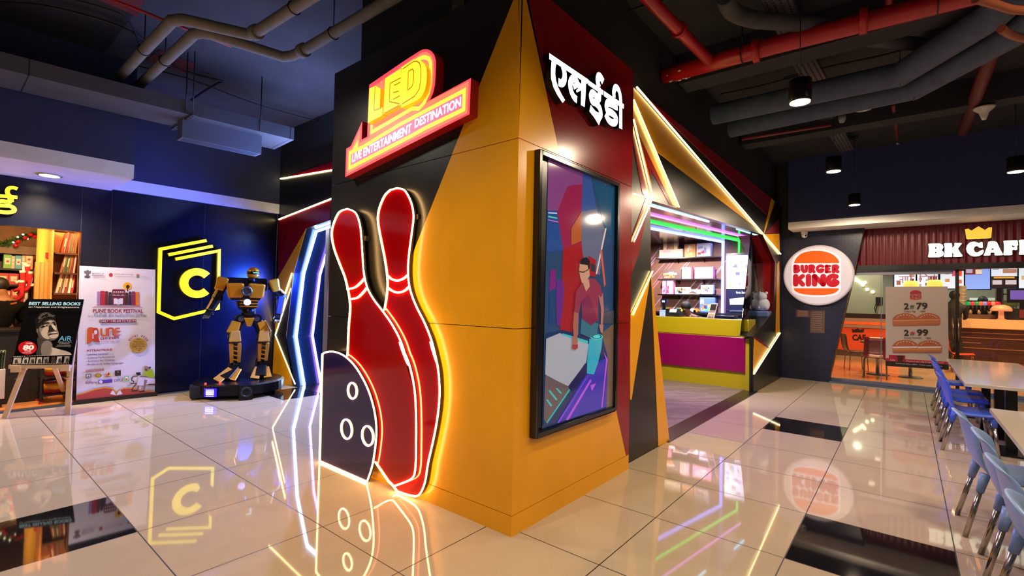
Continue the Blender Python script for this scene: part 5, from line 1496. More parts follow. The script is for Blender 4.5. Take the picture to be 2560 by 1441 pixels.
def court_table(lab, x0, x1, y0, y1, top, peds):
    o = thing('court_table', lab, 'table', 'long tables of the food court')
    mb = MB(); mb.box((x0, y0, .715), (x1, y1, .75), mat(top, .1, spec=.6)); mb.build('tabletop', o, bevel=.004)
    K_ = mat('#0b0b10', .3)
    for x in peds:
        mb = MB(); mb.box((x-.045, (y0+y1)/2-.045, .02), (x+.045, (y0+y1)/2+.045, .715), K_); mb.build('pedestal', o)
        mb = MB(); mb.box((x-.24, (y0+y1)/2-.24, 0), (x+.24, (y0+y1)/2+.24, .02), K_); mb.build('base_plate', o)
        mb = MB(); mb.box((x-.2, (y0+y1)/2-.2, .70), (x+.2, (y0+y1)/2+.2, .715), K_); mb.build('top_plate', o)
    return seat(o)
court_table('long cream table nearest the camera at the right edge', 2.4, 5.43, -1.27, -.51, '#b9ae98', (3.1, 4.0, 4.95))
court_table('far cream table reflecting the menu screens', 7.02, 10.2, -1.26, -.47, '#c4bdb2', (7.45, 8.3, 9.6))

# ================================================================== PENDANT DOWNLIGHTS
PK = mat('#121214', .35)
def pendant(px, py, lab, z=3.3, e=12.0, w_=85):
    p = on(px, py, z=z)
    o = thing('pendant_downlight', lab, 'lamp', 'pendant downlights over the food court')
    mb = MB(); mb.lathe(p, [(.085, .0), (.088, .02), (.088, .19), (.05, .2)], PK, 24); mb.build('housing', o)
    mb = MB(); mb.lathe(p-Vector((0, 0, .004)), [(.078, 0), (.078, .003)], glow('#fff0cc', e), 24); mb.build('lens', o)
    mb = MB(); mb.cyl(p+Vector((0, 0, .2)), (p.x, p.y, CEIL), .004, PK, seg=6); mb.build('cord', o)
    mb = MB(); mb.lathe((p.x, p.y, CEIL-.03), [(.05, 0), (.05, .03)], PK, 12); mb.build('rose', o)
    seat(o)
    lamp('pendant_light', 'SPOT', p-Vector((0, 0, .03)), w_, WARM, .07, p-Vector((0, 0, 3)), 178, .25)
pendant(2000, 256, 'largest lit pendant downlight, below the red pipe')
pendant(2084, 429, 'lit pendant downlight over the round restaurant sign')
pendant(2136, 513, 'lowest and smallest lit pendant downlight, just over the white soffit')
pendant(2540, 430, 'lit pendant downlight at the right edge of the photo')

# ================================================================== PIPES AND FITTINGS UNDER THE CEILING
REDP = mat('#a3141c', .35, spec=.5, noise=.12, nscale=5); BLUP = mat('#414d66', .75, noise=.2, nscale=9, bump=.6); COP = mat('#8a4a30', .35)
def pipe(name, lab, cat, pts, r, m, group=None, rings=(), rm=None, seg=14, flakes=0):
    o = thing(name, lab, cat, group)
    mb = MB(); mb.tube(pts, r, m, seg); rd = random.Random(3)
    for k in range(flakes):
        p = Vector((5.2, 1.98+rd.uniform(-.14, .1), 4.1)); a = rd.uniform(-2.9, -.3); q = Vector((5.20+.0865*math.cos(a), p.y, 4.1+.0865*math.sin(a)))
        mb.ball(q, rd.uniform(.008, .024), mat('#c8a890', .7), 6, 4, sz=.4, sx=.6)
    mb.build('tube', o)
    for a, b in rings:
        mb = MB(); mb.cyl(a, b, r*1.35, rm or m, seg=seg); mb.build('coupling', o)
    return o
def hang(o, p, r):
    mb = MB(); mb.cyl(Vector(p)+Vector((0, 0, r)), (p[0], p[1], CEIL), .006, PK, seg=6); mb.build('hanger_rod', o)
    mb = MB(); mb.tube(circle(p, (1, 0, 0) , (0, 0, 1), r+.006, 16), .005, PK, 6, closed=True); mb.build('clamp', o)
gp = 'red sprinkler pipes'
o = pipe('sprinkler_pipe', 'thick red pipe crossing the dark ceiling from the arcade wall to the right', 'pipe', [(5.20, 2.12, 4.1), (5.22, 1.0, 4.1), (5.34, -.6, 4.1), (5.5, -3, 4.1)], .085, REDP, gp,
         [((5.235, .33, 4.1), (5.24, .27, 4.1)), ((5.215, 1.2, 4.1), (5.22, 1.14, 4.1))], flakes=14)
hang(o, (5.21, 1.3, 4.1), .085); hang(o, (5.30, -.2, 4.1), .085)
seat(o)
o = pipe('sprinkler_pipe', 'red branch pipe running toward the camera from the thick red pipe', 'pipe', [(5.2, 1.60, 4.1), (4.4, 1.645, 4.1), (2.6, 1.74, 4.1)], .055, REDP, gp, [((4.4, 1.645, 4.1), (4.36, 1.647, 4.1))]); seat(o)
o = pipe('sprinkler_pipe', 'short red riser above the thick red pipe, top right', 'pipe', [(5.26, .12, 4.17), (5.26, .12, CEIL)], .03, REDP, gp); seat(o)
a, b = on(2490, 105, z=4.2), on(2408, 330, z=4.2)
o = pipe('sprinkler_pipe', 'dark red pipe slanting down behind the blue lagged ducts at the right', 'pipe', [a+(a-b)*.2, b], .07, mat('#5a1018', .5), gp); seat(o)
a, b = on(2233, 262, z=4.25), on(2244, 350, z=4.25)
o = pipe('sprinkler_pipe', 'thin red pipe with a sprinkler head over the navy wall', 'pipe', [a, b], .022, mat('#6a1018', .5), gp); mb = MB(); mb.lathe(b-Vector((0, 0, .08)), [(.03, 0), (.012, .05), (.012, .09)], mat('#888'*1 + '888', .3, metal=.8), 10); mb.build('sprinkler_head', o); seat(o)
P = [on(*q, z=4.0) for q in ((1782, 288), (2250, 186), (2480, 40), (2560, -40))]
o = pipe('lagged_duct', 'upper blue-grey lagged duct with a bend, under the dark ceiling', 'duct', P, .125, BLUP, 'lagged ducts'); hang(o, P[1], .125); seat(o)
P = [on(*q, z=3.93) for q in ((1825, 322), (2285, 222), (2560, 68), (2640, 0))]
o = pipe('lagged_duct', 'lower blue-grey lagged duct with a bend, beneath the upper one', 'duct', P, .12, BLUP, 'lagged ducts'); hang(o, P[1], .12); seat(o)
P = [on(*q, z=3.93) for q in ((1850, 312), (2075, 272))]
P = [p+Vector((0.1, 0, -.17)) for p in P]
o = pipe('conduit', 'thin red conduit under the lower lagged duct', 'pipe', P, .016, mat('#7a2428', .4)); seat(o)
gk = mat('#3a3a3e', .8, noise=.25, nscale=8, bump=.5)
P = spline([tuple(on(*q, z=4.2)) for q in ((1812, -10), (1830, 28), (1880, 48), (1960, 55), (2080, 66))], 5)
o = pipe('lagged_duct', 'dark grey lagged pipe curving above the thick red pipe', 'duct', P, .075, gk, 'lagged ducts'); seat(o)
for q0, q1, lab in (((2105, 92), (2330, 110), 'dark lagged pipe behind the thick red pipe, lower one'), ((2150, 55), (2360, 75), 'dark lagged pipe behind the thick red pipe, upper one')):
    P = [on(*q0, z=4.25), on(*q1, z=4.25)]
    o = pipe('lagged_duct', lab, 'duct', P, .075, gk, 'lagged ducts'); seat(o)
for pts, lab in ((((2440, -3), (2490, 12), (2530, 24), (2570, 26)), 'copper pipe bending at the top right corner'), (((2503, 72), (2530, 88), (2570, 98)), 'capped copper pipe end at the right edge below the corner')):
    P = spline([tuple(on(*q, z=3.6)) for q in pts], 4)
    o = pipe('copper_pipe', lab, 'pipe', P, .028, COP, 'copper pipes'); seat(o)
# cable trays
def tray(lab, q0, q1, z, w_, lin_=8):
    o = thing('cable_tray', lab, 'cable tray', 'perforated cable trays')
    a, b = on(*q0, z=z), on(*q1, z=z); d = (b-a).normalized(); s = Vector((-d.y, d.x, 0))
    G_ = mat('#52525c', .5, metal=.5)
    mb = MB(); mb.obox(a-s*w_/2, b-a, s*w_, Vector((0, 0, .008)), G_); mb.build('plate', o)
    for k in (-1, 1):
        mb = MB(); mb.obox(a+s*k*w_/2-s*.004, b-a, s*.008, Vector((0, 0, .05)), G_); mb.build('side_rail', o)
    mb = MB(); L__ = (b-a).length; n = max(4, int(L__/.05))
    for i in range(n):
        for j in range(4):
            c = a+d*(L__*(i+.5)/n)+s*w_*(-.36+.24*j)
            mb.obox(c-d*.014-s*.008-Vector((0, 0, .002)), d*.028, s*.016, Vector((0, 0, .002)), mat('#0e0e10', .8))
    mb.build('holes', o); o.children[-1]['kind'] = 'stuff'
    seat(o)
tray('perforated cable tray above the thick red pipe', (1930, -20), (1992, 112), 4.3, .22)
tray('perforated cable tray below the thick red pipe, toward the largest pendant', (1998, 135), (2040, 208), 4.3, .22)
tray('dark cable tray running to the navy wall', (2062, 285), (2118, 378), 4.3, .2)
# small ceiling devices
o = thing('smoke_detector', 'white round detector on a dark box under the right ceiling', 'detector')
p = on(2158, 274, z=4.28); mb = MB(); mb.box((p.x-.16, p.y-.16, p.z+.05), (p.x+.16, p.y+.16, CEIL), mat('#23252f', .6)); mb.build('box', o)
mb = MB(); mb.lathe(p, [(.10, 0), (.13, .02), (.13, .05)], mat('#c8c8c8', .5), 20); mb.build('disc', o); seat(o)
o = thing('ceiling_antenna', 'white bell-shaped antenna hanging near the dark red pipe', 'antenna')
p = on(2460, 282, z=4.05); mb = MB(); mb.lathe(p, [(.02, -.09), (.035, -.05), (.05, .0), (.10, .05), (.11, .065), (.03, .08)], mat('#cfc8c4', .5), 20); mb.build('bell', o)
mb = MB(); mb.cyl(p+Vector((0, 0, .08)), (p.x, p.y, CEIL), .006, mat('#b0a8a4', .5), seg=6); mb.build('rod', o); seat(o)
o = thing('ceiling_camera', 'small grey camera under the ceiling left of the white detector', 'camera')
p = on(2105, 298, z=4.25); mb = MB(); mb.lathe(p, [(.03, -.05), (.05, 0), (.05, .05)], mat('#8a8a94', .4), 14); mb.build('body', o)
mb = MB(); mb.cyl(p+Vector((0, 0, .05)), (p.x, p.y, CEIL), .012, PK, seg=6); mb.build('stem', o); seat(o)
def cable(lab, pts, z, r=.007, m=None, name='ceiling_cable'):
    mb = MB(); mb.tube(spline([tuple(on(*q, z=z)) for q in pts], 5), r, m or mat('#0c0c0e', .6), 6)
    single(mb, name, lab, 'cable', 'black cables under the ceiling')
cable('black cable sagging under the right ceiling toward the antenna', [(1960, 335), (2110, 302), (2250, 280), (2400, 252), (2560, 215)], 4.35, .012)
cable('black cable across the right ceiling above the lagged ducts', [(1960, 195), (2080, 165), (2200, 140), (2290, 115)], 4.35, .012)
cable('black cable along the dark ceiling by the arcade wall', [(1800, 236), (1900, 215), (2040, 178)], 4.35, .012)
cable('black cable loop near the branch red pipe', [(1570, 28), (1640, 5), (1700, -10)], 4.35, .014)

# ------------------------------------------------------------------ left hall ceiling
LAG = mat('#726f66', .75, noise=.12, nscale=10, bump=.4)
gl = 'pale lagged pipes over the left hall'
PA = [(1.365, 8.7, 4.1), (1.37, 6.4, 4.1), (1.375, 5.32, 4.1), (1.43, 5.22, 4.1), (1.5, 5.18, 4.1), (1.93, 4.99, 4.1), (1.95, 4.9, 4.1), (2.0, 4.0, 4.1), (2.1, 2.2, 4.1)]
PB_ = [(1.575, 8.7, 4.1), (1.58, 6.6, 4.1), (1.585, 5.42, 4.1), (1.62, 5.33, 4.1), (1.7, 5.28, 4.1), (2.34, 5.16, 4.1), (2.39, 5.05, 4.1), (2.41, 4.84, 4.1), (2.43, 4.0, 4.1), (2.46, 2.5, 4.1)]
o = pipe('lagged_pipe', 'pale lagged pipe with two bends over the left hall, nearer the camera', 'pipe', PA, .052, LAG, gl, [((1.945, 4.93, 4.1), (1.955, 4.86, 4.1))])
hang(o, (1.99, 4.2, 4.1), .052); hang(o, (1.37, 6.2, 4.1), .052); seat(o)
o = pipe('lagged_pipe', 'pale lagged pipe with two bends over the left hall, nearer the pillar', 'pipe', PB_, .052, LAG, gl, [((2.405, 4.90, 4.1), (2.41, 4.82, 4.1))])
hang(o, (2.425, 4.3, 4.1), .052); hang(o, (1.58, 6.3, 4.1), .052); seat(o)
a, b = on(270, -5, z=4.3), on(578, 116, z=4.3)
o = pipe('conduit', 'thin red conduit crossing above the two pale pipes', 'pipe', [a, b], .014, mat('#b02030', .4)); seat(o)
cable('black cables fanning over the left ceiling', [(190, 0), (300, 35), (335, 75), (350, 120)], 4.4, .010)
cable('thin cable running along the left ceiling to the arcade', [(345, 165), (480, 200), (640, 260), (800, 305)], 4.42, .009)
cable('dark conduit across the left ceiling', [(0, 5), (140, 20), (330, 80), (430, 165), (555, 203)], 4.42, .014)
cable('short dark conduit from the junction down to the duct', [(555, 203), (520, 222), (478, 250)], 4.42, .014)
# duct
def q3(px, py, z): return on(px, py, z=z)
zd = 3.75
A_, B_, C_, D_ = q3(-250, 110, zd), q3(735, 350, zd), q3(686, 374, zd), q3(-250, 160, zd)
hd = on(735, 320, y=B_.y).z-zd
o = thing('air_duct', 'long grey sheet metal air duct hung along the left hall', 'duct')
DU = mat('#5a5c66', .55, metal=.2, noise=.08, nscale=3)
mb = MB(); up = Vector((0, 0, hd))
vs_ = [A_, B_, C_, D_]; mb.raw(vs_+[p+up for p in vs_], [(0, 1, 2, 3), (7, 6, 5, 4), (0, 4, 5, 1), (1, 5, 6, 2), (2, 6, 7, 3), (3, 7, 4, 0)], DU); mb.build('casing', o)
t_ = .985
mb = MB(); E0, E1 = A_.lerp(B_, t_), D_.lerp(C_, t_); mb.ribbon([E0+Vector((0, -.002, 0))+up, E0+Vector((0, -.002, 0)), E1+Vector((0, 0, -.002))], .006, Vector((0, -.7, -.7)), 0, mat('#15161c', .6)); mb.build('seam', o)
s0, s1 = q3(88, 155, zd), q3(68, 228, zd)
t2 = (s0.x-A_.x)/(B_.x-A_.x); E0, E1 = A_.lerp(B_, t2), D_.lerp(C_, t2)
mb = MB(); mb.ribbon([E0+Vector((0, -.003, 0))+up, E0+Vector((0, -.003, -.003)), E1+Vector((0, 0, -.003))], .006, Vector((0, -.7, -.7)), 0, mat('#15161c', .6)); mb.build('seam', o)
for px in (440, 712):
    p = on(px, 300, z=zd); k = (p.x-A_.x)/(B_.x-A_.x); p = A_.lerp(B_, k)
    mb = MB(); mb.cyl(p+Vector((0, -.012, 0)), (p.x, p.y-.012, CEIL), .007, PK, seg=6); mb.build('hanger_rod', o)
seat(o)
vb = thing('linear_diffuser', 'grey slot diffuser box hung under the air duct', 'air diffuser')
zv = on(453, 348, y=7.0).z
za, zb_ = zd-.015, None
F0, F1 = on(455, 345, y=7.0), on(655, 383, y=6.9)
zv = (F0.z+F1.z)/2
mb = MB(); mb.raw([(F0.x, 7.0, zv), (F1.x, 6.92, zv), (F1.x, 7.12, zv), (F0.x, 7.2, zv), (F0.x, 7.0, zd), (F1.x, 6.92, zd), (F1.x, 7.12, zd), (F0.x, 7.2, zd)], [(3, 2, 1, 0), (4, 5, 6, 7), (0, 1, 5, 4), (1, 2, 6, 5), (2, 3, 7, 6), (3, 0, 4, 7)], mat('#5b5f70', .5)); mb.build('box', vb)
mb = MB(); mb.raw([(F0.x+.03, 7.025, zv-.002), (F1.x-.03, 6.945, zv-.002), (F1.x-.03, 7.095, zv-.002), (F0.x+.03, 7.175, zv-.002)], [(3, 2, 1, 0)], mat('#3a4156', .4)); mb.build('slot', vb)
seat(vb)
o = thing('steel_strut', 'slotted steel strut across the underside of the air duct', 'strut')
a, b = on(428, 325, z=zd-.03), on(482, 287, z=zd-.03); d = b-a; s = Vector((-d.y, d.x, 0)).normalized()*.04
mb = MB(); mb.obox(a, d, s, Vector((0, 0, .03)), mat('#74747a', .4, metal=.7)); mb.build('channel', o)
mb = MB()
for k in range(9):
    c = a+d*(.06+.105*k); mb.obox(c+s*.3-Vector((0, 0, .002)), d*.04, s*.4, Vector((0, 0, .002)), mat('#15151a', .7))
mb.build('slots', o); o.children[-1]['kind'] = 'stuff'
mb = MB(); mb.cyl(b+Vector((0, 0, .03)), (b.x, b.y, CEIL), .006, PK, seg=6); mb.build('rod', o); seat(o)
# maker's plate on the upper pillar wall
o = thing('junction_box', 'small grey box with faded lettering above the black pillar panel', 'box')
P = ons([(1130, -6), (1160, -20), (1160, 14), (1129, 30)], x=2.60); mb = MB(); mb.prism(P, NX, .1, mat('#4a4436', .6)); mb.build('casing', o)
mb = MB(); a, b = ons([(1131, 22), (1158, 9)], x=2.598); mb.text('BRYTE', a, b, Vector((0, 0, .022)), mat('#8a7c60', .6), NX); mb.build('lettering', o); seat(o)
# ================================================================== BOOK SHOP ON THE LEFT
WOODF = mat('#b0703a', .35, noise=.25, nscale=5)
mb = MB(); mb.box((-3.5, YW+.1, -.01), (3.0, 13.5, .003), WOODF)
for k in range(12):
    mb.box((-3.5, 9.0+k*.16, .003), (1.33, 9.004+k*.16, .0035), mat('#6a4020', .5))
struct(mb, 'floor_book_shop', 'orange wooden floor of the book shop')
OR1 = mat('#b8804a', .5, noise=.06, nscale=3); DKW2 = mat('#1b1512', .45)
mb = MB(); mb.box((-3.5, 12.6, 0), (1.6, 12.7, 3), mat('#a07048', .6, noise=.2, nscale=4, bump=.5)); struct(mb, 'wall_book_shop_back', 'textured tan back wall of the book shop')
mb = MB(); mb.box((1.5, YW+.15, 0), (1.6, 12.6, 3), OR1); struct(mb, 'wall_book_shop_side')
mb = MB(); mb.box((-3.5, YW+.15, 2.75), (1.6, 12.7, 2.85), mat('#9a8468', .7)); struct(mb, 'ceiling_book_shop')
lamp('book_shop_light', 'POINT', (.72, 9.12, 2.68), 110, (1.0, .60, .24), .06)
lamp('book_shop_light', 'POINT', (1.08, 9.08, 2.66), 30, (1.0, .60, .26), .08)  # added unseen lamp brightening the bookcase back and the column
lamp('book_shop_light', 'POINT', (-.3, 9.15, 2.68), 120, (1.0, .62, .28), .06)
bc1 = crop(0, 440, 4.505); bc2 = crop(0, 740, 4.505)
o = thing('round_column', 'round column glowing yellow in the lamp light inside the book shop', 'column')
a, b = on(92, 600, y=10.4), on(128, 600, y=10.4); r = (b.x-a.x)/2
mb = MB(); mb.lathe(((a.x+b.x)/2, 10.4, .003), [(r, 0), (r, 2.747)], mat('#e2b050', .5), 28); mb.build('shaft', o)
P = ons(bc1((512, 865), (572, 862), (572, 925), (512, 927)), y=10.4-r-.02); mb = MB(); mb.prism(P, NY, .012, mat('#c01c18', .5)); mb.build('red_plate', o)
P = ons(bc1((505, 990), (565, 985), (560, 1130), (502, 1135)), y=10.4-r-.02); mb = MB(); mb.prism(P, NY, .006, mat('#c88858', .5)); mb.build('notice', o); seat(o)
# panelled column base / display stand
o = thing('display_stand', 'beige panelled stand in front of the yellow column', 'stand')
a, b = on(88, 700, y=10.0), on(130, 700, y=10.0); zt_ = on(110, 656, y=10.0).z
mb = MB(); mb.box((a.x, 10.0, .004), (b.x, 10.12, zt_), mat('#d09858', .5)); mb.build('panel', o)
for t_ in (.25, .5, .75):
    mb = MB(); x = a.x+(b.x-a.x)*t_; mb.box((x-.004, 9.994, .01), (x+.004, 10.0, zt_), mat('#b07c48', .5)); mb.build('batten', o)
seat(o)
# right bookcase with leaning books
BKC = ['#d8b0b0', '#b02838', '#7a5a40', '#c8b090', '#402818', '#d87868', '#384838', '#e0d8b8', '#8a3828', '#98a088', '#5a6048', '#d0c0b8', '#8a5848', '#6a2838', '#c09878']
yb_ = 9.55
ca = thing('bookcase', 'tall orange wooden bookcase just inside the book shop entrance', 'bookcase')
xl_, xr_ = on(131, 700, y=yb_).x, 1.46
mb = MB(); mb.box((xl_, yb_+.25, .004), (xr_, yb_+.28, 2.42), mat('#c07838', .5)); mb.build('back_panel', ca)
mb = MB(); mb.box((xl_-.02, yb_+.0, .004), (xl_, yb_+.28, 2.42), mat('#c88444', .5)); mb.build('side_panel', ca)
mb = MB(); mb.box((on(193, 700, y=yb_).x, yb_-.02, .004), (on(203, 700, y=yb_).x+.03, yb_+.0, 2.42), mat('#a87838', .35)); mb.build('side_panel', ca)
shz_ = [on(*bc1((750, 868))[0], y=yb_).z, on(*bc1((750, 1092))[0], y=yb_).z, on(*bc1((740, 1320))[0], y=yb_).z]
for z_ in shz_:
    mb = MB(); mb.box((xl_+.02, yb_, z_-.025), (xr_, yb_+.25, z_), mat('#4a2e18', .5)); mb.build('shelf', ca)
seat(ca)
rd = random.Random(11)
names = ['upper', 'middle', 'lower']
for si, (z_, spans, hh) in enumerate(zip(shz_, [(690, 862), (690, 855), (645, 850)], (.31, .30, .31))):
    x = on(*bc1((spans[0], 900))[0], y=yb_).x; xe = min(xr_-.02, on(*bc1((spans[1], 900))[0], y=yb_).x)
    n = 7 if si < 2 else 6; wd = (xe-x)/n*.8
    for k in range(n):
        lean = .045-.004*k; h_ = hh*rd.uniform(.88, 1.0); xx = x+(xe-x)*k/n; cl = rd.choice(BKC)
        mb = MB(); mb.obox((xx, yb_+.03, z_+.001), (wd, 0, 0), (0, .17, 0), (lean, 0, h_), mat(cl, .5))
        if k % 2: mb.poly([(xx+wd*.2, yb_+.03, z_+h_*.3), (xx+wd*.8, yb_+.03, z_+h_*.3), (xx+wd*.8+lean*.4, yb_+.03, z_+h_*.7), (xx+wd*.2+lean*.4, yb_+.03, z_+h_*.7)], NY, .002, mat(rd.choice(BKC), .5))
        single(mb, 'book', f'{("leftmost","second","third","fourth","fifth","sixth","seventh")[k]} leaning book on the {names[si]} shelf of the orange bookcase', 'book', f'books on the {names[si]} shelf of the orange bookcase')
# back shelving with toys, garland, person, desk
yb2 = 11.2
cs_ = thing('shelving', 'dark back shelving with gift boxes at the left edge of the book shop', 'shelving')
x0_, x1_ = -1.3, on(90, 640, y=yb2).x
zr = [on(40, y_, y=yb2).z for y_ in (631, 672, 712, 745)]
for z_ in zr:
    mb = MB(); mb.box((x0_, yb2, z_-.03), (x1_, yb2+.4, z_), DKW2); mb.build('shelf', cs_)
mb = MB(); mb.box((x0_, yb2+.4, .004), (x1_, yb2+.43, zr[0]+.12), DKW2); mb.build('back_panel', cs_)
mb = MB(); mb.box((x0_, yb2-.03, zr[0]-.03), (x1_+.1, yb2, zr[0]+.10), mat('#6a4c30', .5)); mb.build('top_fascia', cs_)
seat(cs_)
items = [(1, 10, 30, 636, '#78b860', 'green picture book'), (1, 30, 38, 640, '#d8b8a0', 'pale picture book'), (1, 39, 55, 639, '#58a8c8', 'blue and white picture book'), (1, 56, 63, 636, '#c8b0a0', 'grey story book'), (1, 64, 84, 624, '#d8a060', 'tall orange picture book'),
         (2, -8, 22, 683, '#d83838', 'red gift case'), (2, 23, 47, 684, '#c84048', 'darker red gift case'), (3, 12, 27, 727, '#e88078', 'pink gift box'), (3, 29, 48, 724, '#e05850', 'coral gift box')]
for lv, l, r_, t, cl, lab in items:
    a, b = on(l, t, y=yb2+.02), on(r_, t, y=yb2+.02); z_ = zr[lv]
    o = thing('gift_box' if lv > 1 else 'picture_book', f'{lab} on the dark back shelving of the book shop', 'box' if lv > 1 else 'book', 'goods on the back shelving')
    mb = MB(); mb.box((a.x, yb2+.03, z_), (b.x, yb2+.2, a.z), mat(cl, .45)); mb.build('body', o)
    mb = MB(); w_ = b.x-a.x; h_ = a.z-z_
    mb.poly([(a.x+w_*.2, yb2+.03, z_+h_*.3), (b.x-w_*.2, yb2+.03, z_+h_*.3), (b.x-w_*.15, yb2+.03, z_+h_*.75), (a.x+w_*.15, yb2+.03, z_+h_*.75)], NY, .002, mat('#f0e0d0', .5))
    mb.poly(circle((a.x+w_*.5, yb2+.03, z_+h_*.5), (1, 0, 0), (0, 0, 1), min(w_, h_)*.2, 14), NY, .004, mat('#d03030' if lv == 1 else '#f8d0b0', .5)); mb.build('printed_front', o); seat(o)
# garland
rd = random.Random(4); GRN = mat('#2c4a1c', .7); G2 = mat('#4a6a28', .7)
o = thing('garland', 'green Christmas garland with red baubles over the back shelving', 'garland')
mb = MB(); path = [on(*q, y=yb2-.05) for q in bc1((-60, 770), (60, 765), (150, 740), (230, 700), (320, 670), (410, 650))]
for i in range(420):
    t_ = rd.random()*(len(path)-1.001); k = int(t_); p = path[k].lerp(path[k+1], t_-k)
    d = Vector((rd.uniform(-1, 1), rd.uniform(-1, 1), rd.uniform(-1, 1))).normalized()*rd.uniform(.04, .10); s = d.cross(Vector((rd.random(), rd.random(), 1))).normalized()*.012
    mb.face([p, p+d*.5+s, p+d, p+d*.5-s], rd.choice((GRN, G2)))
mb.build('needles', o)
o.children[-1]['kind'] = 'stuff'
for q in ((205, 742), (180, 785), (395, 685), (345, 662), (285, 700)):
    p = on(*bc1(q)[0], y=yb2-.13); mb = MB(); mb.ball(p, .032, mat('#b01020', .15), 10, 7); mb.build('bauble', o)
for q in ((200, 690), (150, 750), (260, 660), (310, 710)):
    p = on(*bc1(q)[0], y=yb2-.12); mb = MB(); mb.ball(p, .014, glow('#fff0c0', 3), 8, 5); mb.build('fairy_light', o)
seat(o)
# santa hats / stockings on a rack
o = thing('stocking_rack', 'rack of red and white Christmas stockings left of the yellow column', 'rack')
yr_ = 10.6
mb = MB(); p = on(68, 800, y=yr_); mb.cyl((p.x, yr_+.05, .004), (p.x, yr_+.05, on(68, 676, y=yr_).z), .02, DKW2, seg=8); mb.build('post', o)
rd = random.Random(8)
for i, q in enumerate(((275, 1100), (305, 1120), (250, 1190), (290, 1230), (330, 1200), (240, 1300), (280, 1340), (225, 1400))):
    p = on(*bc1(q)[0], y=yr_-.04*(i % 3)); cl = '#c01828' if i % 3 else '#ece4dc'
    mb = MB(); mb.tube([p+Vector((0, 0, .14)), p+Vector((.01, 0, -.05)), p+Vector((-.03, 0, -.12)), p+Vector((-.09, 0, -.15))], .032, mat(cl, .8), 8, r1=.024); mb.build('stocking', o)
    mb = MB(); mb.cyl(p+Vector((0, 0, .13)), p+Vector((0, 0, .17)), .037, mat('#f0e8e0', .9), seg=8); mb.build('cuff', o)
seat(o)
rd = random.Random(9)
for k in range(7):
    p = on(76+1.8*k, 716-7*k if k < 4 else 690-8*(k-4), y=10.5); h_ = .3
    mb = MB(); mb.obox(p, (.03, 0, 0), (0, .15, 0), (.08, 0, h_), mat(rd.choice(BKC), .5)); 
    single(mb, 'magazine', 'thin leaning magazine in the rack left of the yellow column', 'magazine', 'magazines beside the yellow column')
# desk with a bin of magazines
o = thing('shop_desk', 'black desk at the left edge of the book shop, behind the easel', 'desk')
yd = 9.4; zt_ = on(20, 831, y=yd).z; xr2 = on(108, 990, y=yd).x
mb = MB(); mb.box((-1.5, yd, .004), (xr2, yd+.7, zt_), DKW2); mb.build('body', o)
mb = MB(); mb.box((-1.52, yd-.03, zt_), (xr2+.02, yd+.72, zt_+.03), mat('#15110f', .35)); mb.build('worktop', o); seat(o)
o = thing('magazine_bin', 'pale bin holding magazines at the left edge of the photo', 'bin')
a = on(-14, 972, y=9.15); b = on(12, 972, y=9.15); zt2 = on(0, 925, y=9.15).z
mb = MB(); mb.box((a.x, 9.15, .12), (b.x, 9.38, zt2), mat('#c8b498', .6)); mb.build('tub', o)
mb = MB(); mb.box((a.x+.02, 9.18, .004), (b.x-.02, 9.36, .12), DKW2); mb.build('base', o)
for k in range(6):
    x = a.x+.01+(b.x-a.x-.03)*k/6; mb = MB(); mb.obox((x, 9.2, zt2-.02), (.02, 0, 0), (0, .14, 0), (.012, 0, .24+.01*(k % 3)), mat(['#7a8a58', '#b8a888', '#384838', '#98a070', '#c8b898', '#586848'][k], .5)); mb.build('magazine', o)
seat(o)
# shop worker seen from behind
o = thing('person', 'person in a black shirt with orange lettering, seen from behind at the desk', 'person')
p = on(2, 717, y=10.35); x, y, z = p
V = [Vector((x, y, .92)), Vector((x, y, 1.15)), Vector((x+.02, y, z-.27)), Vector((x, y, z-.12)), Vector((x, y, z)), Vector((x+.2, y, z-.30)), Vector((x+.27, y+.02, z-.55)), Vector((x+.16, y+.2, z-.62)), Vector((x-.2, y, z-.30)), Vector((x-.27, y+.02, z-.55)), Vector((x-.16, y+.2, z-.62)), Vector((x+.1, y, .48)), Vector((x+.1, y, .0)), Vector((x-.1, y, .48)), Vector((x-.1, y, .0))]
ED = [(0, 1), (1, 2), (2, 3), (3, 4), (2, 5), (5, 6), (6, 7), (2, 8), (8, 9), (9, 10), (0, 11), (11, 12), (0, 13), (13, 14)]
RA = [.15, .155, .14, .055, .088, .075, .052, .038, .075, .052, .038, .085, .06, .085, .06]
skin_body('body', o, V, ED, RA, mat('#8a5a3c', .5))
BS = mat('#0b0a0b', .9, spec=.1)
skin_body('shirt', o, [V[0]+Vector((0, 0, -.05)), V[1], V[2], V[3]+Vector((0, 0, -.05)), V[5], V[6], V[8], V[9]], [(0, 1), (1, 2), (2, 3), (2, 4), (4, 5), (2, 6), (6, 7)], [.168, .178, .165, .07, .10, .075, .10, .075], BS)
mb = MB(); mb.ball(V[4]+Vector((-.01, .01, .035)), .1, HAIR, sz=1.08); mb.build('hair', o)
mb = MB(); a, b = [on(*q, y=10.15) for q in ((26, 762), (42, 759))]; mb.text('CROSSWORD', a, b, Vector((0, 0, .022)), mat('#e0701c', .6, emit=.1), NY, bold=.02); mb.build('lettering', o); seat(o)
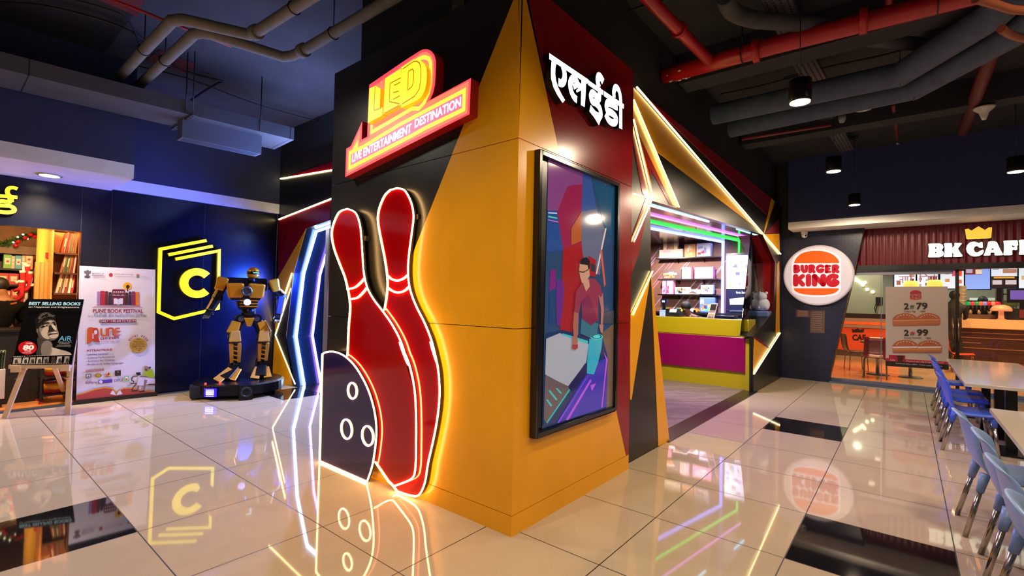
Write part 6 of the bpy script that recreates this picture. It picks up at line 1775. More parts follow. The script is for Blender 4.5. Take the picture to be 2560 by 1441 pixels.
# shop sign letter and soffit light
o = thing('devanagari_letter', 'yellow lit Devanagari letter on the black fascia at the left edge', 'sign')
LYW = glow('#ffe820', 1.5); YSg = YW-.05
mb = MB(); 
def st(pts, wd, sm=True):
    q = spline(pts, 5) if sm else pts
    mb.ribbon(ons(bc1(*q), y=YSg), wd, NY, .045, LYW, side=mat('#8a7a00', .4))
st([(-160, 212), (195, 242)], .042, False)
st([(196, 148), (150, 132), (100, 140), (82, 175), (95, 210), (125, 240), (130, 292)], .042)
st([(112, 245), (108, 292), (20, 282), (-40, 300), (-30, 330), (50, 335), (120, 342), (160, 372), (145, 402), (70, 412), (-40, 398)], .045)
mb.build('letter', o); seat(o)
o = thing('soffit_downlight', 'lit round downlight recessed in the white soffit over the book shop', 'lamp')
p = on(124, 438, z=3.003); mb = MB(); mb.lathe(p-Vector((0, 0, .012)), [(.10, 0), (.125, .004), (.125, .012)], mat('#c8b8a8', .4, metal=.5), 28); mb.build('trim_ring', o)
mb = MB(); mb.lathe(p-Vector((0, 0, .014)), [(.095, 0), (.095, .004)], glow('#fff2d0', 8), 28); mb.build('lens', o); seat(o)
lamp('soffit_light', 'SPOT', p-Vector((0, 0, .05)), 320, WARM, .09, p-Vector((0, 0, 3)), 150, .8)

# ================================================================== EASEL, BANNER, EXTINGUISHERS
FA, FB = on(10, 1046, z=0), on(168, 1037, z=0)
ud = (FB-FA); ud.z = 0; ud.normalize(); nb = Vector((-ud.y, ud.x, 0))
if nb.y < 0: nb = -nb
es = thing('easel', 'pale wooden easel standing at the book shop entrance', 'easel')
PINE = mat('#d8b890', .55, noise=.08, nscale=9)
EP = Plane(FA, ud, NZ)                      # upright plane through the front feet
th = math.radians(17)
bl_, br_ = EP.hit(24.4, 918), EP.hit(178, 916)
TP = Plane(bl_+Vector((0, 0, .02)), ud, Vector((nb.x*math.sin(th), nb.y*math.sin(th), math.cos(th))))
def leg(a, b, wd):
    d = (b-a); s = ud*wd; mb = MB(); mb.obox(a-s*.5, s, nb*.03, d, PINE); mb.build('leg', es)
lt = EP.hit(*bc2((250, 815))[0]); rt_ = EP.hit(*bc2((780, 790))[0])
tl, trr = TP.hit(*bc2((330, 300))[0]), TP.hit(*bc2((850, 400))[0])
leg(FA+Vector((0, 0, 0)), lt+nb*.03, .05); leg(FB, rt_+nb*.02, .055)
leg(rt_+nb*.03+Vector((0, 0, -.03)), TP.hit(*bc2((830, 500))[0], -.03), .045)
leg(lt+nb*.03+Vector((0, 0, -.03)), TP.hit(*bc2((450, 500))[0], -.03), .045)
top_ = TP.hit(*bc2((590, 760))[0], -.03); ft_ = on(163, 997, z=0)
mb = MB(); mb.obox(ft_-ud*.02, ud*.045, nb*.03, top_-ft_, PINE); mb.build('rear_leg', es)
mb = MB(); mb.obox(bl_-nb*.03-Vector((0, 0, .02)), br_-bl_, nb*.06, Vector((0, 0, .045)), PINE); mb.build('ledge', es)
for q in ((205, 810), (755, 800)):
    p = EP.hit(*bc2(q)[0]); mb = MB(); mb.obox(p-ud*.05-Vector((0, 0, .05))-nb*.05, ud*.09, nb*.04, Vector((0, 0, .08)), PINE); mb.build('peg', es)
mb = MB()
for q in ((190, 930), (773, 912)):
    p = EP.hit(*bc2(q)[0]); mb.cyl(p-nb*.04, p+nb*.0, .008, mat('#807060', .4, metal=.8), seg=8)
mb.build('bolt', es)
seat(es)
ps = thing('portrait_poster', 'black poster of a man looking up, propped on the wooden easel', 'poster')
mb = MB(); C4 = TP.hits(bc2((315, 35), (943, 40), (805, 778), (128, 784)), .02); mb.prism(C4, TP.n, .012, mat('#0c0c0d', .1, spec=.6)); mb.build('board', ps)
mb = MB(); kq = [0]
def ep(cl, pts, sm=0):
    kq[0] += 1; q = spline(pts, sm, True) if sm else pts
    mb.poly(TP.hits(bc2(*q), .02), TP.n, .0012+.0003*kq[0], mat(cl, .25))
fc = crop(40, 760, 5.125)
def fp(cl, pts, sm=3):
    kq[0] += 1; q = spline(pts, sm, True) if sm else pts
    mb.poly(TP.hits(fc(*q), .02), TP.n, .0012+.0003*kq[0], mat(cl, .25))
fp('#3e3a38', [(285, 560), (270, 470), (300, 420), (420, 450), (470, 520), (450, 660), (260, 655)], 2)     # neck in shade
fp('#7c736d', [(330, 520), (400, 470), (465, 520), (445, 660), (330, 660)], 2)
fp('#c2b6aa', [(455, 555), (540, 580), (640, 605), (700, 630), (715, 655), (440, 665)], 0)               # shirt
fp('#94897f', [(455, 555), (470, 600), (445, 665), (425, 665)], 0)
fp('#4a4542', [(262, 300), (290, 240), (350, 190), (430, 180), (500, 215), (520, 270), (530, 320), (548, 370), (545, 410), (520, 450), (470, 475), (400, 470), (320, 450), (280, 400)])  # head in shade
fp('#82786f', [(300, 290), (350, 240), (430, 200), (500, 225), (520, 275), (532, 330), (548, 372), (540, 420), (500, 455), (430, 455), (350, 430), (310, 370)])
fp('#b3a799', [(360, 300), (410, 290), (420, 340), (400, 390), (430, 440), (400, 455), (345, 425), (325, 370)])   # cheek
fp('#a89d91', [(400, 228), (450, 205), (490, 212), (508, 236), (470, 242), (420, 240)])                   # forehead
fp('#c4b8ab', [(455, 265), (490, 275), (520, 325), (500, 340), (470, 300)])                              # nose ridge
fp('#2a2522', [(428, 280), (455, 280), (470, 310), (500, 340), (460, 355), (415, 368), (420, 330)])       # nose shade
fp('#b8ac9e', [(470, 395), (525, 390), (545, 400), (535, 430), (490, 445), (440, 435), (430, 410)])      # chin
fp('#1e1a18', [(410, 405), (430, 388), (470, 380), (525, 376), (525, 388), (470, 392), (435, 400)])       # mouth
fp('#d0c5b8', [(440, 378), (490, 365), (530, 366), (524, 377), (470, 381)], 2)
fp('#211d1b', [(315, 275), (345, 252), (390, 240), (425, 240), (425, 252), (385, 255), (345, 270)])       # brow
fp('#211d1b', [(462, 238), (490, 230), (505, 238), (490, 246)])
fp('#191614', [(320, 300), (350, 282), (395, 275), (410, 282), (380, 290), (345, 305)])                   # eyes
fp('#c8beb2', [(358, 282), (378, 275), (392, 279), (372, 287)], 0)
fp('#191614', [(478, 258), (500, 250), (515, 262), (505, 275), (488, 266)])
fp('#14110f', [(255, 320), (245, 250), (262, 180), (310, 120), (370, 95), (440, 105), (495, 140), (508, 180), (500, 205), (460, 190), (410, 195), (350, 225), (300, 260), (285, 320), (270, 360)])  # hair
fp('#4c4642', [(290, 180), (330, 130), (390, 110), (440, 125), (400, 135), (340, 160), (305, 205)])
fp('#5c5550', [(420, 130), (470, 145), (495, 175), (455, 165), (415, 150)])
fp('#3c3733', [(285, 240), (330, 190), (380, 170), (340, 205), (300, 245)])
for hx, hy, hr in ((365, 215, 22), (400, 198, 20), (440, 186, 20), (475, 192, 18), (500, 205, 14), (335, 240, 20), (308, 275, 18), (285, 310, 16)):
    fp('#181412', [(hx+hr*math.cos(a)*(1+.3*math.sin(3*a)), hy+hr*.8*math.sin(a)) for a in [k*.63 for k in range(10)]], 2)
for hx, hy in ((330, 150), (370, 130), (420, 145), (465, 160), (300, 200), (350, 180), (400, 170)):
    fp('#57504b', [(hx, hy), (hx+28, hy-14), (hx+46, hy+2), (hx+26, hy-4)], 2)
fp('#6a625c', [(268, 330), (285, 320), (292, 350), (282, 380), (270, 365)])                              # ear
ep('#c01820', [(315+105*math.cos(i*.25), 590+76*math.sin(i*.25)) for i in range(25)])
ep('#0a0a0a', [(150, 690), (805, 668), (798, 772), (130, 780)])
for k, (a_, b_) in enumerate(((150, 250), (255, 330), (335, 408), (412, 482), (488, 560), (580, 630), (640, 705), (725, 790))):
    cl = ['#b8b0a8', '#d8d0c8', '#a8a098', '#b8b0a8', '#888078', '#403c38', '#c0b8b0', '#989088'][k]
    ep(cl, [(a_+12, 700-k*2), (b_, 698-k*2), (b_-8, 764-k), (a_, 768-k)])
    ep('#3c3632', [(a_+25, 730-k*2), (a_+50, 715-k*2), (a_+60, 762-k), (a_+22, 764-k)])
for k in range(34):
    x = 165+k*19
    for (y0, s_) in ((684-k*.55, 7), (770-k*.25, 6)):
        ep('#d0ccc8', [(x-(y0-684)*.15, y0), (x+9-(y0-684)*.15, y0), (x+8-(y0-684)*.15, y0+s_), (x-1-(y0-684)*.15, y0+s_)])
def et(body, a, b, cap, cl, bold=0, sh=0):
    p0, p1 = TP.hits(bc2(a, b), .021+.0003*kq[0]); up_ = TP.hit(*bc2((a[0]+cap*.22, a[1]-cap))[0], .021)-TP.hit(*bc2(a)[0], .021)
    mb.text(body, p0+TP.n*.004, p1+TP.n*.004, up_, mat(cl, .3), TP.n, bold=bold)
et('BEST SELLING BOOKS', (325, 104), (905, 108), 34, '#8fc4e0', .035); et('on Happiness and Enlightenment', (322, 134), (893, 138), 17, '#d8d8d8')
et('AiR', (660, 508), (805, 508), 54, '#5fb4d8', .01); et('Atman in Ravi', (652, 527), (806, 527), 13, '#d0d0d0'); et('80', (255, 606), (380, 606), 50, '#ffffff', .05)
et('OVER', (292, 545), (368, 545), 16, '#ffffff', .01); et('TITLES', (272, 630), (350, 630), 16, '#ffffff', .01); et('AVAILABLE HERE', (252, 648), (356, 648), 9, '#ffffff')
et('AN AWAKENED SOUL', (664, 543), (784, 543), 8, '#b0b0b0'); et('HAPPINESS AMBASSADOR', (640, 561), (800, 561), 8, '#b0b0b0'); et('PHILOSOPHER', (630, 578), (798, 578), 7, '#b0b0b0')
mb.build('print', ps)
seat(ps)
# banner
BP = Plane((1.35, 8.79, 0), (.88, -.064, 0), NZ)
bz1, bz2 = crop(190, 650, 7.586), crop(190, 820, 7.205)
bn = thing('roll_up_banner', 'tall white book festival banner in a black base against the black wall', 'banner')
BC = [(199.0, 665), (388.4, 674.5), (387, 981), (190.5, 1003)]
mb = MB(); P = BP.hits(BC, .0)
nn = BP.n if BP.n.y < 0 else -BP.n
BAN = mat('#c9c3d2', .28, noise=.03, nscale=4)
mb.prism(P, nn, .006, BAN); mb.build('sheet', bn)
a, b = BP.hit(183, 1010), BP.hit(391, 986); 
mb = MB(); mb.obox((a.x, a.y-.04, 0), (b.x-a.x, b.y-a.y, 0), (0, .1, 0), (0, 0, BP.hit(190.5, 1003).z+.012), mat('#0c0c10', .35)); mb.build('base', bn)
mb = MB(); c = (P[0]+P[1])*.5; mb.cyl((c.x, c.y+.03, .05), (c.x, c.y+.03, c.z), .012, mat('#555555', .4), seg=8); mb.build('pole', bn)
mb = MB(); kb = [0]
def bp_(cl, pts, z=bz1, sm=0, closed=True):
    kb[0] += 1; q = spline(pts, sm, True) if sm else pts
    mb.poly(BP.hits(z(*q)), nn, .001+.0002*kb[0], mat(cl, .4))
def bt(body, a, b, cap, cl, z=bz1, bold=0.0):
    p0, p1 = BP.hits(z(a, b)); mb.text(body, p0+nn*.014, p1+nn*.014, BP.hit(*z((a[0], a[1]-cap))[0])-p0, mat(cl, .4), nn, bold=bold)
def bel(cx, cy, rx, ry, a0=0, a1=360, n=18): return [(cx+rx*math.cos(math.radians(a0+(a1-a0)*i/n)), cy+ry*math.sin(math.radians(a0+(a1-a0)*i/n))) for i in range(n+1)]
# top marks
bp_('#5c5468', [(155, 205), (185, 215), (200, 195), (235, 195), (250, 215), (282, 205), (270, 265), (165, 262)], sm=3); bp_('#5c5468', [(185, 265), (250, 265), (240, 300), (195, 300)]); bp_('#4c4458', bel(215, 322, 58, 28))
bt('MINISTRY OF', (305, 270), (530, 275), 22, '#3c3448', bold=.02); bt('EDUCATION', (305, 303), (515, 308), 22, '#3c3448', bold=.02); bt('Government of India', (305, 330), (550, 335), 14, '#6c6478')
bp_('#9c2840', bel(660, 285, 37, 36)); bt('NATIONAL BOOK TRUST, INDIA', (728, 280), (1085, 292), 20, '#584868', bold=.01); bt('Ministry of Education, Government of India', (728, 308), (1085, 322), 12, '#6c6478')
bp_('#c8584c', bel(1173, 300, 34, 30, 180, 360)); bp_('#3c8058', bel(1173, 315, 34, 28, 0, 180)); bp_('#304878', bel(1173, 308, 10, 10)); bt('CENTRE FOR READING', (1222, 318), (1330, 322), 12, '#887898'); bt('AND LITERATURE IN INDIA', (1222, 338), (1412, 342), 12, '#887898')
# book row emblem
bp_('#d89a20', bel(975, 500, 85, 75, n=10)); bp_('#181418', [(950, 490), (985, 470), (1018, 495), (1010, 535), (990, 545), (985, 600), (972, 600), (970, 545), (952, 530)])
for l_, r_, t_, b_, cl in ((400, 450, 600, 862, '#8c70b0'), (458, 548, 590, 862, '#98203c'), (552, 608, 595, 862, '#54222c'), (618, 676, 615, 862, '#2c2038'), (685, 925, 575, 862, '#5c1c34'), (932, 990, 622, 862, '#3c1c20'), (1000, 1045, 602, 862, '#1c1c40'), (1052, 1125, 600, 866, '#782044'), (1132, 1196, 612, 870, '#c86c1c')):
    bp_(cl, [(l_, t_+12), (l_+8, t_), (r_-8, t_), (r_, t_+12), (r_+4, b_), (l_-4, b_)])
    bp_('#c86c58', [(l_+2, t_+52), (r_-2, t_+52), (r_-2, t_+56), (l_+2, t_+56)])
bp_('#882038', [(680, 575), (705, 556), (905, 558), (930, 578)])
for k in range(5): bp_('#d8d0e0', [(708+42*k, 598), (732+42*k, 598), (732+42*k, 620), (708+42*k, 620)])
for k in range(9): bp_('#d8d0e0', [(698+25*k, 664), (712+25*k, 664), (712+25*k, 678), (698+25*k, 678)])
bp_('#c8c0d8', [(712, 735), (750, 728), (798, 745), (798, 855), (750, 838), (715, 845)]); bp_('#c8c0d8', [(802, 745), (850, 728), (888, 735), (886, 845), (850, 838), (802, 855)])
for dy in (0, 14): bp_('#882038', [(350-dy*2.6, 878+dy*1.6), (800, 884+dy), (1230+dy*2, 880+dy*1.8), (1230+dy*2, 886+dy*1.8), (800, 892+dy), (350-dy*2.6, 884+dy*1.6)])
bt('PUNE BOOK FESTIVAL', (318, 1002), (1270, 1002), 68, '#7c2440', bold=.03)
bp_('#88789c', [(310, 1028), (1290, 1030), (1290, 1033), (310, 1031)])
bt('14-22 DECEMBER 2024 | FERGUSSON COLLEGE, PUNE', (225, 1094), (1340, 1090), 42, '#4c4c78')
bp_('#6c1830', [(445, 1135), (1140, 1130), (1140, 1185), (445, 1195)]); bt('DAILY 11:00 AM TO 9:00 PM', (462, 1184), (1128, 1176), 38, '#d8ccdc')
# second emblem
bp_('#b84c20', [(210, 1330), (235, 1285), (300, 1275), (320, 1290), (300, 1560), (205, 1600)]); bp_('#a83424', [(320, 1290), (400, 1290), (425, 1330), (420, 1450), (450, 1570), (300, 1530)])
bp_('#c9c3d2', [(340, 1345), (375, 1330), (400, 1345), (400, 1400), (350, 1420)]); bp_('#c9c3d2', [(310, 1400), (330, 1390), (330, 1500), (310, 1500)])
def bst(pts, cl, wd, z=bz2, sm=True):
    q = spline(pts, 5) if sm else pts; kb[0] += 1
    mb.ribbon([p+nn*(.001+.0002*kb[0]) for p in BP.hits(z(*q))], wd, nn, 0, mat(cl, .4))
bst([(455, 10), (455, 110), (480, 140), (530, 138), (550, 110), (550, 8)], '#b85028', .022); bst([(580, 150), (582, 30), (610, 8), (650, 10), (668, 40), (668, 140)], '#b04838', .022); bst([(790, 10), (720, 15), (710, 50), (780, 70), (710, 90), (715, 130), (785, 138)], '#b85848', .022)
bt('LIT FEST', (440, 214), (785, 200), 42, '#8c2438', bz2, .03); bt('20-22 December 2024', (440, 252), (780, 245), 22, '#a8606c', bz2); bt("Wada's Auditorium, Fergusson College, Pune", (195, 296), (785, 272), 14, '#685878', bz2)
bt('ATTRACTIONS', (185, 428), (650, 408), 36, '#8c2030', bz2, .04)
for k, (s_, e_) in enumerate((('Literary Sessions', 578), ('Cultural Performances', 692), ('Activities for Children', 692), ('Books in all Indian Languages', 856))):
    y_ = 494+59*k; bt(s_, (205, y_), (e_, y_-(e_-205)*.045), 26, '#3c3468', bz2, .02); bp_('#3c3468', bel(186, y_-10, 5, 5, n=8), bz2)
bp_('#b08838', bel(1120, 315, 160, 135), bz2)
for k, ch in enumerate('ENTRY FREE'):
    if ch == ' ': continue
    a_ = math.radians(213+k*13.0); cx, cy = 1122+168*math.cos(a_), 310+150*math.sin(a_); t_ = (-math.sin(a_), math.cos(a_))
    p0 = (cx-t_[0]*16, cy-t_[1]*15); p1 = (cx+t_[0]*16, cy+t_[1]*15); w0, w1_ = BP.hits(bz2(p0, p1)); upv = BP.hit(*bz2((cx+40*math.cos(a_), cy+40*math.sin(a_)))[0])-BP.hit(*bz2((cx, cy))[0])
    mb.text(ch, w0+nn*.014, w1_+nn*.014, upv*.95, mat('#983044', .4), nn, bold=.02)
for s_, a_, b_, y_ in (('10%', 1090, 1160, 218), ('Discount', 1045, 1200, 262), ('on all books', 1015, 1225, 298), ('OPEN HOURS', 1005, 1240, 352), ('10 AM', 1060, 1185, 390), ('9 PM', 1105, 1150, 422)): bt(s_, (a_, y_), (b_, y_-4), 22, '#4c3c20', bz2, .01)
bp_('#4c3c20', [(985, 320), (1280, 305), (1280, 309), (985, 324)], bz2)
bp_('#982440', [(172, 768), (500, 738), (500, 768), (172, 798)], bz2); bt('IN COLLABORATION WITH', (185, 790), (490, 760), 16, '#e0d4e0', bz2, .02)
bp_('#48507c', [(170, 835), (270, 825), (270, 895), (222, 910), (172, 900)], bz2); bp_('#c9c3d2', [(185, 845), (258, 838), (255, 885), (222, 895), (186, 888)], bz2); bt('S', (208, 885), (232, 883), 24, '#30386c', bz2, .05)
bp_('#905820', bel(400, 858, 60, 36), bz2); bp_('#a8a018', bel(400, 855, 40, 28), bz2)
bp_('#d0a860', bel(588, 838, 48, 46), bz2); bp_('#c85848', bel(560, 850, 26, 24), bz2); bp_('#604028', [(520, 875), (645, 868), (645, 876), (520, 884)], bz2); bp_('#382018', bel(585, 830, 14, 20), bz2)
bp_('#241818', [(697, 768), (805, 762), (805, 858), (697, 865)], bz2); bp_('#c8a058', [(742, 790), (764, 788), (754, 815)], bz2)
bt('Suhana', (168, 1008), (370, 996), 44, '#843048', bz2, .01); bp_('#48349c', [(402, 946), (650, 922), (650, 985), (402, 1006)], bz2); bp_('#d0c8e0', bel(446, 972, 32, 28), bz2); bt('Lokmanya', (492, 986), (640, 972), 26, '#c8c0e8', bz2, .02); bt('DPU', (685, 972), (832, 960), 44, '#543c60', bz2)
bp_('#68b888', [(865, 868), (950, 860), (950, 958), (865, 966)], bz2); bp_('#e8d0c8', bel(907, 912, 28, 34), bz2); bp_('#b84838', bel(905, 925, 20, 16), bz2)
# open book at the foot
bp_('#c8882c', [(10, 1195), (130, 1165), (330, 1095), (520, 1062), (640, 1075), (700, 1120), (728, 1165), (760, 1115), (850, 1080), (1000, 1072), (1200, 1120), (1418, 1135), (1418, 1165), (10, 1325)], bz2)
bp_('#a83c38', [(8, 1215), (130, 1190), (330, 1120), (520, 1085), (640, 1100), (690, 1140), (728, 1200), (765, 1140), (850, 1100), (1000, 1092), (1200, 1140), (1418, 1158), (1418, 1165), (8, 1322)], bz2)
for s_ in (-1, 1):
    for k in range(3): bp_('#d4d0e4', [(722, 1215), (722+s_*40, 1170-k*14), (722+s_*(100-14*k), 1160-20*k+6), (722+s_*(112-10*k), 1190-16*k)], bz2)
# seated reader with a laptop
bp_('#5c3018', [(970, 990), (1420, 1010), (1420, 1035), (975, 1005)], bz2)
bst([(1100, 870), (1020, 880), (1000, 940), (1040, 970), (1000, 1015)], '#3c2418', .012); bst([(1080, 1020), (1020, 1080), (1005, 1135)], '#3c2418', .012)
bp_('#c4bcd4', [(1120, 900), (1180, 880), (1330, 905), (1418, 920), (1418, 1000), (1300, 1010), (1230, 1040), (1090, 1035)], bz2); bp_('#7c6068', [(1100, 1040), (1135, 1040), (1130, 1110), (1090, 1115)], bz2); bp_('#7c6068', [(1225, 930), (1280, 940), (1235, 1120), (1205, 1115)], bz2)
bp_('#181418', [(1000, 1130), (1100, 1115), (1115, 1135), (1000, 1150)], bz2); bp_('#181418', [(1125, 1150), (1220, 1120), (1240, 1140), (1140, 1162)], bz2)
bp_('#90a820', [(1225, 790), (1290, 750), (1370, 740), (1400, 830), (1418, 880), (1330, 910), (1280, 870), (1210, 860)], bz2); bp_('#7c6068', [(1140, 860), (1280, 880), (1300, 895), (1150, 885)], bz2)
bp_('#8c706c', bel(1275, 720, 48, 52), bz2); bp_('#302830', [(1230, 735), (1275, 745), (1280, 775), (1240, 770)], bz2); bp_('#c8c4dc', [(1225, 680), (1260, 650), (1330, 655), (1355, 690), (1320, 705), (1280, 690)], bz2); bp_('#302018', [(1310, 700), (1350, 700), (1330, 740), (1305, 730)], bz2)
bp_('#181420', [(1072, 805), (1155, 795), (1165, 850), (1095, 860)], bz2)
mb.build('print', bn)
seat(bn)
# fire extinguishers in a two-tier stand
fx = thing('extinguisher_stand', 'black two-tier stand for fire extinguishers under the easel', 'stand')
c = on(136, 1003, z=0); S3 = mat('#121012', .4); w_ = .16
for sx in (-1, 1):
    for sy in (-1, 1):
        mb = MB(); mb.box((c.x+sx*w_-.012, c.y+sy*w_-.012, .03), (c.x+sx*w_+.012, c.y+sy*w_+.012, .60), S3); mb.build('post', fx)
        mb = MB(); mb.box((c.x+sx*w_-.018, c.y+sy*w_-.018, 0), (c.x+sx*w_+.018, c.y+sy*w_+.018, .03), mat('#c01818', .5)); mb.build('red_foot', fx)
for z_ in (.10, .34):
    mb = MB(); mb.box((c.x-w_, c.y-w_, z_), (c.x+w_, c.y+w_, z_+.018), S3); mb.build('tray', fx)
mb = MB(); mb.tube([(c.x-w_, c.y-w_, .30), (c.x+w_, c.y-w_, .30)], .009, S3, 6); mb.build('rail', fx); mb = MB(); mb.tube([(c.x-w_, c.y-w_, .54), (c.x+w_, c.y-w_, .54)], .009, S3, 6); mb.build('rail', fx)
seat(fx)
for z_, lab in ((.119, 'red fire extinguisher with yellow label on the lower tier'), (.359, 'red fire extinguisher with yellow and blue label on the upper tier')):
    o = thing('fire_extinguisher', lab, 'fire extinguisher', 'fire extinguishers under the easel')
    mb = MB(); mb.lathe((c.x, c.y, z_), [(.105, 0), (.115, .02), (.115, .16), (.09, .19), (.03, .205)], mat('#b81218', .3), 22); mb.build('body', o)
    mb = MB(); mb.lathe((c.x, c.y, z_+.06), [(.1165, 0), (.1165, .08)], mat('#e8a828', .4), 22); mb.build('label', o)
    if z_ > .2:
        mb = MB(); mb.lathe((c.x, c.y, z_+.135), [(.1175, 0), (.1175, .024)], mat('#28307c', .4), 22); mb.build('blue_band', o)
    mb = MB(); mb.box((c.x-.04, c.y-.015, z_+.2), (c.x+.06, c.y+.015, z_+.225), mat('#181818', .4)); mb.build('valve', o); seat(o)

# ================================================================== LIT BOOK SIGN AND ROBOT STATUE
kc = crop(380, 560, 3.002)
YC_ = YW-.075
sgn = thing('lit_book_sign', 'yellow lit outline of a book with a letter C on the black wall', 'sign')
LY2 = glow('#ffe414', 1.45); LYS = mat('#a08400', .4, emit=.25)
mb = MB(); mb.ribbon(ons(kc((410, 125), (64, 190), (50, 662), (166, 712), (497, 634), (505, 202), (178, 265)), y=YC_), .046, NY, .05, LY2, side=LYS); mb.build('outline', sgn)
mb = MB(); mb.ribbon(ons(kc((125, 232), (457, 167)), y=YC_), .046, NY, .05, LY2, side=LYS); mb.build('page_line', sgn)
cc_ = on(*kc((340, 445))[0], y=YC_); ry = abs(on(*kc((340, 360))[0], y=YC_).z-cc_.z)
mb = MB(); mb.ribbon([cc_+Vector((math.cos(math.radians(a)), 0, math.sin(math.radians(a))))*ry for a in range(42, 320, 6)], .115, NY, .05, LY2, side=LYS); mb.build('letter_c', sgn)
seat(sgn)
rb = thing('robot_statue', 'big yellow and black metal robot statue standing on a round black plinth', 'statue')
RC = Vector((3.17, 8.13, 0)); fd = Vector((-.26, -.966, 0)).normalized(); rx_ = Vector((-fd.y, fd.x, 0))
rx_ = Vector((.966, -.26, 0))
def W3(x, y, z): return RC+rx_*x-fd*y+Vector((0, 0, z))
RY, RY2 = mat('#c07a0c', .28, metal=.4, spec=.6), mat('#b88434', .35, metal=.3)
RK, RS, RBL = mat('#16161a', .3, metal=.6), mat('#70727a', .25, metal=.9), mat('#243058', .3, metal=.5)
def seg(mb, a, b, s0, s1, m, tw=0.0):
    a, b = Vector(a), Vector(b); d = (b-a).normalized()
    u = Vector((1, 0, 0)) if abs(d.x) < .8 else Vector((0, 1, 0)); u = (u-d*u.dot(d)).normalized(); v = d.cross(u)
    if tw: u, v = u*math.cos(tw)+v*math.sin(tw), v*math.cos(tw)-u*math.sin(tw)
    q = [(-1, -1), (1, -1), (1, 1), (-1, 1)]
    A4 = [a+u*x*s0[0]/2+v*y*s0[1]/2 for x, y in q]; B4 = [b+u*x*s1[0]/2+v*y*s1[1]/2 for x, y in q]
    vs_ = [W3(*p) for p in A4+B4]; mb.raw(vs_, [(0, 3, 2, 1), (4, 5, 6, 7), (0, 1, 5, 4), (1, 2, 6, 5), (2, 3, 7, 6), (3, 0, 4, 7)], m)
def part(name, *segs, parent=rb, bev=.012):
    mb = MB()
    for s_ in segs: seg(mb, *s_)
    return mb.build(name, parent, bevel=bev)
def joint(name, c, r, m=RK, ax=None, ln=.1, parent=rb):
    c = Vector(c); mb = MB(); ax = Vector(ax or (0, 1, 0)); a, b = c-ax*ln/2, c+ax*ln/2
    mb.cyl(W3(*a), W3(*b), r, m, seg=18); mb.cyl(W3(*(a-ax*.008)), W3(*a), r*.55, RS, seg=12); return mb.build(name, parent)
# plinth
mb = MB(); mb.lathe(RC+Vector((0, 0, .05)), [(.58, 0), (.63, .02), (.63, .15), (.60, .17)], RK, 40, smooth=False); pln = mb.build('plinth', rb)
for k in range(6):
    a = k*math.pi/3+.3; mb = MB(); mb.cyl(RC+Vector((.5*math.cos(a), .5*math.sin(a), 0)), RC+Vector((.5*math.cos(a), .5*math.sin(a), .06)), .03, RK, seg=8); mb.build('castor', pln)
mb = MB(); mb.obox(W3(-.08, -.69, .005), rx_*.18, -fd*.12, Vector((0, 0, .215)), RK); sp_ = mb.build('speaker_box', pln)
mb = MB(); c = W3(.01, -.692, .12); mb.lathe(c, [(.078, 0), (.075, .008), (.05, .004), (.0501, .0)], mat('#22242c', .4), 24, axis=fd); mb.build('speaker', rb)
mb = MB(); mb.obox(W3(-.66, -.33, .03), rx_*.2, -fd*.3, Vector((0, 0, .16)), mat('#101012', .5)); mb.build('step_box', pln)
mb = MB(); A4 = [W3(-.50, -.50, .065), W3(-.36, -.585, .065), W3(-.36, -.585, .185), W3(-.50, -.50, .185)]; n_ = (A4[1]-A4[0]).cross(A4[3]-A4[0]).normalized(); n_ = n_ if n_.dot(fd) > 0 else -n_
mb.prism(A4, n_, .02, glow('#2a18d8', 1.0)); 
for k, (z0, z1) in enumerate(((.075, .082), (.095, .118), (.125, .150), (.160, .172))):
    for j in range(6):
        u0 = .16+.115*j; q = lambda u, z: A4[0].lerp(A4[1], u)+Vector((0, 0, z-.065))
        mb.poly([q(u0, z0), q(u0+.085, z0), q(u0+.085, z1), q(u0, z1)], n_, .003, glow('#e8e4ff', 2.2))
mb.build('lit_display', pln)
for x in (-.48, -.30): 
    mb = MB(); mb.cyl(W3(x, -.40, .22), W3(x, -.40, .25), .014, glow('#ff2a20', 3.0), seg=8); mb.build('indicator', pln)
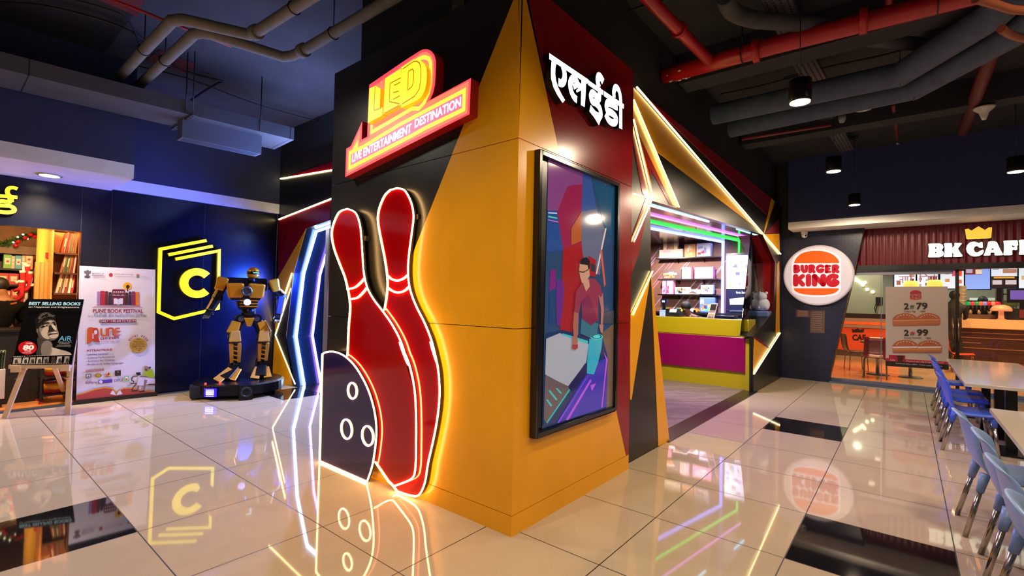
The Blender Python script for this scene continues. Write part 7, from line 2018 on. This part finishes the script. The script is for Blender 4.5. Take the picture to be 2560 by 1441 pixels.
# legs
for s_, hip, knee, ank, toe in ((-1, (-.02, 0, 1.16), (-.10, -.06, .88), (-.08, .02, .46), (-.24, -.20, .30)), (1, (.20, 0, 1.16), (.30, -.05, .87), (.30, .03, .46), (.26, -.22, .30))):
    H_, K_, A_, T_ = map(Vector, (hip, knee, ank, toe))
    joint('hip_joint', hip, .075, ax=(0, 1, 0), ln=.16)
    part('thigh', (H_+Vector((0, 0, -.02)), K_+Vector((0, 0, .06)), (.13, .14), (.15, .15), RK))
    part('thigh_plate', (H_.lerp(K_, .15)+Vector((s_*.05, -.06, 0)), H_.lerp(K_, .8)+Vector((s_*.06, -.08, 0)), (.13, .05), (.16, .06), RY))
    joint('knee_joint', K_, .065, ax=(1, 0, 0), ln=.17)
    part('knee_guard', (K_+Vector((0, -.07, .10)), K_+Vector((0, -.11, -.07)), (.13, .05), (.17, .05), RY2))
    part('shin', (K_+Vector((0, .01, -.04)), A_, (.15, .15), (.11, .12), RK))
    part('shin_plate', (K_.lerp(A_, .22)+Vector((-.05, -.08, 0)), K_.lerp(A_, .95)+Vector((-.045, -.07, 0)), (.065, .06), (.05, .06), RY), (K_.lerp(A_, .22)+Vector((.06, -.07, 0)), K_.lerp(A_, .95)+Vector((.05, -.06, 0)), (.06, .05), (.05, .05), RY2))
    mb = MB(); 
    for k in range(4): seg(mb, K_.lerp(A_, .3+.17*k)+Vector((-.035, -.085, 0)), K_.lerp(A_, .36+.17*k)+Vector((.045, -.085, 0)), (.035, .02), (.03, .02), RY)
    mb.build('shin_ribs', rb)
    joint('ankle_joint', A_+Vector((0, -.0, -.03)), .09, ax=(1, 0, 0), ln=.15)
    part('foot', (A_+Vector((0, .10, -.06)), A_+Vector((0, .14, -.22)), (.13, .10), (.18, .12), RK), (A_+Vector((0, -.02, -.08)), T_+Vector((0, 0, -.04)), (.15, .14), (.16, .06), RK))
    part('toe_plate', (A_+Vector((-.05, -.10, -.07)), T_+Vector((-.09, -.03, -.06)), (.11, .025), (.13, .025), RY2), (A_+Vector((.05, -.10, -.07)), T_+Vector((.10, -.03, -.06)), (.10, .025), (.12, .025), RY))
# trunk
joint('waist_joint', (.09, 0, 1.27), .10, ax=(0, 0, 1), ln=.16)
part('pelvis', ((.09, 0, 1.10), (.09, 0, 1.20), (.14, .16), (.30, .18), RK), ((.09, -.10, 1.04), (.09, -.11, 1.18), (.06, .03), (.15, .03), RY))
part('abdomen', ((.08, 0, 1.32), (.06, 0, 1.46), (.24, .20), (.32, .24), RK))
mb = MB()
for k in range(3): seg(mb, (-.05, -.125-.008*k, 1.36+.045*k), (.20, -.125-.008*k, 1.36+.045*k), (.025, .02), (.025, .02), RY)
mb.build('abdomen_ribs', rb)
part('chest', ((.03, 0, 1.46), (.03, -.01, 1.62), (.42, .30), (.50, .34), RK), bev=.03)
part('chest_plate', ((-.11, -.14, 1.49), (-.12, -.15, 1.72), (.20, .10), (.24, .14), RY), bev=.03)
part('chest_plate', ((.17, -.14, 1.49), (.18, -.15, 1.72), (.20, .10), (.24, .14), RY), bev=.03)
mb = MB(); c = W3(.03, -.21, 1.60); mb.lathe(c, [(.075, 0), (.075, .03), (.055, .035), (.05, .02)], RS, 24, axis=fd); core = mb.build('round_vent', rb)
mb = MB()
for k in range(14):
    a = k*2*math.pi/14; u, v = rx_, Vector((0, 0, 1)); mb.face([c+fd*.037+u*.02*math.cos(a)+v*.02*math.sin(a), c+fd*.037+u*.055*math.cos(a+.1)+v*.055*math.sin(a+.1), c+fd*.037+u*.055*math.cos(a+.25)+v*.055*math.sin(a+.25)], RBL)
mb.build('vent_blades', core)
mb = MB(); mb.ball(W3(.05, -.15, 1.425), .05, glow('#b0a4ff', 2.6)); mb.build('lit_core', rb)
part('shoulder_yoke', ((-.22, .02, 1.71), (.34, .02, 1.71), (.12, .20), (.12, .20), RK))
joint('neck', (.12, -.01, 1.78), .055, ax=(0, 0, 1), ln=.10)
# plain domed head with one visor slot
mb = MB(); hc = W3(.14, -.02, 1.90); mb.lathe(hc-Vector((0, 0, .09)), [(.065, 0), (.088, .03), (.092, .09), (.082, .135), (.05, .165), (.012, .175)], RY, 24); head = mb.build('head', rb)
mb = MB(); mb.lathe(hc-Vector((0, 0, .03)), [(.0945, 0), (.0945, .045)], RK, 24); mb.build('visor_band', head)
mb = MB(); f2_ = (fd+rx_*.35).normalized(); u2 = Vector((-f2_.y, f2_.x, 0)); mb.ribbon([hc+(f2_*math.cos(a)+u2*math.sin(a))*.0965-Vector((0, 0, .007)) for a in (-.5, -.25, 0, .25, .5)], .012, f2_, 0, glow('#58ff70', 2.0)); mb.build('visor_light', head)
# arms
for s_, sh, el, hd_ in ((-1, (-.27, 0, 1.70), (-.34, -.03, 1.48), (-.45, -.20, 1.28)), (1, (.42, 0, 1.70), (.56, -.02, 1.52), (.49, -.17, 1.22))):
    S_, E2, H2 = map(Vector, (sh, el, hd_))
    joint('shoulder_joint', S_, .075, ax=(1, 0, 0), ln=.13)
    part('shoulder_guard', (S_+Vector((s_*.0, -.01, .10)), S_+Vector((s_*.06, -.02, -.10)), (.16, .20), (.12, .16), RY), bev=.025)
    part('upper_arm', (S_+Vector((0, 0, -.04)), E2, (.10, .11), (.09, .10), RK)); 
    part('upper_arm_plate', (S_.lerp(E2, .35)+Vector((s_*.05, -.02, 0)), E2+Vector((s_*.05, -.02, .03)), (.04, .12), (.04, .10), RY2))
    joint('elbow_joint', E2, .058, ax=(1, 0, 0), ln=.13)
    part('forearm', (E2, H2, (.10, .11), (.085, .09), RBL if s_ > 0 else RK)); part('forearm_plate', (E2.lerp(H2, .1)+Vector((s_*.05, -.01, .0)), E2.lerp(H2, .9)+Vector((s_*.045, -.01, .0)), (.03, .11), (.03, .08), RY))
    d = (H2-E2).normalized()
    part('hand', (H2, H2+d*.07, (.08, .06), (.09, .05), RK), bev=.006)
    for k in range(4):
        b0_ = H2+d*.07+Vector((-.033+.022*k, 0, 0)); b1_ = b0_+d*.035+Vector((0, -.008, 0)); b2_ = b1_+d*.022+Vector((0, 0.02, -.01))
        part('finger', (b0_, b1_, (.018, .018), (.017, .017), RS), (b1_, b2_, (.017, .017), (.014, .014), RS), bev=.003)
    part('thumb', (H2+d*.02+Vector((-s_*.045, -.01, 0)), H2+d*.06+Vector((-s_*.07, -.03, 0)), (.02, .02), (.016, .016), RS), bev=.003)
# blue uplighter on the plinth, added to throw blue on the wall
mb = MB(); mb.cyl(W3(.32, .42, .22), W3(.32, .46, .30), .05, RK, seg=14); mb.build('added_uplighter', pln)
seat(rb)
lamp('added_uplight', 'SPOT', W3(.30, .44, .36), 110, (.04, .10, 1.0), .04, (2.9, YW, 2.2), 100, .9)  # added blue lamp tinting the wall behind the statue
